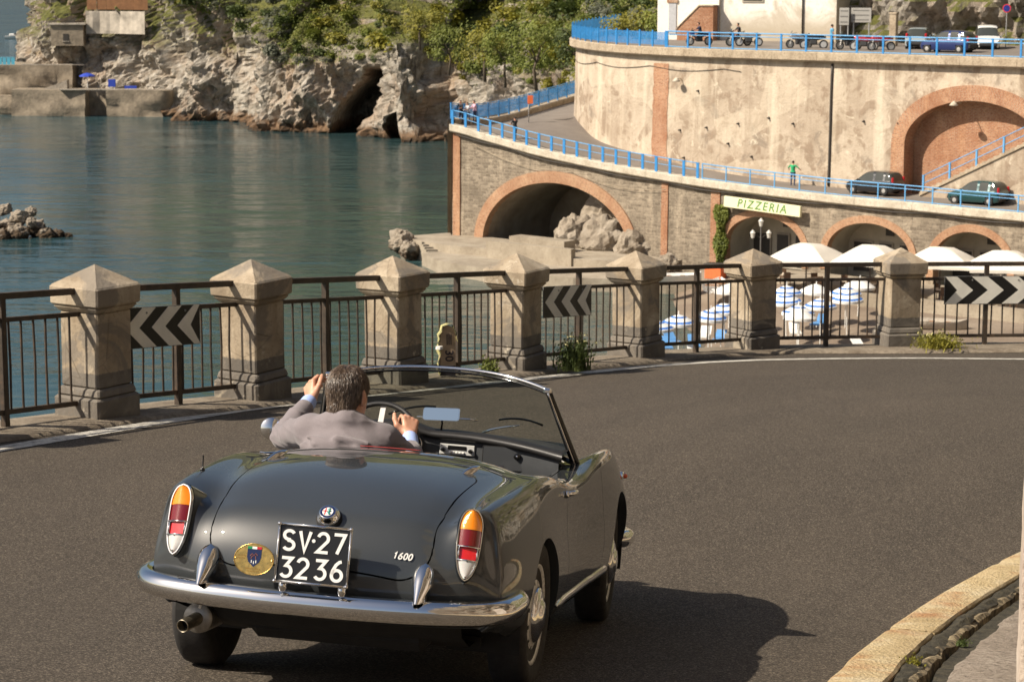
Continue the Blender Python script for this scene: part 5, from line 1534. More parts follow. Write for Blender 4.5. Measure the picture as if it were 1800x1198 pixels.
m = MB(); m.box((0, 0, .95), (1.35, .95, .08), None, .02); m.build('lid', M_DARK, rb)
lw = Path([(20, 133.5), (26, 128.5), (34, 122.5), (42, 117)], .5)
m = MB(); m.grid([[(*lw.at(s, o)[:2], z) for o, z in ((-.4, 1.95), (.0, 1.95), (.05, .8))] for s in lw.L]); m.build('beach_wall', M_LAND, label='low concrete wall between the beach and the restaurant terrace', cat='wall')

# ------------------------------------------------------------------ things at the railing: marker post, shrub, weeds
A, ex, ey, ez, L = panel_frames[5]
mk = empty('marker_post', A + ex * .93 - ey * .10 + ez * .06, (0, 0, .25), 'beige marker post wrapped in yellow plastic with 30 on it, tied to the railing', 'marker')
M_MK = plain('marker_beige', (.46, .34, .22), .7, var=.15, scale=10); M_YEL = plain('yellow_wrap', (.48, .44, .20), .5, var=.25, scale=14); M_INK = plain('marker_ink', (.03, .025, .035), .6)
m = MB(); m.prism([(-.085, .0), (.085, .0), (.085, .46), (.05, .53), (0, .555), (-.05, .53), (-.085, .46)], -.03, .03, lambda u, v, h: (u, h, v)); me = m.mesh('board', M_MK); fix_normals(me); link('board', me, mk)
m = MB(); m.box((0, -.034, .055), (.16, .006, .11)); m.build('dark_band', M_INK, mk)
link('lettering', text_mesh('30', .13, M_INK, 'lettering', .002), mk, (.01, -.034, .22), Euler((pi / 2, pi / 2, 0)))
m = MB()
for k in range(3): m.box((-.01 + .022 * k, -.033, .40), (.009, .004, .12))
m.build('bars', M_INK, mk)
m = MB(); G = []
for k in range(15):
    a = -.2 + 3.5 * k / 14
    G.append([(-.10 * cos(a) + .012 * sin(k * 2.3), dy + .015 * sin(k * 1.7), .40 + .17 * sin(a)) for dy in (-.05, .05)] )
m.grid(G); G = [[(-.098 + .02 * sin(z * 31 + q), -.045 + .05 * q, z) for q in range(3)] for z in np.linspace(.0, .42, 9)]; m.grid(G); m.build('yellow_wrap', M_YEL, mk, smooth=True)
m = MB(); m.lathe([(.045, .0), (.04, .03), (.02, .035), (0, .035)], (-.1, -.04, .30), 8); m.build('knot', M_WHITE, mk)

def tuft(name, loc, n_blade, h, spread, mat, label, flowers=None, seed=0):
    r = random.Random(seed); root = empty(name, loc, None, label, 'plant')
    vs = []; fs = []
    for k in range(n_blade):
        a = r.uniform(0, 6.28); d = Vector((cos(a), sin(a), 0)); hh = h * r.uniform(.45, 1.1); b0 = Vector((r.gauss(0, spread * .35), r.gauss(0, spread * .35), 0)); q = b0 + d * spread * r.uniform(.1, .6)
        w = Vector((-d.y, d.x, 0)) * r.uniform(.004, .010) * (1 + h)
        for i in range(3):
            t0, t1 = i / 3, (i + 1) / 3
            p0 = b0 + (q - b0) * t0 ** 1.5 + Vector((0, 0, hh * t0)); p1 = b0 + (q - b0) * t1 ** 1.5 + Vector((0, 0, hh * (t1 - .12 * t1 * t1)))
            b = len(vs); s0, s1 = 1 - t0 * .7, 1 - t1 * .7
            vs += [p0 - w * s0, p0 + w * s0, p1 + w * s1, p1 - w * s1]; fs.append((b, b + 1, b + 2, b + 3))
        for i in range(4):
            p = b0 + (q - b0) * r.uniform(.3, 1) + Vector((r.gauss(0, .02), r.gauss(0, .02), hh * r.uniform(.2, 1))); nrm = Vector((r.gauss(0, 1), r.gauss(0, 1), r.gauss(.6, 1))).normalized(); u = nrm.orthogonal().normalized(); wv = nrm.cross(u); s = r.uniform(.012, .026) * min(1, h / .2 + .12)
            b = len(vs); vs += [p - u * s, p + wv * s * .5, p + u * s, p - wv * s * .5]; fs.append((b, b + 1, b + 2, b + 3))
    m = MB(); m.add(vs, fs); m.build('leaves', mat, root)
    if flowers:
        m = MB()
        for k in range(flowers):
            p = Vector((r.gauss(0, spread * .45), r.gauss(0, spread * .45), h * r.uniform(.75, 1.15)))
            for i in range(5):
                q = p + Vector((r.gauss(0, .014), r.gauss(0, .014), r.gauss(0, .012))); nrm = Vector((r.gauss(0, 1), r.gauss(0, 1), r.gauss(0, 1))).normalized(); u = nrm.orthogonal().normalized() * .011; wv = nrm.cross(u).normalized() * .011
                m.add([q - u, q + wv, q + u, q - wv], [(0, 1, 2, 3)])
        m.build('flowers', M_YEL, root, kind='stuff')
tuft('flowering_shrub', (.72, 25.85, roadz(.72, 25.85) + .05), 300, .36, .22, M_LEAF['dark'], 'dark green shrub with yellow flowers at the foot of a pillar', 26, 1)
tuft('weed_tuft', (5.75, 30.25, roadz(5.75, 30.25) + .05), 260, .20, .36, M_LEAF['yellow'], 'yellow-green weeds at the foot of the rightmost pillar', 20, 2)
tuft('weed_tuft', (-.25, 24.75, roadz(-.25, 24.75) + .05), 60, .22, .14, M_LEAF['green'], 'thin green weeds between the railing panels left of the shrub pillar', None, 3)
tuft('weed_tuft', (7.2, 30.3, roadz(7.2, 30.3) + .05), 70, .10, .25, M_LEAF['grey'], 'low dry weeds under the right chevron board', None, 5)
kp = [(1.78, 9.72, .055), (2.62, 11.0, .05), (2.15, 10.5, .035)]
for k, (x, y, h) in enumerate(kp):
    tuft('weed_tuft', (x, y, roadz(x, y) + .09), 30, h, .035, M_LEAF[('yellow', 'grey', 'dark')[k]], ['bright green weed in the mossy kerb joint at the bottom', 'dry little weed on the inner pavement', 'small dark weed beside the broken edging'][k], None, 7 + k)
# ------------------------------------------------------------------ the grey two-seat roadster
CAR_YAW, CAR_PITCH, CAR_ROLL = -.188, radians(-8.0), .040
car = empty('vintage_roadster', (-.640, 9.411, 17.985), None, 'glossy dark grey open two-seat vintage roadster with a man at the wheel', 'car')
car_rot = Matrix.Rotation(CAR_YAW, 3, 'Z') @ Matrix.Rotation(CAR_PITCH, 3, 'X') @ Matrix.Rotation(CAR_ROLL, 3, 'Y')
car.rotation_euler = car_rot.to_euler()
CAR_M = Matrix.Translation(car.location) @ car_rot.to_4x4()

n = NT('graphite_car_paint')
n.color(n.ramp(n.noise(2.0, 3, .5), [(.3, (.033, .037, .040)), (.7, (.038, .042, .045))])).rough(.42)
n.set(Coat_Weight=1.0, Coat_Roughness=.012, Coat_IOR=1.6, Specular_IOR_Level=.2)
M_BODY = n.m
n = NT('chrome'); n.color((.80, .80, .80)).rough(n.ramp(n.noise(14, 5, .6), [(.35, .03), (.75, .10)])); n.set(Metallic=1.0); M_CHROME = n.m
M_STEEL = plain('wheel_silver', (.66, .65, .62), .30, .10, var=.08, scale=20)
M_RUBBER = plain('tyre_rubber', (.022, .020, .019), .78, var=.3, scale=18, bump=.3, bscale=90, bdist=.003)
M_UNDER = plain('underbody_black', (.012, .011, .010), .85)
M_BLACKV = plain('black_vinyl', (.018, .017, .017), .45, bump=.4, bscale=220, bdist=.001)
M_BLACKG = plain('black_gloss', (.010, .010, .010), .12, var=0)
M_REDTRIM = plain('red_piping', (.33, .03, .028), .5)
M_DASH = plain('dash_grey', (.055, .058, .062), .35, var=.05)
M_BRASS = plain('brass', (.60, .40, .13), .30, 1.0, var=.2, scale=30, bump=.35, bscale=160, bdist=.001)
M_GOLDLINE = plain('brass_engraving', (.30, .18, .05), .5, .8)
M_EXH = plain('exhaust_metal', (.30, .28, .25), .42, .9, var=.3, scale=25)
M_PIPE = plain('exhaust_tip', (.33, .29, .22), .35, .9, var=.3, scale=25)
M_PLATE = plain('plate_black', (.010, .010, .011), .35, var=0)
M_PLATEW = plain('plate_white', (.78, .78, .76), .4, var=.03)
def lens(name, c, rough=.12):
    n = NT(name); v = n.voro(420, 'F1'); n.color(n.mix(n.ramp(v, [(.1, .35), (.5, 0.0)]), c, tuple(x * .45 for x in c))).rough(rough)
    n.set(Coat_Weight=1.0, Coat_Roughness=.05, Subsurface_Weight=.15); n.bump(v, .2, .0015); return n.m
M_AMBER = lens('amber_lens', (.90, .27, .010)); M_RED = lens('red_lens', (.16, .004, .006)); M_REFL = lens('reflector_red', (.62, .015, .022)); M_CLEAR = lens('clear_lens', (.55, .54, .52))
n = NT('windscreen_glass'); n.n.remove(n.b)
tr = n.new('ShaderNodeBsdfTransparent'); tr.inputs[0].default_value = (.70, .74, .70, 1); gl = n.new('ShaderNodeBsdfGlossy'); gl.inputs['Roughness'].default_value = .02
fr = n.new('ShaderNodeFresnel'); fr.inputs[0].default_value = 1.5; mx = n.new('ShaderNodeMixShader'); n.l(fr.outputs[0], mx.inputs[0]); n.l(tr.outputs[0], mx.inputs[1]); n.l(gl.outputs[0], mx.inputs[2]); n.l(mx.outputs[0], n.out.inputs[0])
M_GLASS = n.m
n = NT('mirror_glass'); n.color((.85, .87, .88)).rough(.01); n.set(Metallic=1.0); M_MIRROR = n.m

# ---- body surface: a smooth cage, made to pass through measured points
STY = [-.80, -.72, -.55, -.32, -.05, .22, .46, .66, .90, 1.18, 1.45, 1.70, 1.98, 2.28, 2.55, 2.76, 2.90]
def ip(xs, ys): return lambda y: float(np.interp(y, xs, ys))
crestz = ip([-.82, -.74, -.55, -.3, 0, .25, .45, .62, .78, .95, 1.2, 1.45, 1.7, 2.0, 2.3, 2.6, 2.8, 2.92], [.815, .842, .866, .884, .902, .906, .888, .858, .836, .830, .838, .866, .888, .894, .880, .836, .765, .69])
crestx = ip([-.82, -.72, -.55, -.3, 0, .3, .6, 1.2, 1.7, 2.0, 2.4, 2.7, 2.92], [.595, .608, .622, .638, .648, .648, .662, .668, .665, .662, .642, .60, .50])
centz = ip([-.80, -.72, -.55, -.32, -.05, .22, .5, 1.2, 1.5, 1.70, 1.98, 2.28, 2.55, 2.76, 2.90], [.765, .815, .880, .926, .952, .962, .955, .95, .955, .945, .91, .86, .795, .73, .66])
valz = ip([-.80, -.72, -.55, -.32, -.05, .22, .46, .66, .9, 1.2, 1.5, 1.7, 2.0, 2.3, 2.6, 2.92], [.752, .788, .834, .868, .894, .910, .890, .862, .838, .842, .862, .862, .848, .812, .75, .65])
widx = ip([-.82, -.72, -.55, -.3, 0, .3, .6, .9, 1.2, 1.5, 2.0, 2.3, 2.6, 2.8, 2.92], [.690, .720, .748, .768, .780, .772, .762, .760, .763, .770, .784, .782, .755, .695, .61])
zbot = ip([-.82, -.55, -.3, .3, 2.0, 2.5, 2.92], [.375, .34, .28, .235, .235, .28, .36])
def yrear(x): return -.925 + .26 * x * x + .10 * max(abs(x) - .5, 0)
def yfront(x): return 3.02 - .42 * x * x
cv_, cf_ = [], []
def cadd(p): cv_.append(p); return len(cv_) - 1
NI_ = 6
topi = {}; sidei = {}
for j, y in enumerate(STY):
    cx, cz, c0, vz, w = crestx(y), crestz(y), centz(y), valz(y), widx(y)
    xs = [0, .21 * cx / .64, .41 * cx / .64, cx - .105, cx, cx + .062]
    zs_ = [c0, c0 - .004, (c0 * .55 + vz * .45) , vz, cz, cz - .040]
    for i in range(NI_):
        yy = y
        if j == 0: yy = yrear(xs[i]) + .085 if i < 4 else yrear(xs[i]) + .065
        if j == 1 and i < 4: yy = y + .26 * xs[i] ** 2 - .03
        if j == len(STY) - 1: yy = yfront(xs[i]) - .07
        topi[i, j] = cadd((xs[i], yy, zs_[i]))
    zsh = cz - .04; zb = zbot(y)
    for k, (fz, fw) in enumerate(((.30, .975), (.55, 1.0), (.75, .992), (.90, .965), (1.0, .90)), 1):
        z = zsh + (zb - zsh) * fz
        xx = w * fw
        yy = y
        if j == 0: yy = yrear(xx) + (.045, .025, .03, .06, .10)[k - 1]
        if j == len(STY) - 1: yy = yfront(xx) - .05
        sidei[k, j] = cadd((xx, yy, z))
    sidei[0, j] = topi[5, j]
for j in range(len(STY) - 1):
    for i in range(NI_ - 1): cf_.append((topi[i, j], topi[i, j + 1], topi[i + 1, j + 1], topi[i + 1, j])[::-1])
    for k in range(5): cf_.append((sidei[k, j], sidei[k, j + 1], sidei[k + 1, j + 1], sidei[k + 1, j])[::-1])
for jj, fn, sgn in ((0, yrear, 1), (len(STY) - 1, yfront, -1)):
    ri = {}
    for i in range(NI_):
        for k in range(6):
            if k == 0: ri[i, k] = topi[i, jj]
            elif i == 5: ri[i, k] = sidei[k, jj]
            else:
                xt = cv_[topi[i, jj]][0]; xs5 = cv_[topi[5, jj]][0]; sx = cv_[sidei[k, jj]][0]
                x = xt * sx / xs5
                zt_ = cv_[topi[i, jj]][2]; zb = zbot(STY[jj])
                z = zt_ + (zb - zt_) * (0, .26, .52, .74, .89, 1.0)[k]
                ri[i, k] = cadd((x, fn(x) + sgn * (0, .022, 0, .012, .05, .10)[k], z))
    for i in range(NI_ - 1):
        for k in range(5):
            q = (ri[i, k], ri[i + 1, k], ri[i + 1, k + 1], ri[i, k + 1])
            cf_.append(q[::-1] if jj == 0 else q)
# mirror
nh = len(cv_); mp_ = {}
full = list(cv_)
for a, p in enumerate(cv_):
    if abs(p[0]) < 1e-6: mp_[a] = a
    else: mp_[a] = len(full); full.append((-p[0], p[1], p[2]))
ff = cf_ + [tuple(mp_[a] for a in f)[::-1] for f in cf_]
target = np.array(full); cage = target.copy()
def subsurf(V_, F_, lev):
    me = bpy.data.meshes.new('tmp'); me.from_pydata([tuple(p) for p in V_], [], F_); ob = bpy.data.objects.new('tmp', me); COL.objects.link(ob)
    md = ob.modifiers.new('s', 'SUBSURF'); md.levels = lev; md.render_levels = lev
    m2 = bpy.data.meshes.new_from_object(ob.evaluated_get(bpy.context.evaluated_depsgraph_get()))
    co = np.empty(len(m2.vertices) * 3); m2.vertices.foreach_get('co', co); co = co.reshape(-1, 3)
    fv = np.array([tuple(p.vertices) for p in m2.polygons])
    bpy.data.objects.remove(ob); bpy.data.meshes.remove(me); bpy.data.meshes.remove(m2)
    return co, fv
for _ in range(4):
    co, _f = subsurf(cage, ff, 3)
    cage += (target - co[:len(target)]) * .8
BV, BF = subsurf(cage, ff, 4)

def vnormals(Vv, Ff):
    a, b, c, d = (Vv[Ff[:, i]] for i in range(4))
    fn = np.cross(c - a, d - b); nn = np.zeros_like(Vv)
    for i in range(4): np.add.at(nn, Ff[:, i], fn)
    return nn / (np.linalg.norm(nn, axis=1)[:, None] + 1e-12)
def split(shell_, sd, gap=.002, flange=.016, toward=None):
    """cut a triangle shell along sd = 0; returns the inside and outside shells, each with a turned-in edge"""
    Vv, Tt, Nn = shell_
    e = 1e-4
    d = sd(Vv); d = np.where(np.abs(d) < 2e-4, 2e-4, d)
    neg = d < 0; cnt = neg[Tt].sum(1)
    nv = []; nn_ = []; key = {}
    def cutp(i, j):
        k = (i, j) if i < j else (j, i)
        if k not in key:
            t0, t1 = 0.0, 1.0
            p, q = Vv[k[0]], Vv[k[1]]; f0, f1 = d[k[0]], d[k[1]]
            t = f0 / (f0 - f1)
            for _ in range(2):
                f = float(sd((p + (q - p) * t)[None])[0])
                if abs(f) > .5: break
                if (f < 0) == (f0 < 0): t0, f0 = t, f
                else: t1, f1 = t, f
                t = t0 + (t1 - t0) * f0 / (f0 - f1)
            key[k] = len(Vv) + len(nv); nv.append(p + (q - p) * t); m_ = Nn[k[0]] * (1 - t) + Nn[k[1]] * t; nn_.append(m_ / (np.linalg.norm(m_) + 1e-9))
        return key[k]
    res = {True: [], False: []}; bde = {True: [], False: []}
    for tri in Tt[(cnt == 1) | (cnt == 2)]:
        ng = neg[tri]; lone = ng.sum() == 1
        k = int(np.argmax(ng)) if lone else int(np.argmin(ng))
        a_, b_, c_ = int(tri[k]), int(tri[(k + 1) % 3]), int(tri[(k + 2) % 3])
        p, q = cutp(a_, b_), cutp(a_, c_)
        side = bool(lone)
        res[side].append((a_, p, q)); bde[side].append((p, q))
        res[not side] += [(p, b_, c_), (p, c_, q)]; bde[not side].append((q, p))
    VA = np.vstack([Vv, np.array(nv).reshape(-1, 3)]); NA = np.vstack([Nn, np.array(nn_).reshape(-1, 3)])
    cutflag = np.zeros(len(VA), bool); cutflag[len(Vv):] = True
    out = []
    for side, sg in ((True, -1), (False, 1)):
        keep = Tt[cnt == (3 if side else 0)]
        F_ = np.vstack([keep, np.array(res[side], int).reshape(-1, 3)])
        used = np.unique(F_); mpi = -np.ones(len(VA), int); mpi[used] = np.arange(len(used))
        v = VA[used].copy(); f = mpi[F_]; nn = NA[used].copy(); o = cutflag[used]
        P = v[o]; g = np.stack([(sd(P + np.eye(3)[k] * e) - sd(P - np.eye(3)[k] * e)) / (2 * e) for k in range(3)], 1)
        g -= nn[o] * (g * nn[o]).sum(1)[:, None]; g /= np.linalg.norm(g, axis=1)[:, None] + 1e-9
        v[o] += g * gap * sg
        G_ = np.zeros_like(v); G_[o] = g
        bd = mpi[np.array(bde[side], int).reshape(-1, 2)]
        if flange and len(bd):
            bu = np.unique(bd); base = len(v); i1 = {a_: base + k for k, a_ in enumerate(bu)}; i2 = {a_: base + len(bu) + k for k, a_ in enumerate(bu)}
            ext = v[bu] - nn[bu] * flange if toward is None else v[bu] + toward(v[bu]) * flange
            v = np.vstack([v, v[bu], ext]); fn = -G_[bu] * sg; nn = np.vstack([nn, fn, fn])
            f = np.vstack([f, [(i1[b_], i1[a_], i2[a_]) for a_, b_ in bd], [(i1[b_], i2[a_], i2[b_]) for a_, b_ in bd]])
        out.append((v, f, nn))
    return out
def rrect(u, v, cu, cv2, hu, hv, r_):
    qx = np.abs(u - cu) - hu + r_; qy = np.abs(v - cv2) - hv + r_
    return np.hypot(np.maximum(qx, 0), np.maximum(qy, 0)) + np.minimum(np.maximum(qx, qy), 0) - r_
def sd_lid(P):
    t = P[:, 1] + P[:, 2]; hw = .450 + .035 * np.clip(t, 0, 1)
    d = rrect(P[:, 0] * .455 / hw, t / 1.25, 0, .270 / 1.25, .455, .605 / 1.25, .14)
    return np.where(P[:, 2] < .5, 1.0, d)
def sd_cockpit(P):
    d = rrect(P[:, 0], P[:, 1], 0, .93, .575 + 0 * P[:, 1], .60, .16)
    return np.where(P[:, 2] < .74, 1.0, d)
def sd_arch(y0, r_):
    def f(P):
        d = np.hypot(P[:, 1] - y0, P[:, 2] - .315) - r_
        return np.where(np.abs(P[:, 0]) < .5, 1.0, d)
    return f
def sd_door(side):
    def f(P):
        d = rrect(P[:, 1] - .02 * (P[:, 2] - .5), P[:, 2], 1.145, .70, .505, .385, .05)
        return np.where(P[:, 0] * side < .585, 1.0, d)
    return f
def sd_hood(P):
    d = rrect(P[:, 0], P[:, 1], 0, 2.2, .47 - .06 * (P[:, 1] - 1.6), .55, .12)
    return np.where(P[:, 2] < .62, 1.0, d)
shell = (BV, np.vstack([BF[:, [0, 1, 2]], BF[:, [0, 2, 3]]]), vnormals(BV, BF))
(lid, shell) = split(shell, sd_lid, .0034, .018)
(_, shell) = split(shell, sd_cockpit, 0.0, .03)
inward = lambda v: np.stack([-np.sign(v[:, 0]), 0 * v[:, 0], 0 * v[:, 0]], 1)
(_, shell) = split(shell, sd_arch(0.0, .352), 0.0, .05, inward)
(_, shell) = split(shell, sd_arch(2.25, .356), 0.0, .05, inward)
(door_r, shell) = split(shell, sd_door(1), .0028, .016)
(door_l, shell) = split(shell, sd_door(-1), .0028, .016)
(hood, shell) = split(shell, sd_hood, .002, .016)
def shell_obj(name, vf, mat, parent=car, **kw):
    me = np_mesh(name, vf[0], vf[1], mat, smooth=True)
    if len(me.vertices) == len(vf[2]): me.normals_split_custom_set_from_vertices([tuple(x) for x in vf[2]])
    return link(name, me, parent, **kw)
body = shell_obj('body', shell, M_BODY)
lid_o = shell_obj('boot_lid', lid, M_BODY)
dr = shell_obj('door', door_r, M_BODY); dl = shell_obj('door', door_l, M_BODY); hd = shell_obj('bonnet', hood, M_BODY)
def surf(x, y=None, z=None, rear=False):
    """point and normal of the body near the given coordinates"""
    global _BN
    try: _BN
    except NameError: _BN = vnormals(BV, BF)
    if rear: dd = (BV[:, 0] - x) ** 2 + (BV[:, 2] - z) ** 2 + np.where(BV[:, 1] > -.4, 9, 0)
    elif z is None: dd = (BV[:, 0] - x) ** 2 + (BV[:, 1] - y) ** 2 + np.where(BV[:, 2] < .6, 9, 0)
    else: dd = (BV[:, 1] - y) ** 2 + (BV[:, 2] - z) ** 2 + np.where(BV[:, 0] * np.sign(x) < .3, 9, 0)
    i = int(np.argmin(dd)); return Vector(BV[i]), Vector(_BN[i])

# inner shell, floor, wheel wells
m = MB(); m.box((0, 1.1, .27), (1.16, 3.0, .04)); m.build('floor_pan', M_UNDER, car)
m = MB(); m.grid([[(x, yrear(x) + .10, .40), (x, yrear(x) + .14, .33), (x, yrear(x) + .30, .27), (x, -.35, .27)] for x in np.linspace(-.56, .56, 15)]); m.build('rear_valance', M_UNDER, car, smooth=True)
m = MB(); m.tube([(-.62, .0, .30), (.62, .0, .30)], .045, 10); m.lathe([(.06, -.12), (.13, -.05), (.13, .05), (.06, .12)], (0, 0, .30), 14, axis='x'); m.build('rear_axle', M_UNDER, car, smooth=True)
m = MB(); m.box((.05, -.48, .33), (.75, .42, .16), None, .04); m.build('fuel_tank', M_UNDER, car)
for s in (-1, 1):
    for y0, r_ in ((0, .372), (2.25, .376)):
        m = MB(); G = []
        for k in range(25):
            a = -.25 + (pi + .5) * k / 24
            G.append([(s * .735, y0 + r_ * cos(a), .315 + r_ * sin(a)), (s * .43, y0 + r_ * cos(a), .315 + r_ * sin(a))])
        m.grid(G); m.add([g[1] for g in G], [tuple(range(25))]); m.build('wheel_well', M_UNDER, car)

# wheels
def wheel_parts():
    R = .315
    t = MB(); t.lathe([(.205, -.062), (.222, -.074), (.262, -.083), (.292, -.079), (.308, -.066), (.314, -.045), (.3155, -.02), (.3155, .02), (.314, .045), (.308, .066), (.292, .079), (.262, .083), (.222, .074), (.205, .062)], n=56, axis='x')
    tm = t.mesh('tyre', M_RUBBER, smooth=True)
    g = MB()
    for x in (-.045, -.015, .015, .045): g.lathe([(.3162, x - .004), (.3162, x + .004)], n=56, axis='x')
    r_ = MB(); r_.lathe([(.206, -.060), (.215, -.066), (.213, -.05), (.190, -.035), (.188, .02), (.198, .040), (.204, .055), (.216, .064), (.213, .070), (.202, .066), (.192, .058), (.184, .044), (.165, .038)], n=56, axis='x'); rm = r_.mesh('rim', M_STEEL, smooth=True)
    # disc with round holes
    d = MB(); nseg = 96; G = []
    prof = [(.183, .040), (.172, .050), (.160, .057), (.146, .063), (.132, .066), (.118, .066), (.098, .060), (.05, .058)]
    d.lathe(prof, n=nseg, axis='x'); keep = []
    for f in d.f:
        if len(f) != 4: keep.append(f); continue
        c = np.mean([d.v[i] for i in f], axis=0); a = math.atan2(c[2], c[1]); rr = math.hypot(c[1], c[2])
        ah = (a % (2 * pi / 12)) - pi / 12
        if math.hypot(rr * ah / .016, (rr - .150) / .017) < 1: continue
        keep.append(f)
    d.f = keep; d.m = [0] * len(keep); dm = d.mesh('wheel_disc', M_STEEL, smooth=True)
    bk = MB(); bk.lathe([(.185, .005), (.0, .005)], n=24, axis='x'); bm_ = bk.mesh('brake_drum', M_UNDER)
    h = MB(); h.lathe([(.118, .065), (.120, .074), (.112, .084), (.085, .094), (.06, .099), (.055, .105), (.03, .110), (0, .111)], n=48, axis='x'); hm = h.mesh('hubcap', M_CHROME, smooth=True)
    return tm, rm, dm, bm_, hm
WPARTS = wheel_parts()
for x, y, rz in ((-.698, 0, 0), (.662, 0, 0), (-.655, 2.25, .0), (.655, 2.25, .05)):
    wpos = CAR_M @ Vector((x, y, 0)); gapz = roadz(wpos.x, wpos.y) - wpos.z
    w = link('wheel', WPARTS[0], car, (x, y, .313 + gapz), (.3 * y, 0, (pi if x < 0 else 0) + rz))
    for nm, me in zip(('rim', 'wheel_disc', 'brake_drum', 'hubcap'), WPARTS[1:]): link(nm, me, w)

# ---- rear bumper and overriders
def bumper(path, prof, mat, name, ends=True):
    P = np.array(catmull(path, 10)); T = np.gradient(P, axis=0); T /= np.linalg.norm(T, axis=1)[:, None]
    m = MB(); G = []
    L = np.r_[0, np.cumsum(np.linalg.norm(np.diff(P, axis=0), axis=1))]; tot = L[-1]
    for p, t, l in zip(P, T, L):
        nout = np.array([t[1], -t[0], 0]); nout /= np.linalg.norm(nout) + 1e-9
        e = min(l, tot - l); sc = .35 + .65 * sqrt(min(e / .07, 1.0))
        G.append([tuple(p + nout * (o - .02) * sc + np.array([0, 0, z * sc])) for o, z in prof])
    m.grid(G, closed_v=True); k = len(prof); m.f += [tuple(range(k)), tuple(range((len(G) - 1) * k, len(G) * k))[::-1]]; m.m += [0, 0]
    me = m.mesh(name, mat); fix_normals(me); me.polygons.foreach_set('use_smooth', [True] * len(me.polygons)); me.set_sharp_from_angle(angle=radians(50)); return link(name, me, car)
BP = [(-.70, -.42, .472), (-.762, -.54, .470), (-.764, -.66, .466), (-.734, -.785, .460), (-.645, -.880, .456), (-.45, -.950, .452), (-.2, -.985, .450), (0, -.992, .450)]
BP = BP + [(-x, y, z) for x, y, z in BP[-2::-1]]
prof = [(-.012, -.046), (.012, -.050), (.034, -.040), (.048, -.018), (.052, .004), (.046, .026), (.030, .042), (.008, .048), (-.012, .040)]
bumper([(x * 1.0, y, z) for x, y, z in BP], prof, M_CHROME, 'rear_bumper')
bumper([(-.66, 2.62, .37), (-.74, 2.78, .37), (-.71, 2.95, .365), (-.52, 3.07, .36), (0, 3.12, .36), (.52, 3.07, .36), (.71, 2.95, .365), (.74, 2.78, .37), (.66, 2.62, .37)][::-1], prof, M_CHROME, 'front_bumper')
for s in (-1, 1):
    x0 = s * .435; yb = -1.0 + .10
    m = MB(); G = []
    for k in range(17):
        t = k / 16; z = .494 + .143 * t
        up_ = sqrt(max(1 - max(0, (t - .60) / .40) ** 2.0, 0)); dn = min(1, (t / .42)) ** .62
        w = .0405 * up_ * (.50 + .50 * dn) + .001
        dpt = (.030 + .055 * (1 - t)) * up_ + .002
        lean = .05 * t
        G.append([(x0 + w * cos(a), -.965 + .06 * abs(x0) - dpt * sin(a) + lean + .012, z) for a in np.linspace(-.5, pi + .5, 19)])
    m.grid(G); me = m.mesh('overrider', M_CHROME, smooth=True); fix_normals(me); link('overrider', me, car)
    m = MB(); m.tube([(x0, -.93, .45), (x0, -.8, .45)], .02, 8); m.build('bumper_bracket', M_UNDER, car)
m = MB()
for x in (-.55, .55): m.box((x, yrear(x) - .062, .452), (.006, .02, .10))
m.build('bumper_seam', M_UNDER, car, kind='stuff')

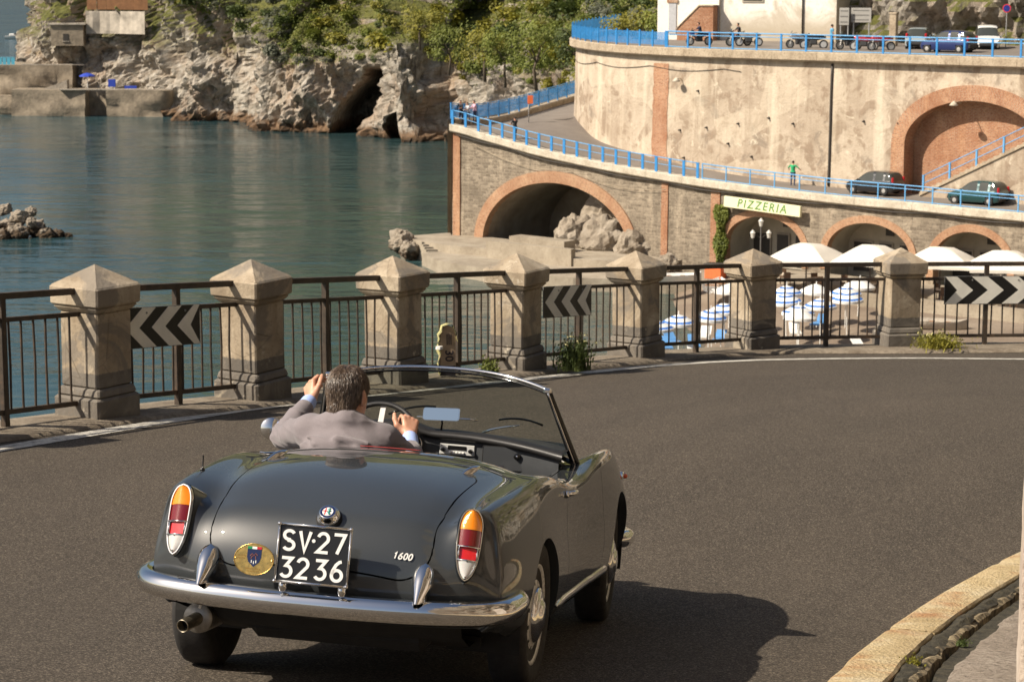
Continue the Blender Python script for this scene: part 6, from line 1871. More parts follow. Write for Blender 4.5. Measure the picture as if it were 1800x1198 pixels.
# ---- tail lamps
def lamp_frame(s):
    top = Vector((s * .588, -.775, .848)); bot = Vector((s * .588, -.862, .578))
    ev = (top - bot); H = ev.length; ev.normalize()
    out = Vector((s * .30, -1, .28)); nrm = (out - ev * out.dot(ev)).normalized(); eu = ev.cross(nrm); eu.normalize()
    return bot, eu, ev, nrm, H
def half_w(t):   # lamp half width along its height 0..1
    return .0455 * (sin(pi * min(1, (.08 + t * .92)) ** .8) ** .62 if t > .5 else (min(1, t / .5 * .75 + .26 * (t > 0)) ** .75) * .97)
for s in (-1, 1):
    bot, eu, ev, nrm, H = lamp_frame(s)
    T_ = np.linspace(0, 1, 41)
    def hw(t):
        if t > .72: return .0465 * sqrt(max(1 - ((t - .72) / .28) ** 2.1, 0))
        return .0465 * max(1 - ((.72 - t) / .72) ** 3.4, 0) ** .62
    lampo = empty('tail_lamp', parent=car)
    P3 = lambda u, v, h: tuple(bot + eu * u + ev * (v * H) + nrm * h)
    # chrome bezel ring and nacelle running back into the wing
    outline = [(hw(t), t) for t in T_] + [(-hw(t), t) for t in T_[::-1]]
    cen = .5
    m = MB(); G = []
    Gn = [[P3(u * sc, cen + (v - cen) * (1 + (sc - 1) * .45), h) for u, v in outline] for sc, h in ((.98, -.20), (1.08, -.07), (1.12, -.004))]
    mn = MB(); mn.grid(Gn, closed_v=True); me = mn.mesh('nacelle', M_BODY, smooth=True); fix_normals(me); link('nacelle', me, lampo)
    for sc, h in ((1.07, -.008), (1.08, .006), (1.03, .014), (.955, .014), (.945, .010)):
        G.append([P3(u * sc, cen + (v - cen) * (1 + (sc - 1) * .45), h) for u, v in outline])
    m.grid(G, closed_v=True); me = m.mesh('bezel', M_CHROME, smooth=True); fix_normals(me); me.set_sharp_from_angle(angle=radians(35)); link('bezel', me, lampo)
    for nm, t0, t1, mat, dome in (('clear_lens', .012, .262, M_CLEAR, .012), ('reflector', .285, .455, M_REFL, .006), ('red_lens', .475, .705, M_RED, .018), ('amber_lens', .708, .985, M_AMBER, .020)):
        m = MB(); G = []
        for t in np.linspace(t0, t1, 15):
            w = hw(t) * .94
            if nm == 'reflector': w = min(w, .0325)
            G.append([P3(w * a, cen + (t - cen) * .97, .008 + dome * (1 - a * a) * (1 if nm != 'reflector' else .3)) for a in np.linspace(-1, 1, 13)])
        m.grid(G); me = m.mesh(nm, mat, smooth=True); fix_normals(me); link(nm, me, lampo)
    m = MB()
    for t in (.27, .465):
        m.tube([P3(-hw(t) * .98, cen + (t - cen) * .97, .013), P3(0, cen + (t - cen) * .97, .022), P3(hw(t) * .98, cen + (t - cen) * .97, .013)], .0035, 6)
    for sx in (-1, 1): m.tube([P3(sx * .0365, .29, .012), P3(sx * .0365, .455, .012)], .004, 6)
    m.build('chrome_divider', M_CHROME, lampo, smooth=True)
    m = MB()
    for t in (.255, .03): m.lathe([(.0035, 0), (.003, .003), (0, .004)], P3(0, cen + (t - cen) * .97, .019), 8, rot=nrm.to_track_quat('Z', 'Y').to_matrix())
    m.build('screw', M_DARK, lampo, kind='stuff')

# ---- number plate, drawn with pen strokes
def arc(cx, cy, rx, ry, a0, a1, n=14): return [(cx + rx * cos(radians(a0 + (a1 - a0) * k / n)), cy + ry * sin(radians(a0 + (a1 - a0) * k / n))) for k in range(n + 1)]
GLY = {  # in a box 0..1 wide, 0..1.8 high
 'S': [arc(.5, 1.33, .42, .38, 25, 270, 16) + arc(.5, .47, .44, .39, 90, -150, 16)],
 'V': [[(.06, 1.75), (.5, .05), (.94, 1.75)]],
 '2': [arc(.5, 1.26, .42, .45, 165, -30, 16) + [(.06, .08), (.96, .08)]],
 '7': [[(.04, 1.70), (.94, 1.70), (.36, .04)]],
 '3': [[(.06, 1.70), (.90, 1.70), (.44, 1.03)] + arc(.46, .56, .44, .47, 78, -150, 18)],
 '6': [[(.84, 1.74), (.66, 1.70), (.40, 1.45), (.17, .98), (.08, .62)], arc(.5, .53, .42, .46, 0, 360, 26)],
 '1': [[(.12, 1.36), (.46, 1.74), (.46, .05)]], '0': [arc(.5, .9, .42, .83, 0, 360, 28)]}
def strokes(m, ch, fn, w):
    for pl in GLY[ch]:
        P = np.array(pl, float); closed = np.linalg.norm(P[0] - P[-1]) < 1e-6
        n_ = len(P); Lf = []; Rt = []
        for i in range(n_):
            a = P[i] - P[i - 1] if i > 0 else (P[0] - P[-2] if closed else P[1] - P[0]); b = P[i + 1] - P[i] if i < n_ - 1 else (P[1] - P[0] if closed else P[-1] - P[-2])
            a = a / np.linalg.norm(a); b = b / np.linalg.norm(b); t = a + b; t /= np.linalg.norm(t) + 1e-9; nn = np.array([-t[1], t[0]]); k = 1 / max(.45, float(nn @ np.array([-a[1], a[0]])))
            Lf.append(P[i] + nn * w * k); Rt.append(P[i] - nn * w * k)
        vs = [fn(*p, 1) for p in Lf] + [fn(*p, 1) for p in Rt] + [fn(*p, 0) for p in Lf] + [fn(*p, 0) for p in Rt]
        fs = []
        for i in range(n_ - 1):
            fs += [(i, n_ + i, n_ + i + 1, i + 1), (2 * n_ + i, i, i + 1, 2 * n_ + i + 1), (n_ + i, 3 * n_ + i, 3 * n_ + i + 1, n_ + i + 1)]
        m.add(vs, fs)
pl_rot = Matrix.Rotation(-.13, 3, 'X') @ Matrix.Rotation(.045, 3, 'Z')
plate = empty('number_plate', (.024, -1.025, .648), parent=car); plate.rotation_euler = pl_rot.to_euler()
PW, PH = .276, .214
m = MB(); m.box((0, .004, 0), (PW, .004, PH)); m.build('plate', M_PLATE, plate)
m = MB(); fr_ = [(-PW / 2 - .003, -PH / 2 - .003), (PW / 2 + .003, -PH / 2 - .003), (PW / 2 + .003, PH / 2 + .003), (-PW / 2 - .003, PH / 2 + .003)]
for k in range(4):
    (x0, z0), (x1, z1) = fr_[k], fr_[(k + 1) % 4]
    m.tube([(x0, 0, z0), (x1, 0, z1)], .0052, 8)
for x, z in fr_: m.lathe([(.0075, -.008), (.0075, 0), (0, .004)], (x, -.002, z), 10, axis='y')
m.build('plate_frame', M_CHROME, plate, smooth=True)
def put(txt, z0, xs, h, w):
    for ch, x in zip(txt, xs):
        m = MB(); strokes(m, ch, lambda u, v, k: (x + (u - .5) * w, .0018 - .0022 * k, z0 + v / 1.8 * h), .135)
        m.build('plate_character', M_PLATEW, plate, fix=True)
put('SV27', .010, (-.100, -.037, .034, .098), .080, .047)
put('3236', -.094, (-.100, -.037, .034, .098), .080, .047)
m = MB(); m.lathe([(.007, 0), (.007, .002), (.004, .002), (0, .002)], (-.003, .001, .054), 14, axis='y', rot=Matrix.Rotation(pi, 3, 'Z')); m.build('plate_seal', M_PLATEW, plate)
for x in (-.118, .118):
    m = MB(); m.lathe([(.001, -.030), (.012, -.026), (.017, -.012), (.017, .002), (.012, .012), (0, .017)], (x + .024, -1.010, .524), 16); m.build('plate_lamp', M_CHROME, car, smooth=True)
# emblem boss on the boot lid
p, nn = surf(0, z=.772, rear=True)
em = empty('boot_emblem', p + Vector((.028, -.004, 0)), parent=car); em.rotation_euler = nn.to_track_quat('Z', 'Y').to_euler()
m = MB(); m.lathe([(.046, .0), (.047, .012), (.042, .028), (.034, .036), (.0345, .038), (.031, .039), (0, .039)], n=36); m.build('boss', M_CHROME, em, smooth=True)
m = MB(); m.lathe([(.052, -.002), (.052, .004), (.046, .005)], n=36); m.build('gasket', M_UNDER, em)
M_EMW = plain('enamel_white', (.75, .75, .72), .2, var=0); M_EMG = plain('enamel_green', (.02, .22, .20), .2, var=0); M_EMR = plain('enamel_red', (.45, .02, .03), .2, var=0); M_EMB = plain('enamel_navy', (.012, .02, .07), .2, var=0)
badge = Matrix.Rotation(radians(20), 3, 'X')
m = MB(); m.lathe([(.030, .0392), (0, .0396)], n=30); m.build('badge_ring', M_EMB, em)
m = MB(); m.lathe([(.0215, .0398), (0, .0401)], n=30); m.build('badge_field', M_EMW, em)
m = MB(); m.box((-.0095, 0, .0405), (.0045, .034, .0006)); m.box((-.0105, .002, .0405), (.018, .0045, .0008)); m.build('cross', M_EMR, em)
m = MB(); m.tube([(.006 + .005 * sin(k * 1.2), -.015 + .030 * k / 11, .0412) for k in range(12)], .0034, 6); m.build('serpent', M_EMG, em, smooth=True)
# lettering 1600
m = MB(); p6, n6 = surf(.345, z=.655, rear=True)
six = empty('model_figures', p6 + n6 * .0015, parent=car)
zz = Vector((0, 0, 1)); eu_ = zz.cross(-n6).normalized() * -1; eu_ = Vector((1, .0, 0)); eu_ = (eu_ - n6 * eu_.dot(n6)).normalized(); ev_ = n6.cross(eu_)
if ev_.z < 0: ev_ = -ev_
for ch, x in zip('1600', (-.033, -.011, .012, .034)):
    m = MB(); strokes(m, ch, lambda u, v, k: tuple(eu_ * (x * .86 + (u - .5) * .0148 + v * .0032) + ev_ * (v / 1.8 * .026 - .013) + n6 * (.004 * k)), .17)
    m.build('figure', M_PLATEW, six, fix=True)
# brass club plaque left of the plate
bp = empty('brass_plaque', (-.212, -1.018, .610), parent=car); bp.rotation_euler = (-.13, 0, -.03)
m = MB(); m.prism([(.080 * cos(a), .060 * sin(a)) for a in np.linspace(0, 2 * pi, 41)[:-1]], -.002, .003, lambda u, v, h: (u, -h, v)); m.build('oval', M_BRASS, bp, fix=True)
m = MB(); m.tube([(.080 * cos(a), -.003, .060 * sin(a)) for a in np.linspace(0, 2 * pi, 41)[:-1]], .0022, 6, closed=True); m.build('rim', M_BRASS, bp, smooth=True)
shd = [(-.0285, .040), (-.0285, .008), (-.022, -.010), (0, -.029), (.022, -.010), (.0285, .008), (.0285, .040)]
m = MB(); m.prism(shd[::-1], .0032, .0045, lambda u, v, h: (u, -h, v)); m.build('shield', M_EMB, bp, fix=True)
for k, mt in enumerate((plain('flag_green', (.01, .22, .08), .3, var=0), M_EMW, M_EMR)):
    m = MB(); m.box((-.0190 + .019 * k, -.0052, .0445), (.019, .0012, .0095)); m.build('flag_band', mt, bp)
m = MB(); m.tube([(-.016, -.0052, .012), (-.008, -.0052, .022), (0, -.0052, .014), (.006, -.0052, .024), (.014, -.0052, .016)], .0016, 5); m.tube([(-.012, -.0052, .002), (-.006, -.0052, .014)], .0014, 5); m.tube([(.008, -.0052, .0), (.006, -.0052, .014)], .0014, 5); m.build('horse', plain('enamel_rust', (.30, .10, .06), .4), bp)
for k, x in enumerate((-.009, 0, .009)):
    m = MB(); m.box((x, -.0052, -.008 - .004 * (k == 1)), (.003, .001, .011)); m.build('shield_letter', M_EMW, bp)
rr_ = random.Random(3)
for y_, x0, x1 in ((.012, -.066, -.034), (.002, -.070, -.038), (-.036, -.030, .028), (-.046, -.022, .024)):
    m = MB(); x = x0
    while x < x1: m.box((x, -.0036, y_ + rr_.uniform(-.0012, .0012)), (.0032, .0012, .0052)); x += .0062
    m.build('engraved_line', M_GOLDLINE, bp, kind='stuff')
for x in (-.073, .073): m = MB(); m.lathe([(.004, 0), (.003, .003), (0, .004)], (x, -.003, 0), 8, axis='y', rot=Matrix.Rotation(pi, 3, 'Z')); m.build('rivet', M_BRASS, bp)
m = MB(); m.box((.10, .002, -.002), (.07, .003, .016)); m.build('bracket', M_STEEL, bp)
# boot hinges, seam of the hood cover, chrome pegs
for s in (-1, 1):
    p, nn = surf(s * .425, -.045)
    m = MB(); G = []
    for k in range(13):
        t = k / 12; w = .0165 * sin(pi * min(t * .95 + .05, 1)) ** .6 + .001; h = .018 * sin(pi * min(t * .9 + .1, 1)) + .002
        G.append([tuple(p + Vector((.055 * (t - .5) + w * cos(a), -.075 + .125 * t, -.022 + .044 * t + .004 + h * sin(a)))) for a in np.linspace(-.3, pi + .3, 11)])
    m.grid(G, flip=True); me = m.mesh('boot_hinge', M_CHROME, smooth=True); fix_normals(me); link('boot_hinge', me, car)
    if s > 0: continue
    p2, _n = surf(s * .50, .13)
    m = MB(); m.box(tuple(p2 + Vector((0, 0, .006))), (.035, .15, .010), Matrix.Rotation(s * .45, 3, 'Z'), .004); m.build('hood_clip', M_CHROME, car)
m = MB(); pts = []
for x in np.linspace(-.60, .60, 31):
    p, nn = surf(x, .17 - .12 * (abs(x) / .6) ** 2.5); pts.append(tuple(p + nn * .0006))
m.tube(pts, .0022, 5); m.build('hood_well_seam', M_UNDER, car)
m = MB(); pts = []
for a in np.linspace(.36, .60, 16):
    x = -.575 + 1.15 * a; y = .335 + .14 * max(0, (abs(x) - .44) / .135) ** 2.2
    p, nn = surf(x, min(y, .5)); pts.append((x, y, p.z + .006))
m.tube(pts, .0019, 8); m.build('red_piping', M_REDTRIM, car, smooth=True)
# aerial stub, filler
p, nn = surf(-.635, -.43)
m = MB(); m.lathe([(.011, 0), (.010, .008), (.005, .012), (.003, .014), (.003, .055), (.0035, .062), (0, .066)], tuple(p - nn * .002), 10); m.build('aerial_stub', M_BLACKG, car, smooth=True)
# exhaust
ex_ = empty('exhaust', (-.500, -.78, .322), parent=car)
m = MB(); m.lathe([(.0, -.012), (.05, -.012), (.060, -.004), (.062, .02), (.062, .34), (.05, .36)], n=28, axis='y'); m.build('silencer', M_EXH, ex_, smooth=False, autosmooth=40)
m = MB(); R_t = Matrix.Rotation(-.22, 3, 'Z') @ Matrix.Rotation(.16, 3, 'X')
m.lathe([(.0225, .15), (.0225, -.118), (.0245, -.12), (.0265, -.118), (.0268, .02)], (0.0, 0, 0), 28, axis='y', rot=R_t); m.build('tail_pipe', M_PIPE, ex_, smooth=False, autosmooth=40)
m = MB(); m.lathe([(.0222, -.08), (0, -.08)], (0, 0, 0), 20, axis='y', rot=R_t); m.build('pipe_bore', M_UNDER, ex_)
m = MB(); m.tube([(.02, -.05, .05), (.04, -.08, .09), (.10, -.1, .115)], .006, 6); m.build('hanger', M_STEEL, ex_)
# sill strips, door handles, side details
for s in (-1, 1):
    m = MB(); G = []
    for y in np.linspace(.40, 1.86, 20):
        p, nn = surf(s * .7, y, .325)
        e = .3 + .7 * min(1, min(y - .40, 1.86 - y) / .05)
        G.append([tuple(p + Vector((s * .002, 0, 0)) + Vector((s * o * e, 0, z * e))) for o, z in ((-.004, -.022), (.008, -.020), (.013, -.006), (.011, .008), (.004, .017), (-.004, .019))])
    m.grid(G, closed_v=True); me = m.mesh('sill_strip', M_CHROME, smooth=True); fix_normals(me); link('sill_strip', me, car)
    d_ = dr if s > 0 else dl
    p, nn = surf(s * .7, .72, .795)
    m = MB(); m.tube([tuple(p + Vector((s * .006, -.085, .0))), tuple(p + Vector((s * .030, -.06, .006))), tuple(p + Vector((s * .034, .02, .004))), tuple(p + Vector((s * .026, .075, -.002))), tuple(p + Vector((s * .004, .09, -.004)))], [.011, .0115, .0105, .009, .006], 10); m.lathe([(.017, 0), (.016, .012), (.011, .016), (0, .017)], tuple(p + Vector((s * .0, -.085, 0))), 14, axis='x', rot=Matrix.Rotation(0 if s > 0 else pi, 3, 'Z')); m.build('handle', M_CHROME, d_, smooth=True)
    # front side repeater
    p, nn = surf(s * .7, 2.62, .72)
    m = MB(); m.lathe([(.024, -.01), (.022, .012), (.013, .018)], tuple(p), 14, axis='x', rot=Matrix.Rotation(0 if s > 0 else pi, 3, 'Z')); m.build('repeater_base', M_CHROME, car)
    m = MB(); m.lathe([(.014, .016), (.013, .030), (.007, .036), (0, .037)], tuple(p), 12, axis='x', rot=Matrix.Rotation(0 if s > 0 else pi, 3, 'Z')); m.build('repeater_lens', lens('repeater_red', (.7, .08, .02)), car, smooth=True)
    # head lamps and grille face, seen only from the front
    m = MB(); m.lathe([(.085, -.06), (.088, .02), (.08, .03), (.06, .045), (0, .055)], (s * .56, 2.84, .64), 24, axis='y'); m.build('head_lamp', M_CLEAR, car, smooth=True)
m = MB(); m.prism([(-.10, .40), (.10, .40), (.16, .62), (0, .70), (-.16, .62)], 0, .02, lambda u, v, h: (u, 3.02 + h, v)); m.build('grille', M_CHROME, car, fix=True)
# ---- cockpit: tub, seats, dash, windscreen
M_SEAT = plain('dark_seat_vinyl', (.035, .028, .028), .5, bump=.3, bscale=120, bdist=.001)
m = MB(); G = []
for a in range(41):
    th = 2 * pi * a / 40
    cx, cy = cos(th), sin(th)
    sx = np.sign(cx) * abs(cx) ** .35; sy = np.sign(cy) * abs(cy) ** .35
    G.append([(sx * .565, .93 + sy * .585, .80), (sx * .55, .93 + sy * .56, .55), (sx * .52, .93 + sy * .54, .30)])
m.grid(G); m.build('cockpit_tub', M_BLACKV, car, smooth=True)
for s in (-1, 1):
    st = empty('seat', (s * .29, .55, .30), parent=car)
    m = MB(); m.box((0, .28, .12), (.46, .52, .20), None, .06); m.build('cushion', M_SEAT, st, smooth=True)
    m = MB(); m.box((0, -.03, .36), (.46, .15, .52), Matrix.Rotation(.22, 3, 'X'), .06); m.build('backrest', M_SEAT, st, smooth=True)
def dash_y(x): return 1.40 - .10 * (abs(x) / .55) ** 2
m = MB(); G = []
for x in np.linspace(-.60, .60, 31):
    y = dash_y(x); arch_ = .0 if x > -.02 else .0
    dz = .045 * math.exp(-((x + .30) / .17) ** 4)
    dz += .068 - .055 * (abs(x) / .6) ** 2; G.append([(x, y + .28, .945 + dz * .2), (x, y + .10, .912 + dz), (x, y + .02, .918 + dz), (x, y - .030, .908 + dz), (x, y - .045, .890 + dz), (x, y - .03, .872 + dz), (x, y + .02, .862 + dz)])
m.grid(G, flip=True); m.build('dash_pad', M_BLACKV, car, smooth=True)
m = MB(); G = []
for x in np.linspace(-.58, .58, 31):
    y = dash_y(x); dz = .035 * math.exp(-((x + .30) / .16) ** 4)
    dz += .068 - .055 * (abs(x) / .6) ** 2; G.append([(x, y - .005, .880 + dz), (x, y - .008, .86), (x, y + .005, .76), (x, y + .05, .68)])
m.grid(G, flip=False); m.build('dash_panel', M_DASH, car, smooth=True)
# radio
yd = dash_y(.10) - .014
rd = empty('radio', (.060, yd, .893), parent=car)
m = MB(); m.box((0, 0, 0), (.175, .012, .052), None, .003); m.build('faceplate', plain('radio_aluminium', (.62, .62, .60), .45, .3, var=.04), rd)
m = MB(); m.box((.0, -.008, .009), (.092, .006, .020), None, .002); m.build('dial', M_BLACKG, rd)
for k in range(5): m = MB(); m.box((-.032 + .016 * k, -.010, -.013), (.012, .010, .009), None, .002); m.build('button', M_PLATEW, rd)
for x in (-.068, .068): m = MB(); m.lathe([(.011, 0), (.010, .016), (.005, .018), (0, .018)], (x, -.006, -.002), 14, axis='y', rot=Matrix.Rotation(pi, 3, 'Z')); m.build('knob', M_BLACKG, rd)
# glove box
gb = empty('glove_box', (.345, dash_y(.345) - .014, .872), parent=car); gb.rotation_euler = (0, 0, .10)
m = MB()
ol = [(-.14, -.055), (.14, -.055), (.145, -.05), (.145, .05), (.14, .055), (-.14, .055), (-.145, .05), (-.145, -.05)]
m.prism([(u, v) for u, v in ol], 0, .006, lambda u, v, h: (u, -h, v)); m.build('door', M_DASH, gb, fix=True)
m = MB(); m.tube([(u * 1.02, -.003, v * 1.03) for u, v in ol], .002, 5, closed=True); m.build('gap', M_UNDER, gb)
m = MB(); m.lathe([(.017, 0), (.016, .014), (.008, .016), (0, .016)], (.02, -.006, .015), 18, axis='y', rot=Matrix.Rotation(pi, 3, 'Z')); m.build('knob', M_BLACKG, gb)
m = MB(); m.lathe([(.006, .016), (0, .018)], (.02, -.006, .015), 12, axis='y', rot=Matrix.Rotation(pi, 3, 'Z')); m.build('knob_cap', M_CHROME, gb)
# instruments
for x, r_ in ((-.30, .056), (-.165, .052), (-.43, .045)):
    g_ = empty('gauge', (x, dash_y(x) - .018, .905), parent=car)
    m = MB(); m.lathe([(r_, .02), (r_, -.006), (r_ - .006, -.010), (r_ - .008, -.002)], n=26, axis='y'); m.build('bezel', M_CHROME, g_, smooth=True)
    m = MB(); m.lathe([(r_ - .006, -.003), (0, -.003)], n=26, axis='y'); m.build('dial', M_BLACKG, g_)
    m = MB()
    for k in range(8): a = -2.2 + k * .63; m.box(((r_ - .016) * sin(a), -.005, (r_ - .016) * cos(a)), (.006, .001, .009), Matrix.Rotation(a, 3, 'Y'))
    m.build('tick_marks', plain('gauge_cream', (.6, .55, .3), .5, var=0), g_, kind='stuff')
# windscreen: curved glass between a chrome header and black pillars
def ws(u, v):
    """u -1..1 across, v 0..1 up"""
    xb, xt = .628, .530
    if u < 0: xb, xt = .660, .585
    x = u * (xb + (xt - xb) * v) - (.022 * v if u > 0 else 0)
    yb = 1.72 - .24 * abs(u) ** 2.2; yt = 1.46 - .17 * abs(u) ** 2.2
    zb = .955 - .085 * abs(u) ** 2.2; zt_ = 1.276 - .064 * abs(u) ** 2.4
    vv = v
    return Vector((x, yb + (yt - yb) * vv, zb + (zt_ - zb) * vv))
wsr = empty('windscreen', parent=car)
m = MB(); m.grid([[tuple(ws(u, v)) for v in np.linspace(0, 1, 13)] for u in np.linspace(-1, 1, 37)]); m.build('glass', M_GLASS, wsr, smooth=True)
hdr = [ws(u, 1.0) for u in np.linspace(-1.0, 1.0, 41)]
m = MB(); m.tube([tuple(p + Vector((0, 0, .007))) for p in hdr], .0088, 10); m.build('chrome_header', M_CHROME, wsr, smooth=True)
m = MB(); m.tube([tuple(p + Vector((0, -.006, -.010))) for p in hdr], .0065, 6); m.build('header_seal', M_BLACKG, wsr, smooth=True)
for s in (-1, 1):
    pl_ = [ws(s, v) for v in np.linspace(-.12, 1.0, 12)]
    m = MB(); m.tube([tuple(p) for p in pl_], [.023 - .007 * k / 11 for k in range(12)], 12); m.build('pillar', M_BLACKG, wsr, smooth=True)
    m = MB(); m.tube([tuple(p + Vector((s * .0, -.020, -.004))) for p in pl_], .005, 8); m.build('pillar_trim', M_CHROME, wsr, smooth=True)
    m = MB(); m.box(tuple(ws(s, 1.0) + Vector((-s * .004, -.004, .004))), (.040, .036, .030), None, .009); m.build('corner_bracket', M_CHROME, wsr)
    m = MB(); a = ws(s * .30 + .25, .01) ; b_ = ws(s * .30 + .60, .34)
    u0, u1 = (.18, .78) if s > 0 else (-.70, -.18)
    arm = [ws(u0 + (u1 - u0) * t, .02 + .36 * t ** .8) + Vector((0, .018, .0)) for t in np.linspace(0, .6, 6)]
    m.tube([tuple(p) for p in arm], [.006, .006, .005, .005, .004, .004], 6); m.build('wiper_arm', M_CHROME, wsr, smooth=True)
    bl = [ws(u0 + (u1 - u0) * t, .16 + .26 * sin(t * 1.8) * .9) + Vector((0, .014, 0)) for t in np.linspace(.30, 1.0, 8)]
    m = MB(); m.tube([tuple(p) for p in bl], .006, 6); m.build('wiper_blade', M_BLACKG, wsr, smooth=True)
m = MB(); G = [[tuple(ws(u, 0) + Vector((0, -.06, -.012))), tuple(ws(u, 0) + Vector((0, -.015, .006))), tuple(ws(u, 0) + Vector((0, .03, .0)))] for u in np.linspace(-1, 1, 31)]; m.grid(G, flip=True); m.build('screen_base_seal', M_BLACKV, car, smooth=True)
m = MB(); m.grid([[(x, dash_y(x) + .08 + .3 * t, .950 - .05 * (abs(x) / .58) ** 2) for t in np.linspace(0, 1, 5)] for x in np.linspace(-.58, .58, 15)], flip=True); m.build('scuttle_cover', M_BLACKV, car, smooth=True)
# interior mirror on a stalk, sun visor rod
im = empty('rear_view_mirror', (-.025, 1.36, 1.062), parent=car); im.rotation_euler = (-.08, .03, .10); im.scale = (.86, .9, .9)
rr = [(sx * .092 + cos(a) * .012, sz * .022 + sin(a) * .012) for sx, sz, a0 in ((1, 1, 0), (-1, 1, pi / 2), (-1, -1, pi), (1, -1, 1.5 * pi)) for a in (a0, a0 + pi / 4, a0 + pi / 2)]
m = MB(); m.prism(rr, -.006, .018, lambda u, v, h: (u, h, v + .006 * (u / .1))); m.build('housing', M_CHROME, im, fix=True)
m = MB(); m.add([(u * .95, -.0085, v * .88 + .006 * (u / .1)) for u, v in rr], [tuple(range(len(rr)))]); m.build('mirror_glass', M_MIRROR, im, fix=True)
m = MB(); m.tube([(0, .015, -.01), (.004, .05, -.05), (0, .06, -.09)], .006, 8); m.lathe([(.018, 0), (.014, .012), (.006, .02)], (0, .062, -.10), 12); m.build('stalk', M_BLACKG, im, smooth=True)
m = MB(); m.tube([(-.14, .01, -.026), (.16, .02, -.012), (.205, .03, -.014)], [.003, .004, .0055], 8); m.build('rod', M_CHROME, im, smooth=True)
# left door mirror
lm_ = empty('door_mirror', (-.825, 1.18, .890), parent=car); lm_.rotation_euler = (0, 0, .25)
m = MB(); m.lathe([(.001, .06), (.028, .052), (.046, .03), (.054, .0), (.050, -.006)], (0, 0, .05), 20, axis='y', rot=None); m.build('shell', M_CHROME, lm_, smooth=True)
m = MB(); m.lathe([(.050, -.004), (0, -.004)], (0, 0, .05), 20, axis='y'); m.build('mirror_glass', M_MIRROR, lm_)
m = MB(); m.tube([(.0, .02, .01), (.05, .02, -.03), (.12, .02, -.045)], .009, 8); m.build('stem', M_CHROME, lm_, smooth=True)
# steering wheel
SWC = Vector((-.285, 1.135, .928)); SWN = Vector((0, -.88, .47)).normalized()
sw = empty('steering_wheel', SWC, parent=car); sw.rotation_euler = SWN.to_track_quat('Z', 'Y').to_euler()
RS = .195
m = MB(); m.tube([(RS * cos(a), RS * sin(a), 0) for a in np.linspace(0, 2 * pi, 49)[:-1]], .0125, 10, closed=True); m.build('rim', M_BLACKV, sw, smooth=True)
for a in (radians(90), radians(205), radians(335)):
    m = MB(); R3 = Matrix.Rotation(a, 3, 'Z'); m.box(tuple(R3 @ Vector((RS * .52, 0, -.012))), (RS * .92, .028, .006), R3, .002); m.build('spoke', M_STEEL, sw)
m = MB(); m.lathe([(.045, -.03), (.046, -.008), (.03, .006), (0, .009)], n=24); m.build('horn_boss', M_BLACKG, sw, smooth=True)
m = MB(); m.tube([tuple(SWC - SWN * .03), tuple(SWC - SWN * .35)], .022, 10); m.build('steering_column', M_BLACKV, car)
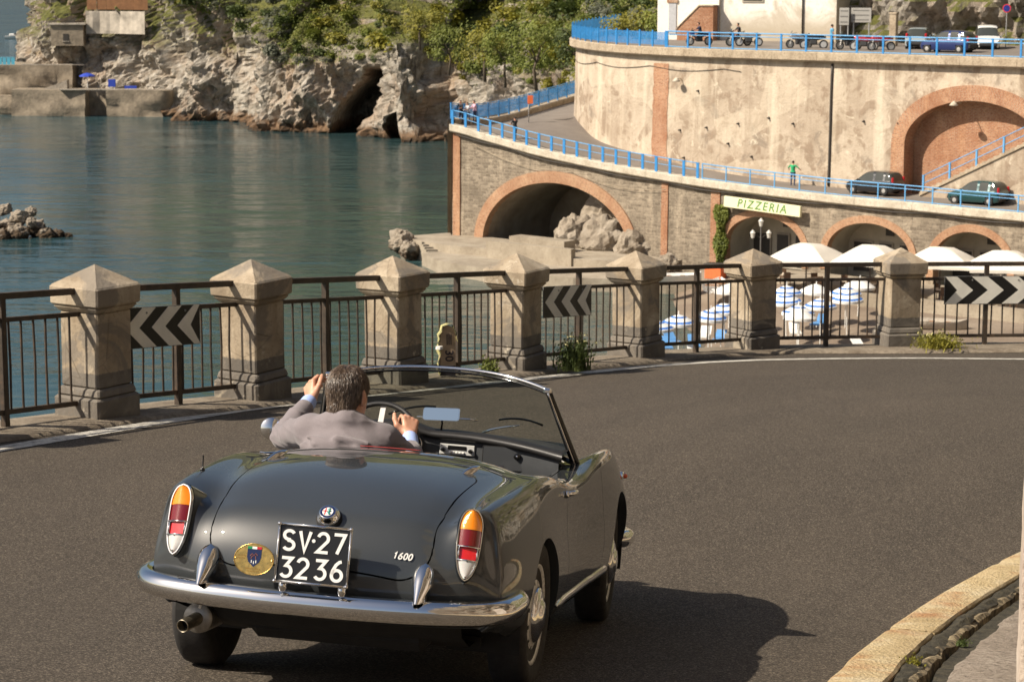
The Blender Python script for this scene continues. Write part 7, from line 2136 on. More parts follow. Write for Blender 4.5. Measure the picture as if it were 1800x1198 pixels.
# ------------------------------------------------------------------ organic shapes: smooth union of rounded limbs, meshed with surface nets
def organic(prims, h, name, mats, pick=None, smooth_iter=1):
    """prims: ('c', a, b, ra, rb, k) rounded cone, ('e', centre, radii, rot, k) ellipsoid"""
    lo = np.full(3, 1e9); hi = -lo
    for p in prims:
        if p[0] == 'c':
            for q, r in ((p[1], p[3]), (p[2], p[4])): lo = np.minimum(lo, np.array(q) - r); hi = np.maximum(hi, np.array(q) + r)
        else:
            r = max(p[2]); lo = np.minimum(lo, np.array(p[1]) - r); hi = np.maximum(hi, np.array(p[1]) + r)
    lo -= 3 * h; hi += 3 * h
    dim = np.ceil((hi - lo) / h).astype(int) + 1
    F = np.full(dim, 1.0, np.float32)
    for p in prims:
        k = p[-1]
        if p[0] == 'c':
            a, b, ra, rb = np.array(p[1], float), np.array(p[2], float), p[3], p[4]
            mg = max(ra, rb) + k + 2 * h
            l = np.minimum(a, b) - mg; u = np.maximum(a, b) + mg
        else:
            c = np.array(p[1], float); mg = max(p[2]) + k + 2 * h; l = c - mg; u = c + mg
        i0 = np.maximum(((l - lo) / h).astype(int), 0); i1 = np.minimum(((u - lo) / h).astype(int) + 2, dim)
        ax = [lo[d] + h * np.arange(i0[d], i1[d]) for d in range(3)]
        X, Y, Z = np.meshgrid(*ax, indexing='ij'); Q = np.stack([X, Y, Z], -1)
        if p[0] == 'c':
            ab = b - a; t = np.clip(((Q - a) @ ab) / (ab @ ab + 1e-12), 0, 1)
            D = np.linalg.norm(Q - a - t[..., None] * ab, axis=-1) - (ra + (rb - ra) * t)
        else:
            R_ = np.array(p[3].to_3x3()) if p[3] is not None else np.eye(3)
            L_ = (Q - c) @ R_; r = np.array(p[2], float)
            k0 = np.linalg.norm(L_ / r, axis=-1); k1 = np.linalg.norm(L_ / (r * r), axis=-1); D = k0 * (k0 - 1) / (k1 + 1e-9)
        S = F[i0[0]:i1[0], i0[1]:i1[1], i0[2]:i1[2]]
        if k > 0:
            hh = np.clip(.5 + .5 * (S - D) / k, 0, 1); S[...] = S * (1 - hh) + D * hh - k * hh * (1 - hh)
        else: np.minimum(S, D, out=S)
    neg = F < 0
    c8 = sum(neg[i:dim[0] - 1 + i, j:dim[1] - 1 + j, k:dim[2] - 1 + k].astype(np.int8) for i in (0, 1) for j in (0, 1) for k in (0, 1))
    cells = np.argwhere((c8 > 0) & (c8 < 8))
    idx = -np.ones(np.array(dim) - 1, int); idx[tuple(cells.T)] = np.arange(len(cells))
    acc = np.zeros((len(cells), 3)); cnt = np.zeros(len(cells))
    cor = [(i, j, k) for i in (0, 1) for j in (0, 1) for k in (0, 1)]
    for A_ in cor:
        for d in range(3):
            if A_[d]: continue
            B_ = list(A_); B_[d] = 1
            ca = cells + A_; cb = cells + B_
            fa = F[tuple(ca.T)]; fb = F[tuple(cb.T)]; m_ = (fa < 0) != (fb < 0)
            t = fa / np.where(m_, fa - fb, 1)
            pt = np.array(A_, float) + 0 * acc; pt[:, d] = t
            acc[m_] += pt[m_]; cnt[m_] += 1
    Vp = (cells + acc / cnt[:, None]) * h + lo
    faces = []
    for d in range(3):
        o1, o2 = [(1, 2), (2, 0), (0, 1)][d]
        sl = [slice(1, dim[q] - 1) for q in range(3)]; sl[d] = slice(0, dim[d] - 1)
        a = neg[tuple(sl)]; sl2 = list(sl); sl2[d] = slice(1, dim[d]); b = neg[tuple(sl2)]
        e = np.argwhere(a != b); base = e + np.array([s_.start for s_ in sl]); flip = a[tuple(e.T)]
        u = np.zeros(3, int); v = np.zeros(3, int); u[o1] = 1; v[o2] = 1
        q = np.stack([idx[tuple((base - u - v).T)], idx[tuple((base - v).T)], idx[tuple(base.T)], idx[tuple((base - u).T)]], 1)
        q = np.where(flip[:, None], q, q[:, ::-1]); faces.append(q)
    Fc = np.concatenate(faces)
    for _ in range(smooth_iter):
        s_ = np.zeros_like(Vp); n_ = np.zeros(len(Vp))
        for i in range(4):
            np.add.at(s_, Fc[:, i], Vp[Fc[:, (i + 1) % 4]]); np.add.at(n_, Fc[:, i], 1)
        Vp = Vp * .5 + .5 * s_ / n_[:, None]
    mi = pick(Vp[Fc].mean(1)) if pick is not None else None
    return np_mesh(name, Vp, Fc, mats, smooth=True, mi=mi)
def cap(a, b, ra, rb=None, k=.01): return ('c', tuple(a), tuple(b), ra, ra if rb is None else rb, k)
def ell(c, r, rot=None, k=.01): return ('e', tuple(c), tuple(r), rot, k)

def hand_prims(W, D, NB, TH, curl, spread=1.0, thumb=None, scale=1.0, fore=None):
    """wrist, direction to the knuckles, back-of-hand normal, thumb side"""
    D = D.normalized(); NB = (NB - D * NB.dot(D)).normalized(); TH = (TH - D * TH.dot(D) - NB * TH.dot(NB)).normalized()
    P = []; s = scale
    tips = []
    for i, (off, ln) in enumerate(((.030, .92), (.010, 1.0), (-.010, .95), (-.029, .76))):
        kb = W + D * (.088 - .006 * abs(i - 1)) * s + TH * off * s + NB * .004 * s
        P.append(cap(W + TH * off * .55 * s + D * .01, kb, .0155 * s, .0125 * s, .012))
        P.append(ell(kb + NB * .003, (.0115 * s,) * 3, None, .006))
        d = D.copy(); p = kb; ax = NB.cross(D)          # bend towards the palm
        for j, (l, r0, r1) in enumerate(((.044, .0104, .0092), (.027, .0092, .0084), (.021, .0084, .0070))):
            d = (Matrix.Rotation(-curl[i][j] if isinstance(curl[i], (tuple, list)) else -curl[j], 3, D.cross(NB)) @ d).normalized()
            dd = (d + TH * off * 2.2 * spread * (1 if j == 0 else 0)).normalized()
            q = p + dd * l * ln * s
            P.append(cap(p, q, r0 * s, r1 * s, .003)); p = q
        tips.append(p)
    tb = W + D * .022 * s + TH * .026 * s - NB * .006 * s
    P.append(cap(W + D * .008, tb, .018 * s, .017 * s, .014)); p = tb
    for (v, l, r0, r1) in thumb:
        q = p + (D * v[0] + TH * v[1] + NB * v[2]).normalized() * l * s; P.append(cap(p, q, r0 * s, r1 * s, .006)); p = q
    return P

n = NT('skin')
a = n.noise(22, 5, .6); b = n.noise(120, 4, .6)
c = n.ramp(a, [(.3, (.46, .215, .135)), (.55, (.58, .31, .205)), (.75, (.66, .38, .265))]); n.color(c).rough(.48); n.set(Subsurface_Weight=.12, Subsurface_Radius=(.02, .008, .005), Subsurface_Scale=.05); n.bump(b, .25, .002)
M_SKIN = n.m
n = NT('grey_suit_cloth')
w_ = n.noise(420, 2, .5); w2 = n.noise(7, 5, .6); fold = n.noise(9, 3, .55, n.mapped((1.0, .6, 2.2), (.3, .5, .2)))
n.color(n.mix(n.ramp(w_, [(.4, .35), (.6, 0.0)]), n.ramp(w2, [(.3, (.185, .160, .170)), (.7, (.235, .205, .215))]), (.11, .094, .098))).rough(.88)
n.set(Sheen_Weight=.25, Sheen_Roughness=.5); b1 = n.bump(fold, .12, .02); n.bump(w_, .25, .0015, b1)
M_SUIT = n.m
M_SHIRT = plain('blue_shirt', (.36, .47, .80), .8, var=.06, scale=20, bump=.3, bscale=30, bdist=.004)
n = NT('brown_grey_hair')
hi_ = n.new('ShaderNodeObjectInfo'); st = n.noise(130, 3, .6, n.mapped((1, 1, .22)))
n.color(n.ramp(st, [(.30, (.020, .012, .008)), (.45, (.070, .045, .030)), (.58, (.135, .094, .064)), (.74, (.29, .225, .17))])).rough(.33); n.set(Specular_IOR_Level=.7)
M_HAIR = n.m
M_TROUS = plain('dark_trousers', (.05, .047, .05), .85)

# ---- the driver, in car coordinates
drv = empty('person', parent=None)
drv.matrix_world = CAR_M
tag(drv, 'man in a mauve-grey jacket and blue shirt driving the open grey car', 'person')
HC = Vector((-.300, .625, 1.172)); HR = Matrix.Rotation(-.38, 3, 'Z') @ Matrix.Rotation(-.06, 3, 'X')
def H(x, y, z): return HC + HR @ Vector((x, y, z))
hrot = HR.to_4x4()
head = [ell(H(0, -.012, .022), (.074, .093, .090), hrot, .02), ell(H(0, .030, -.035), (.062, .068, .085), hrot, .03), cap(H(0, .055, -.085), H(0, .03, -.085), .035, .042, .03),
        cap(H(-.045, .0, -.06), H(0, .065, -.098), .022, .02, .02), cap(H(.045, .0, -.06), H(0, .065, -.098), .022, .02, .02),
        cap(H(0, .092, .012), H(0, .112, -.022), .009, .013, .012), cap(H(-.035, .082, .022), H(.035, .082, .022), .012, .012, .015),
        ell(H(-.034, .074, .004), (.013, .010, .010), hrot, .004), ell(H(.034, .074, .004), (.013, .010, .010), hrot, .004), cap(H(-.02, .093, -.055), H(.02, .093, -.055), .007, .007, .008)]
for s in (-1, 1):
    head += [ell(H(s * .084, -.004, -.016), (.011, .022, .036), (HR @ Matrix.Rotation(s * .35, 3, 'Z')).to_4x4(), .005), ell(H(s * .088, -.016, .008), (.008, .012, .020), (HR @ Matrix.Rotation(s * .5, 3, 'Z')).to_4x4(), .004)]
NK = Vector((-.292, .575, 1.00))
SL, SR = Vector((-.480, .605, .985)), Vector((-.118, .635, .968))
EL, ER = Vector((-.668, .860, .930)), Vector((-.028, .845, .835))
WL, WR = Vector((-.622, 1.130, 1.098)), Vector((-.112, 1.085, .968))
neck = [cap(H(0, -.018, -.06), NK, .056, .060, .03)]
trunk = [cap(NK, (-.29, .55, .86), .075, .12, .05), cap(SL, SR, .055, .055, .05), cap((-.29, .55, .86), (-.29, .56, .55), .12, .14, .05)]
def arm(S, E, W, r0=.046, r1=.040, r2=.029): return [cap(S, E, r0, r1, .02), cap(E, W, r1, r2, .02)]
DL = Vector((-.022, .060, .078)); DR = Vector((-.020, .060, .082))
lh = hand_prims(WL, DL, Vector((-.62, -.55, .25)), Vector((.55, -.45, .55)), ((.55, .75, .55), (.6, .8, .6), (.65, .85, .6), (.7, .9, .6)), .5, [((.75, .75, -.1), .040, .0150, .0125), ((1.0, .25, -.15), .032, .0122, .0108), ((1.0, -.05, -.25), .024, .0105, .0085)], 1.08)
rh = hand_prims(WR, DR, Vector((.52, -.75, .35)), Vector((-.8, -.1, .1)), ((.75, 1.0, .7), (.8, 1.05, .7), (.85, 1.05, .7), (.9, 1.1, .7)), .5, [((.55, .95, .05), .040, .0155, .0130), ((1.0, .35, .05), .034, .0125, .0112), ((1.0, .05, .0), .025, .0110, .0088)], 1.06)
bodym = organic(head + neck + trunk + arm(SL, EL, WL) + arm(SR, ER, WR) + lh + rh, .0036, 'body', M_SKIN, smooth_iter=1)
link('body', bodym, drv)
# jacket
jk = [cap((-.455, .600, 1.000), (-.145, .625, .985), .066, .066, .04), ell((-.292, .560, .885), (.205, .125, .16), None, .06), ell((-.285, .545, .72), (.185, .13, .20), None, .06),
      cap((-.350, .560, 1.062), (-.292, .542, 1.066), .034, .034, .05), cap((-.292, .542, 1.066), (-.232, .566, 1.056), .034, .034, .05), cap((-.40, .570, 1.025), (-.30, .560, 1.050), .044, .044, .04), cap((-.20, .60, 1.012), (-.29, .565, 1.045), .044, .044, .04),
      cap((-.475, .605, .990), (-.575, .730, .965), .074, .066, .03), cap((-.575, .730, .965), (-.665, .855, .935), .066, .060, .02), cap((-.667, .858, .935), (-.648, .985, 1.015), .060, .052, .016), cap((-.648, .985, 1.015), (-.632, 1.055, 1.056), .052, .046, .012),
      cap((-.125, .635, .975), (-.065, .745, .905), .072, .062, .03), cap((-.065, .745, .905), (-.028, .845, .838), .062, .056, .02), cap((-.028, .845, .838), (-.066, .96, .896), .055, .048, .015), cap((-.066, .96, .896), (-.080, .995, .912), .048, .045, .012)]
fr2 = random.Random(9)
for k in range(9):                                            # sleeve folds at the elbow and armpit
    t = fr2.uniform(.05, .95); p = Vector((-.505, .64, .985)).lerp(Vector((-.66, .90, .95)), t); d = Vector((fr2.uniform(-.2, .2), fr2.uniform(-.4, .1), 1)).normalized() * .05
    o = Vector((fr2.uniform(-.03, .05), -.052, fr2.uniform(-.02, .03))); jk.append(cap(p + o - d, p + o + d * .6, .004, .009, .012))
for (x0, z0, x1, z1, rr0) in ((-.44, .975, -.30, .955, .006), (-.40, .945, -.22, .93, .007), (-.30, .985, -.16, .965, .006), (-.36, .91, -.20, .905, .007), (-.47, .93, -.38, .90, .007), (-.20, .93, -.13, .90, .006)):
    yb = lambda x, z: .560 - .125 * sqrt(max(.02, 1 - ((x + .292) / .235) ** 2)) - .006
    jk.append(cap((x0, yb(x0, z0) + .010, z0), (x1, yb(x1, z1) + .010, z1), rr0 * 1.6, rr0, .035))
jm = organic(jk, .0062, 'jacket', M_SUIT, smooth_iter=1)
jc = np.array([v.co for v in jm.vertices]); jn = np.array([v.normal for v in jm.vertices])
for i in range(len(jc)):                                    # soft creases in the cloth, strongest at the elbow and armpit
    v = Vector(jc[i]); el_ = math.exp(-((v - Vector((-.60, .80, .95))).length / .16) ** 2) + math.exp(-((v - Vector((-.06, .80, .87))).length / .14) ** 2)
    w1_ = 1 - abs(mnoise.noise(Vector((v.x * 9 + v.y * 5, v.y * 7, v.z * 26 + v.x * 8)))); w2_ = mnoise.noise(Vector((v.x * 16, v.y * 12, v.z * 11 + 3)))
    jc[i] += jn[i] * ((w1_ ** 3 - .45) * (.0035 + .008 * el_) + w2_ * .0025)
jm.vertices.foreach_set('co', jc.astype(np.float32).ravel()); jm.update()
link('jacket', jm, drv)
m = MB(); G = []
for k in range(25):
    a = 2 * pi * k / 24; G.append([tuple(NK + Vector((.068 * cos(a) * sc, .066 * sin(a) * sc + y, z + .022 * (sin(a) < 0) * abs(sin(a))))) for sc, y, z in ((1.08, .0, .010), (1.0, .004, .058), (.94, .006, .060), (.92, .004, .01))])
m.grid(G); m.build('shirt_collar', M_SHIRT, drv, smooth=True)
cuffs = organic([cap((-.636, 1.045, 1.050), (-.626, 1.108, 1.086), .041, .0385, .004)], .004, 'shirt_cuff', M_SHIRT); link('shirt_cuff', cuffs, drv)
cuffs = organic([cap((-.082, .990, .911), (-.106, 1.062, .955), .0415, .0385, .004)], .004, 'shirt_cuff', M_SHIRT); link('shirt_cuff', cuffs, drv)
tr = organic([cap((-.37, .62, .52), (-.40, 1.02, .56), .085, .07, .03), cap((-.21, .62, .52), (-.20, 1.02, .56), .085, .07, .03), cap((-.40, 1.02, .56), (-.38, 1.36, .38), .065, .05, .02), cap((-.20, 1.02, .56), (-.22, 1.36, .38), .065, .05, .02), ell((-.29, .58, .55), (.18, .14, .12), None, .05)], .012, 'trousers', M_TROUS); link('trousers', tr, drv)
# hair: a cap that follows the skull, then locks running from the crown
hp = [ell(H(0, -.022, .036), (.086, .102, .094), hrot, .01), ell(H(0, -.052, -.030), (.070, .055, .070), hrot, .03), ell(H(0, -.058, -.082), (.058, .042, .052), hrot, .03), ell(H(-.066, -.012, -.004), (.016, .036, .042), hrot, .015), ell(H(.066, -.030, .012), (.014, .026, .030), hrot, .015)]
hm_ = organic(hp, .0048, 'hair', M_HAIR, smooth_iter=1)
hob = link('hair', hm_, drv)
r = random.Random(21)
co = np.array([v.co for v in hm_.vertices]); no = np.array([v.normal for v in hm_.vertices])
hv = []; hf = []
crown = np.array(H(-.006, -.035, .125)); HCn = np.array(HC)
pick_ = r.choices(range(len(co)), k=9000)
for i in pick_:
    p = Vector(co[i]); nn = Vector(no[i])
    away = p - Vector(crown); away -= nn * away.dot(nn)
    if away.length < 1e-5: continue
    away.normalize()
    fl = (away * .75 + Vector((0, 0, -.55)) + Vector((r.gauss(0, .30), r.gauss(0, .30), r.gauss(0, .16)))); fl -= nn * fl.dot(nn); fl.normalize()
    L_ = r.uniform(.018, .044); lift = r.uniform(.03, .34) if r.random() < .9 else r.uniform(.4, .8); wv = nn.cross(fl).normalized() * r.uniform(.0006, .0014)
    q = p + nn * .0005; d = (fl + nn * lift).normalized(); pts = [q]
    for k in range(4):
        q = q + d * L_ / 4; d = (d - nn * lift * .42 + Vector((0, 0, -.06))).normalized(); pts.append(q)
    b = len(hv)
    for k, q in enumerate(pts):
        s_ = (1, 1, .9, .65, .15)[k]; hv += [q - wv * s_, q + nn * .0012 * s_, q + wv * s_]
    for k in range(4):
        o = b + k * 3; hf += [(o, o + 1, o + 4, o + 3), (o + 1, o + 2, o + 5, o + 4)]
me = np_mesh('hair_locks', [tuple(v) for v in hv], hf, M_HAIR, smooth=True)
link('hair_locks', me, hob, kind='stuff')
# ------------------------------------------------------------------ parked cars on the two roads
M_TYRE2 = plain('far_tyre', (.02, .02, .02), .8); M_HUB2 = plain('far_hub', (.50, .49, .47), .4, .5); M_GLASS2 = plain('far_glass', (.05, .055, .05), .08, var=0); M_PLAS = plain('far_bumper', (.03, .03, .032), .6)
M_HL = plain('far_headlamp', (.72, .74, .76), .15, var=0); M_TL = plain('far_taillamp', (.42, .015, .02), .25, var=0)
def far_paint(nm, c, metal=.2):
    n = NT(nm); n.color(c).rough(.3); n.set(Coat_Weight=1.0, Coat_Roughness=.05, Metallic=metal); return n.m
# stations along the length: y, sill z, belt z, roof z, half width, roof half width
HATCH = [(-1.85, .42, .78, .80, .62, .50), (-1.80, .28, .84, .98, .74, .58), (-1.62, .22, .92, 1.32, .80, .60), (-1.35, .20, .93, 1.47, .82, .60), (-.8, .20, .92, 1.52, .83, .61), (-.2, .20, .91, 1.52, .83, .61), (.25, .20, .90, 1.45, .83, .60), (.62, .20, .89, 1.20, .83, .60), (.95, .20, .88, .94, .82, .62), (1.35, .21, .80, .84, .80, .58), (1.65, .25, .70, .73, .74, .50), (1.80, .38, .58, .60, .58, .40)]
VAN = [(-1.95, .40, .95, .97, .66, .56), (-1.92, .28, .98, 1.30, .78, .64), (-1.80, .22, 1.0, 1.66, .82, .66), (-1.4, .20, 1.0, 1.74, .84, .66), (-.6, .20, .98, 1.76, .84, .66), (.2, .20, .97, 1.74, .84, .66), (.6, .20, .96, 1.60, .84, .65), (1.0, .20, .95, 1.20, .83, .63), (1.25, .20, .93, .99, .82, .62), (1.6, .22, .84, .88, .79, .55), (1.82, .26, .70, .73, .72, .5), (1.92, .40, .58, .60, .56, .4)]
def far_car(loc, rz, st, paint, label, pitch=0.0, wheels=None):
    root = empty('parked_car', loc, Euler((pitch, 0, rz), 'XYZ'), label, 'car')
    cols = []
    S_ = catmull(st, 4)
    for (y, zs, zb, zr, w, wr) in S_:
        up = zr - zb
        wu = w + (wr - w) * min(1, max(up, 0) / .55)
        cols.append([(w * .90, y, zs), (w * .985, y, zs + .10), (w, y, (zs + zb) / 2 + .02), (w * .985, y, zb - .05), (w * .955, y, zb), (w * .955 + (wu - w * .955) * .5, y, zb + up * .5), (wu, y, zr - .06 * min(1, up / .3)), (wu * .86, y, zr - .012), (wu * .45, y, zr + .012), (0, y, zr + .018)])
    V0 = np.array(cols); nst, k, _ = V0.shape
    full = np.concatenate([V0, V0[:, -2::-1] * np.array([-1, 1, 1])], 1); kk = full.shape[1]
    vs = full.reshape(-1, 3); fs = []; gl = []
    WY = wheels or (-1.18, 1.20)
    for i in range(nst - 1):
        for j in range(kk - 1):
            q = (i * kk + j, i * kk + j + 1, (i + 1) * kk + j + 1, (i + 1) * kk + j)
            c = vs[list(q)].mean(0)
            if any(math.hypot(c[1] - wy, c[2] - .30) < .335 for wy in WY) and abs(c[0]) > .55: continue
            jj = min(j, kk - 2 - j)
            y = c[1]; up = np.interp(y, [s_[0] for s_ in S_], [s_[3] - s_[2] for s_ in S_])
            side = jj in (4, 5) and up > .26 and not any(abs(y - py) < .045 for py in (-.42, -1.2)) 
            slope = abs(np.gradient([s_[3] for s_ in S_], [s_[0] for s_ in S_])[min(i, nst - 1)])
            scr = jj in (6, 7, 8) and up > .10 and slope > .55
            (gl if (side or scr) else fs).append(q)
    b_ = MB(); b_.add(vs, fs); e0 = tuple(range(kk)); b_.f += [e0[::-1], tuple((nst - 1) * kk + i for i in range(kk))]; b_.m += [0, 0]
    me = b_.mesh('body', paint, smooth=True); fix_normals(me); me.set_sharp_from_angle(angle=radians(50)); link('body', me, root)
    rest = list(gl)
    while rest:                                             # each connected pane is a window of its own
        comp = [rest.pop()]; seen = set(comp[0]); grew = True
        while grew:
            grew = False
            for q in list(rest):
                if len(seen.intersection(q)) >= 2: comp.append(q); seen.update(q); rest.remove(q); grew = True
        ids = sorted(seen); mp2 = {a_: b2 for b2, a_ in enumerate(ids)}
        g_ = MB(); g_.add([tuple(vs[a_] * np.array([.992, 1, .997])) for a_ in ids], [tuple(mp2[a_] for a_ in q) for q in comp]); g_.build('window', M_GLASS2, root, smooth=True)
    m = MB(); m.box((0, 0, .26), (1.3, 3.3, .1)); m.build('underbody', M_PLAS, root)
    for wy in WY:
        for s in (-1, 1):
            m = MB(); m.lathe([(.18, -.09), (.27, -.09), (.30, -.06), (.30, .06), (.27, .09), (.19, .09)], n=24, axis='x'); w_ = m.build('wheel', M_TYRE2, root, loc=(s * .72, wy, .30), smooth=True)
            m = MB(); m.lathe([(.195, .085), (.19, .07), (.12, .095), (.05, .10), (0, .10)], n=20, axis='x', rot=Matrix.Rotation(0 if s > 0 else pi, 3, 'Z')); m.build('hubcap', M_HUB2, w_, smooth=True)
    yf, yr = st[-3][0], st[1][0]
    for s in (-1, 1):
        m = MB(); m.box((s * .60, yf + .06, .66), (.26, .22, .15), Matrix.Rotation(-s * .35, 3, 'Z'), .05); m.build('headlamp', M_HL, root)
        m = MB(); m.box((s * .66, yr + .02, .98), (.16, .14, .36), Matrix.Rotation(s * .25, 3, 'Z'), .04); m.build('tail_lamp', M_TL, root)
        m = MB(); m.box((s * .90, .72, .98), (.16, .10, .12), None, .03); m.build('door_mirror', paint, root)
    m = MB(); m.box((0, st[-2][0] + .10, .46), (1.25, .18, .22), None, .05); m.build('front_bumper', M_PLAS, root)
    m = MB(); m.box((0, st[0][0] - .02, .48), (1.35, .18, .26), None, .05); m.build('rear_bumper', M_PLAS, root)
    return root
P_BLK = far_paint('black_car_paint', (.018, .020, .024)); P_TEAL = far_paint('teal_car_paint', (.012, .065, .070)); P_NAVY = far_paint('navy_car_paint', (.012, .028, .13)); P_LBLUE = far_paint('pale_blue_car_paint', (.42, .50, .54)); P_WHT = far_paint('white_car_paint', (.70, .70, .68), 0)
def on_low(X, off):
    s = vp.sx(X); p = vp.at(s, -off); t = vp.tan(s); return p, math.atan2(t[1], t[0])
p, a = on_low(21.6, 3.1); far_car((p[0], p[1], 6.37), a + pi / 2 - .03, HATCH, P_BLK, 'black hatchback parked by the great wall left of the brick recess', -.02)
p, a = on_low(27.5, 2.7); far_car((p[0], p[1], 6.22), a + pi / 2, HATCH, P_TEAL, 'dark teal hatchback parked below the stair ramp', -.02)
p, a = on_low(31.9, 2.6); far_car((p[0], p[1], 6.1), a + pi / 2, HATCH, P_BLK, 'dark car cut by the right edge on the lower road', -.02)
far_car((28.7, 161.6, 15.2), -.30, HATCH, P_LBLUE, 'pale blue car seen from behind on the upper road')
far_car((29.6, 155.6, 15.15), radians(52), HATCH, P_NAVY, 'dark blue small car parked along the upper blue railing')
far_car((33.2, 160.4, 15.15), pi - .15, VAN, P_WHT, 'white car facing the camera on the upper road')

# ------------------------------------------------------------------ people on the roads
def person(loc, rz, shirt, trousers, label, lean=0.0, arms='down', h=1.74, skin=None, sit=False, hair=(.03, .02, .014)):
    k = h / 1.74
    root = empty('person', loc, (0, 0, rz), label, 'person')
    ar = {'down': [((.19, 0, 1.42), (.25, .02, 1.15), (.24, .10, .90))] , 'back': [((.19, 0, 1.42), (.27, -.06, 1.16), (.16, -.14, 1.0))], 'wide': [((.19, 0, 1.42), (.36, .05, 1.26), (.40, .28, 1.14))], 'reach': [((.19, 0, 1.42), (.24, .18, 1.20), (.18, .46, 1.14))]}[arms][0]
    P = [ell((0, .02 + lean * .25, 1.62), (.078, .095, .115), None, .01), cap((0, lean * .2, 1.52), (0, lean * .15, 1.42), .052, .06, .02), cap((-.13, lean * .14, 1.40), (.13, lean * .14, 1.40), .07, .07, .05), cap((0, lean * .12, 1.32), (0, 0, 1.00), .145, .125, .06), cap((-.06, 0, .96), (.06, 0, .96), .13, .13, .05)]
    for s in (-1, 1):
        a, b, c = [Vector((s * q[0], q[1] + lean * .14, q[2])) for q in ar]
        P += [cap(a, b, .055, .044, .02), cap(b, c, .042, .032, .01), ell(c + (c - b).normalized() * .06, (.035, .045, .05), None, .02)]
        if sit: P += [cap((s * .09, 0, .95), (s * .16, .42, .88), .085, .065, .03), cap((s * .16, .42, .88), (s * .18, .30, .48), .06, .045, .02), cap((s * .18, .30, .48), (s * .18, .46, .44), .04, .035, .02)]
        else: P += [cap((s * .09, 0, .93), (s * .10, .02 + s * .04, .50), .085, .06, .03), cap((s * .10, .02 + s * .04, .50), (s * .10, s * .05, .08), .06, .04, .02), cap((s * .10, s * .05, .05), (s * .11, s * .05 + .16, .04), .042, .035, .02)]
    P = [tuple([q[0]] + [tuple(x * k for x in v) if isinstance(v, tuple) else (v * k if not isinstance(v, Matrix) and v is not None else v) for v in q[1:]]) for q in P]
    ms = [skin or M_SKIN, plain('cloth_%02x%02x%02x' % tuple(int(c * 255) for c in shirt), shirt, .85), plain('cloth_%02x%02x%02x' % tuple(int(c * 255) for c in trousers), trousers, .85), M_TYRE2]
    def pick(c):
        z = c[:, 2] / k; mi = np.where(z > 1.47, 0, np.where(z > .98, 1, 2)); mi = np.where(z < .09, 3, mi)
        mi = np.where((np.abs(c[:, 0]) > .2 * k) & (z < 1.22) & (z > .7), 0, mi); return mi
    link('body', organic(P, .022 * k, 'body', ms, pick, 1), root)
    link('hair', organic([ell((0, (.0 + lean * .25) * k, 1.655 * k), (.085 * k, .10 * k, .095 * k), None, .01)], .02, 'hair', plain('far_hair_%d' % int(hair[0] * 100), hair, .7)), root)
    return root
def walk(x, y, surf_z): return (x, y, surf_z)
p, a = on_low(16.6, 3.3); person((p[0], p[1], 6.42), a + .2, (.02, .36, .14), (.045, .06, .12), 'person in a green T-shirt walking on the lower road above the pizzeria', arms='wide')
person((.22, 165.0, 8.50), .6, (.012, .012, .014), (.03, .05, .12), 'person in a black top at the blue railing above the great arch', arms='reach')
person((-3.75, 168.9, 9.45), 2.4, (.02, .02, .025), (.04, .04, .06), 'person with dark top leaning on the railing at the tip of the nose', .3, 'reach')
person((-2.75, 169.3, 9.42), 2.0, (.62, .40, .50), (.05, .06, .12), 'person in a pink shirt on the hairpin nose', .2, 'reach')
person((-3.25, 169.0, 9.44), 2.2, (.65, .66, .68), (.06, .07, .12), 'person in a white shirt between the two others on the hairpin nose', .3, 'reach', 1.6)
person((22.5, 161.4, 15.2), -1.4, (.10, .32, .50), (.02, .022, .035), 'person in a light blue top walking among the motorcycles on the upper road', arms='down')

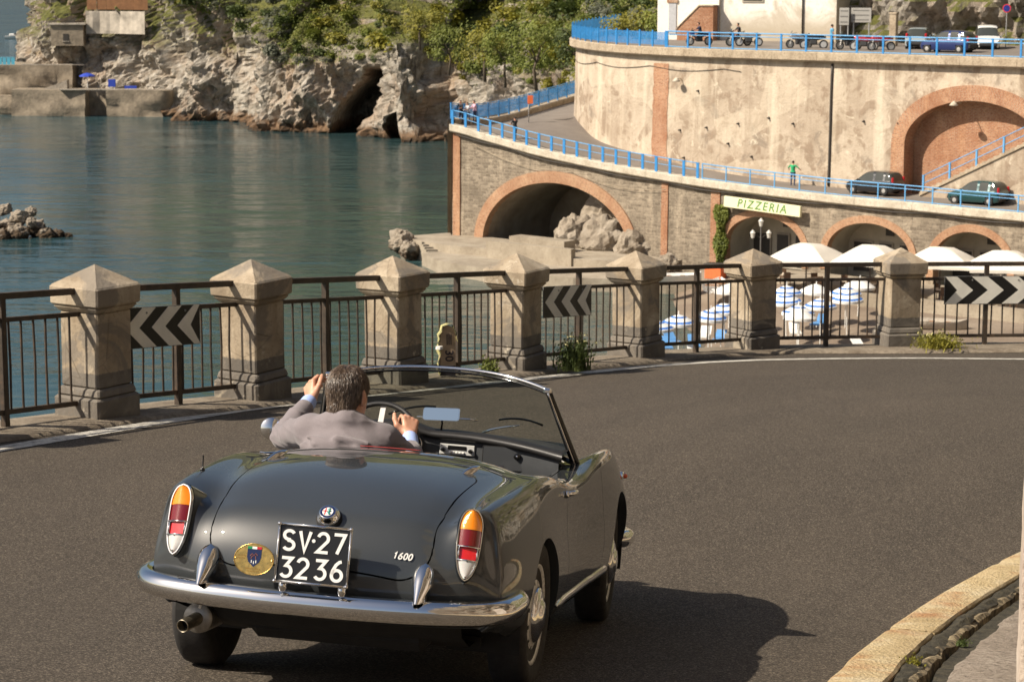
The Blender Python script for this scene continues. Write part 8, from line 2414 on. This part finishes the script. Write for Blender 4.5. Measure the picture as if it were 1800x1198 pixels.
# ------------------------------------------------------------------ motorcycles
def moto(loc, rz, paint, label, lean=.12, screen=True):
    root = empty('motorcycle', loc, Euler((0, lean, rz), 'XYZ'), label, 'motorcycle')
    for y in (-.68, .70):
        m = MB(); m.tube([(0, y + .27 * cos(a), .30 + .27 * sin(a)) for a in np.linspace(0, 2 * pi, 25)[:-1]], .055, 8, closed=True); w = m.build('wheel', M_TYRE2, root, smooth=True)
        m = MB(); m.lathe([(.22, -.02), (.22, .02), (.05, .05), (0, .05)], (0, y, .30), 16, axis='x'); m.build('rim', M_HUB2, w)
    m = MB(); m.add(*(lambda P: (P, [(i * 8 + j, i * 8 + (j + 1) % 8, (i + 1) * 8 + (j + 1) % 8, (i + 1) * 8 + j) for i in range(6) for j in range(8)] + [tuple(range(8))[::-1], tuple(48 + j for j in range(8))]))([(w * cos(2 * pi * j / 8), y, z + h * sin(2 * pi * j / 8)) for y, z, w, h in ((-.85, .82, .08, .07), (-.5, .76, .16, .12), (-.15, .72, .18, .18), (.15, .80, .20, .20), (.40, .78, .17, .20), (.58, .85, .16, .18), (.72, .90, .08, .10)) for j in range(8)])); m.build('bodywork', paint, root, smooth=True)
    m = MB(); m.box((0, -.38, .90), (.26, .62, .09), None, .04); m.build('seat', M_TYRE2, root)
    m = MB(); m.box((0, .02, .45), (.30, .5, .36), None, .06); m.build('engine', M_PLAS, root)
    m = MB(); m.tube([(.07, .50, .92), (.07, .70, .30)], .025, 6); m.tube([(-.07, .50, .92), (-.07, .70, .30)], .025, 6); m.build('fork', M_HUB2, root)
    m = MB(); m.tube([(-.36, .32, 1.06), (-.12, .46, 1.02), (.12, .46, 1.02), (.36, .32, 1.06)], .02, 6); m.build('handlebar', M_PLAS, root)
    m = MB(); m.tube([(.16, .1, .30), (.18, -.4, .32), (.20, -.85, .42)], [.03, .04, .05], 8); m.build('exhaust', M_HUB2, root, smooth=True)
    if screen: m = MB(); m.grid([[(x, .62 - .12 * t, .98 + .26 * t) for t in (0, .5, 1)] for x in (-.15, 0, .15)]); m.build('windshield', M_GLASS2, root)
P_RED = far_paint('red_bike_paint', (.42, .02, .025)); P_SIL = far_paint('silver_bike_paint', (.45, .45, .46), .6)
MO = [((13.75, 168.2, 15.25), 1.75, P_NAVY, 'dark motorcycle with upright rider position in front of the brick stair flank'), ((16.5, 166.9, 15.25), 1.85, P_BLK, 'black motorcycle left of the middle of the upper railing'), ((17.2, 166.4, 15.25), 1.5, P_SIL, 'silver-grey motorcycle next to the black one'), ((20.5, 163.6, 15.2), 1.8, P_SIL, 'pale motorcycle just left of the walking person'), ((21.4, 162.6, 15.2), 1.4, P_BLK, 'black sport motorcycle next to the walking person'), ((23.6, 160.6, 15.2), 1.9, P_BLK, 'dark motorcycle right of the walking person'), ((24.5, 159.6, 15.2), 1.3, P_RED, 'red and white motorcycle under the notice boards'), ((25.6, 158.9, 15.2), 1.7, P_RED, 'red motorcycle nearest the stone post')]
for l, rz, pt, lb in MO: moto(l, rz, pt, lb)
for x, y, rz, c, lb in ((13.8, 168.2, 1.75, (.015, .02, .05), 'motorcyclist in dark blue sitting on the leftmost motorcycle'), (16.55, 166.9, 1.85, (.02, .02, .025), 'motorcyclist in black sitting on the black motorcycle')):
    person((x, y, 15.2), rz, c, (.02, .02, .03), lb, .5, 'reach', 1.7, sit=True)
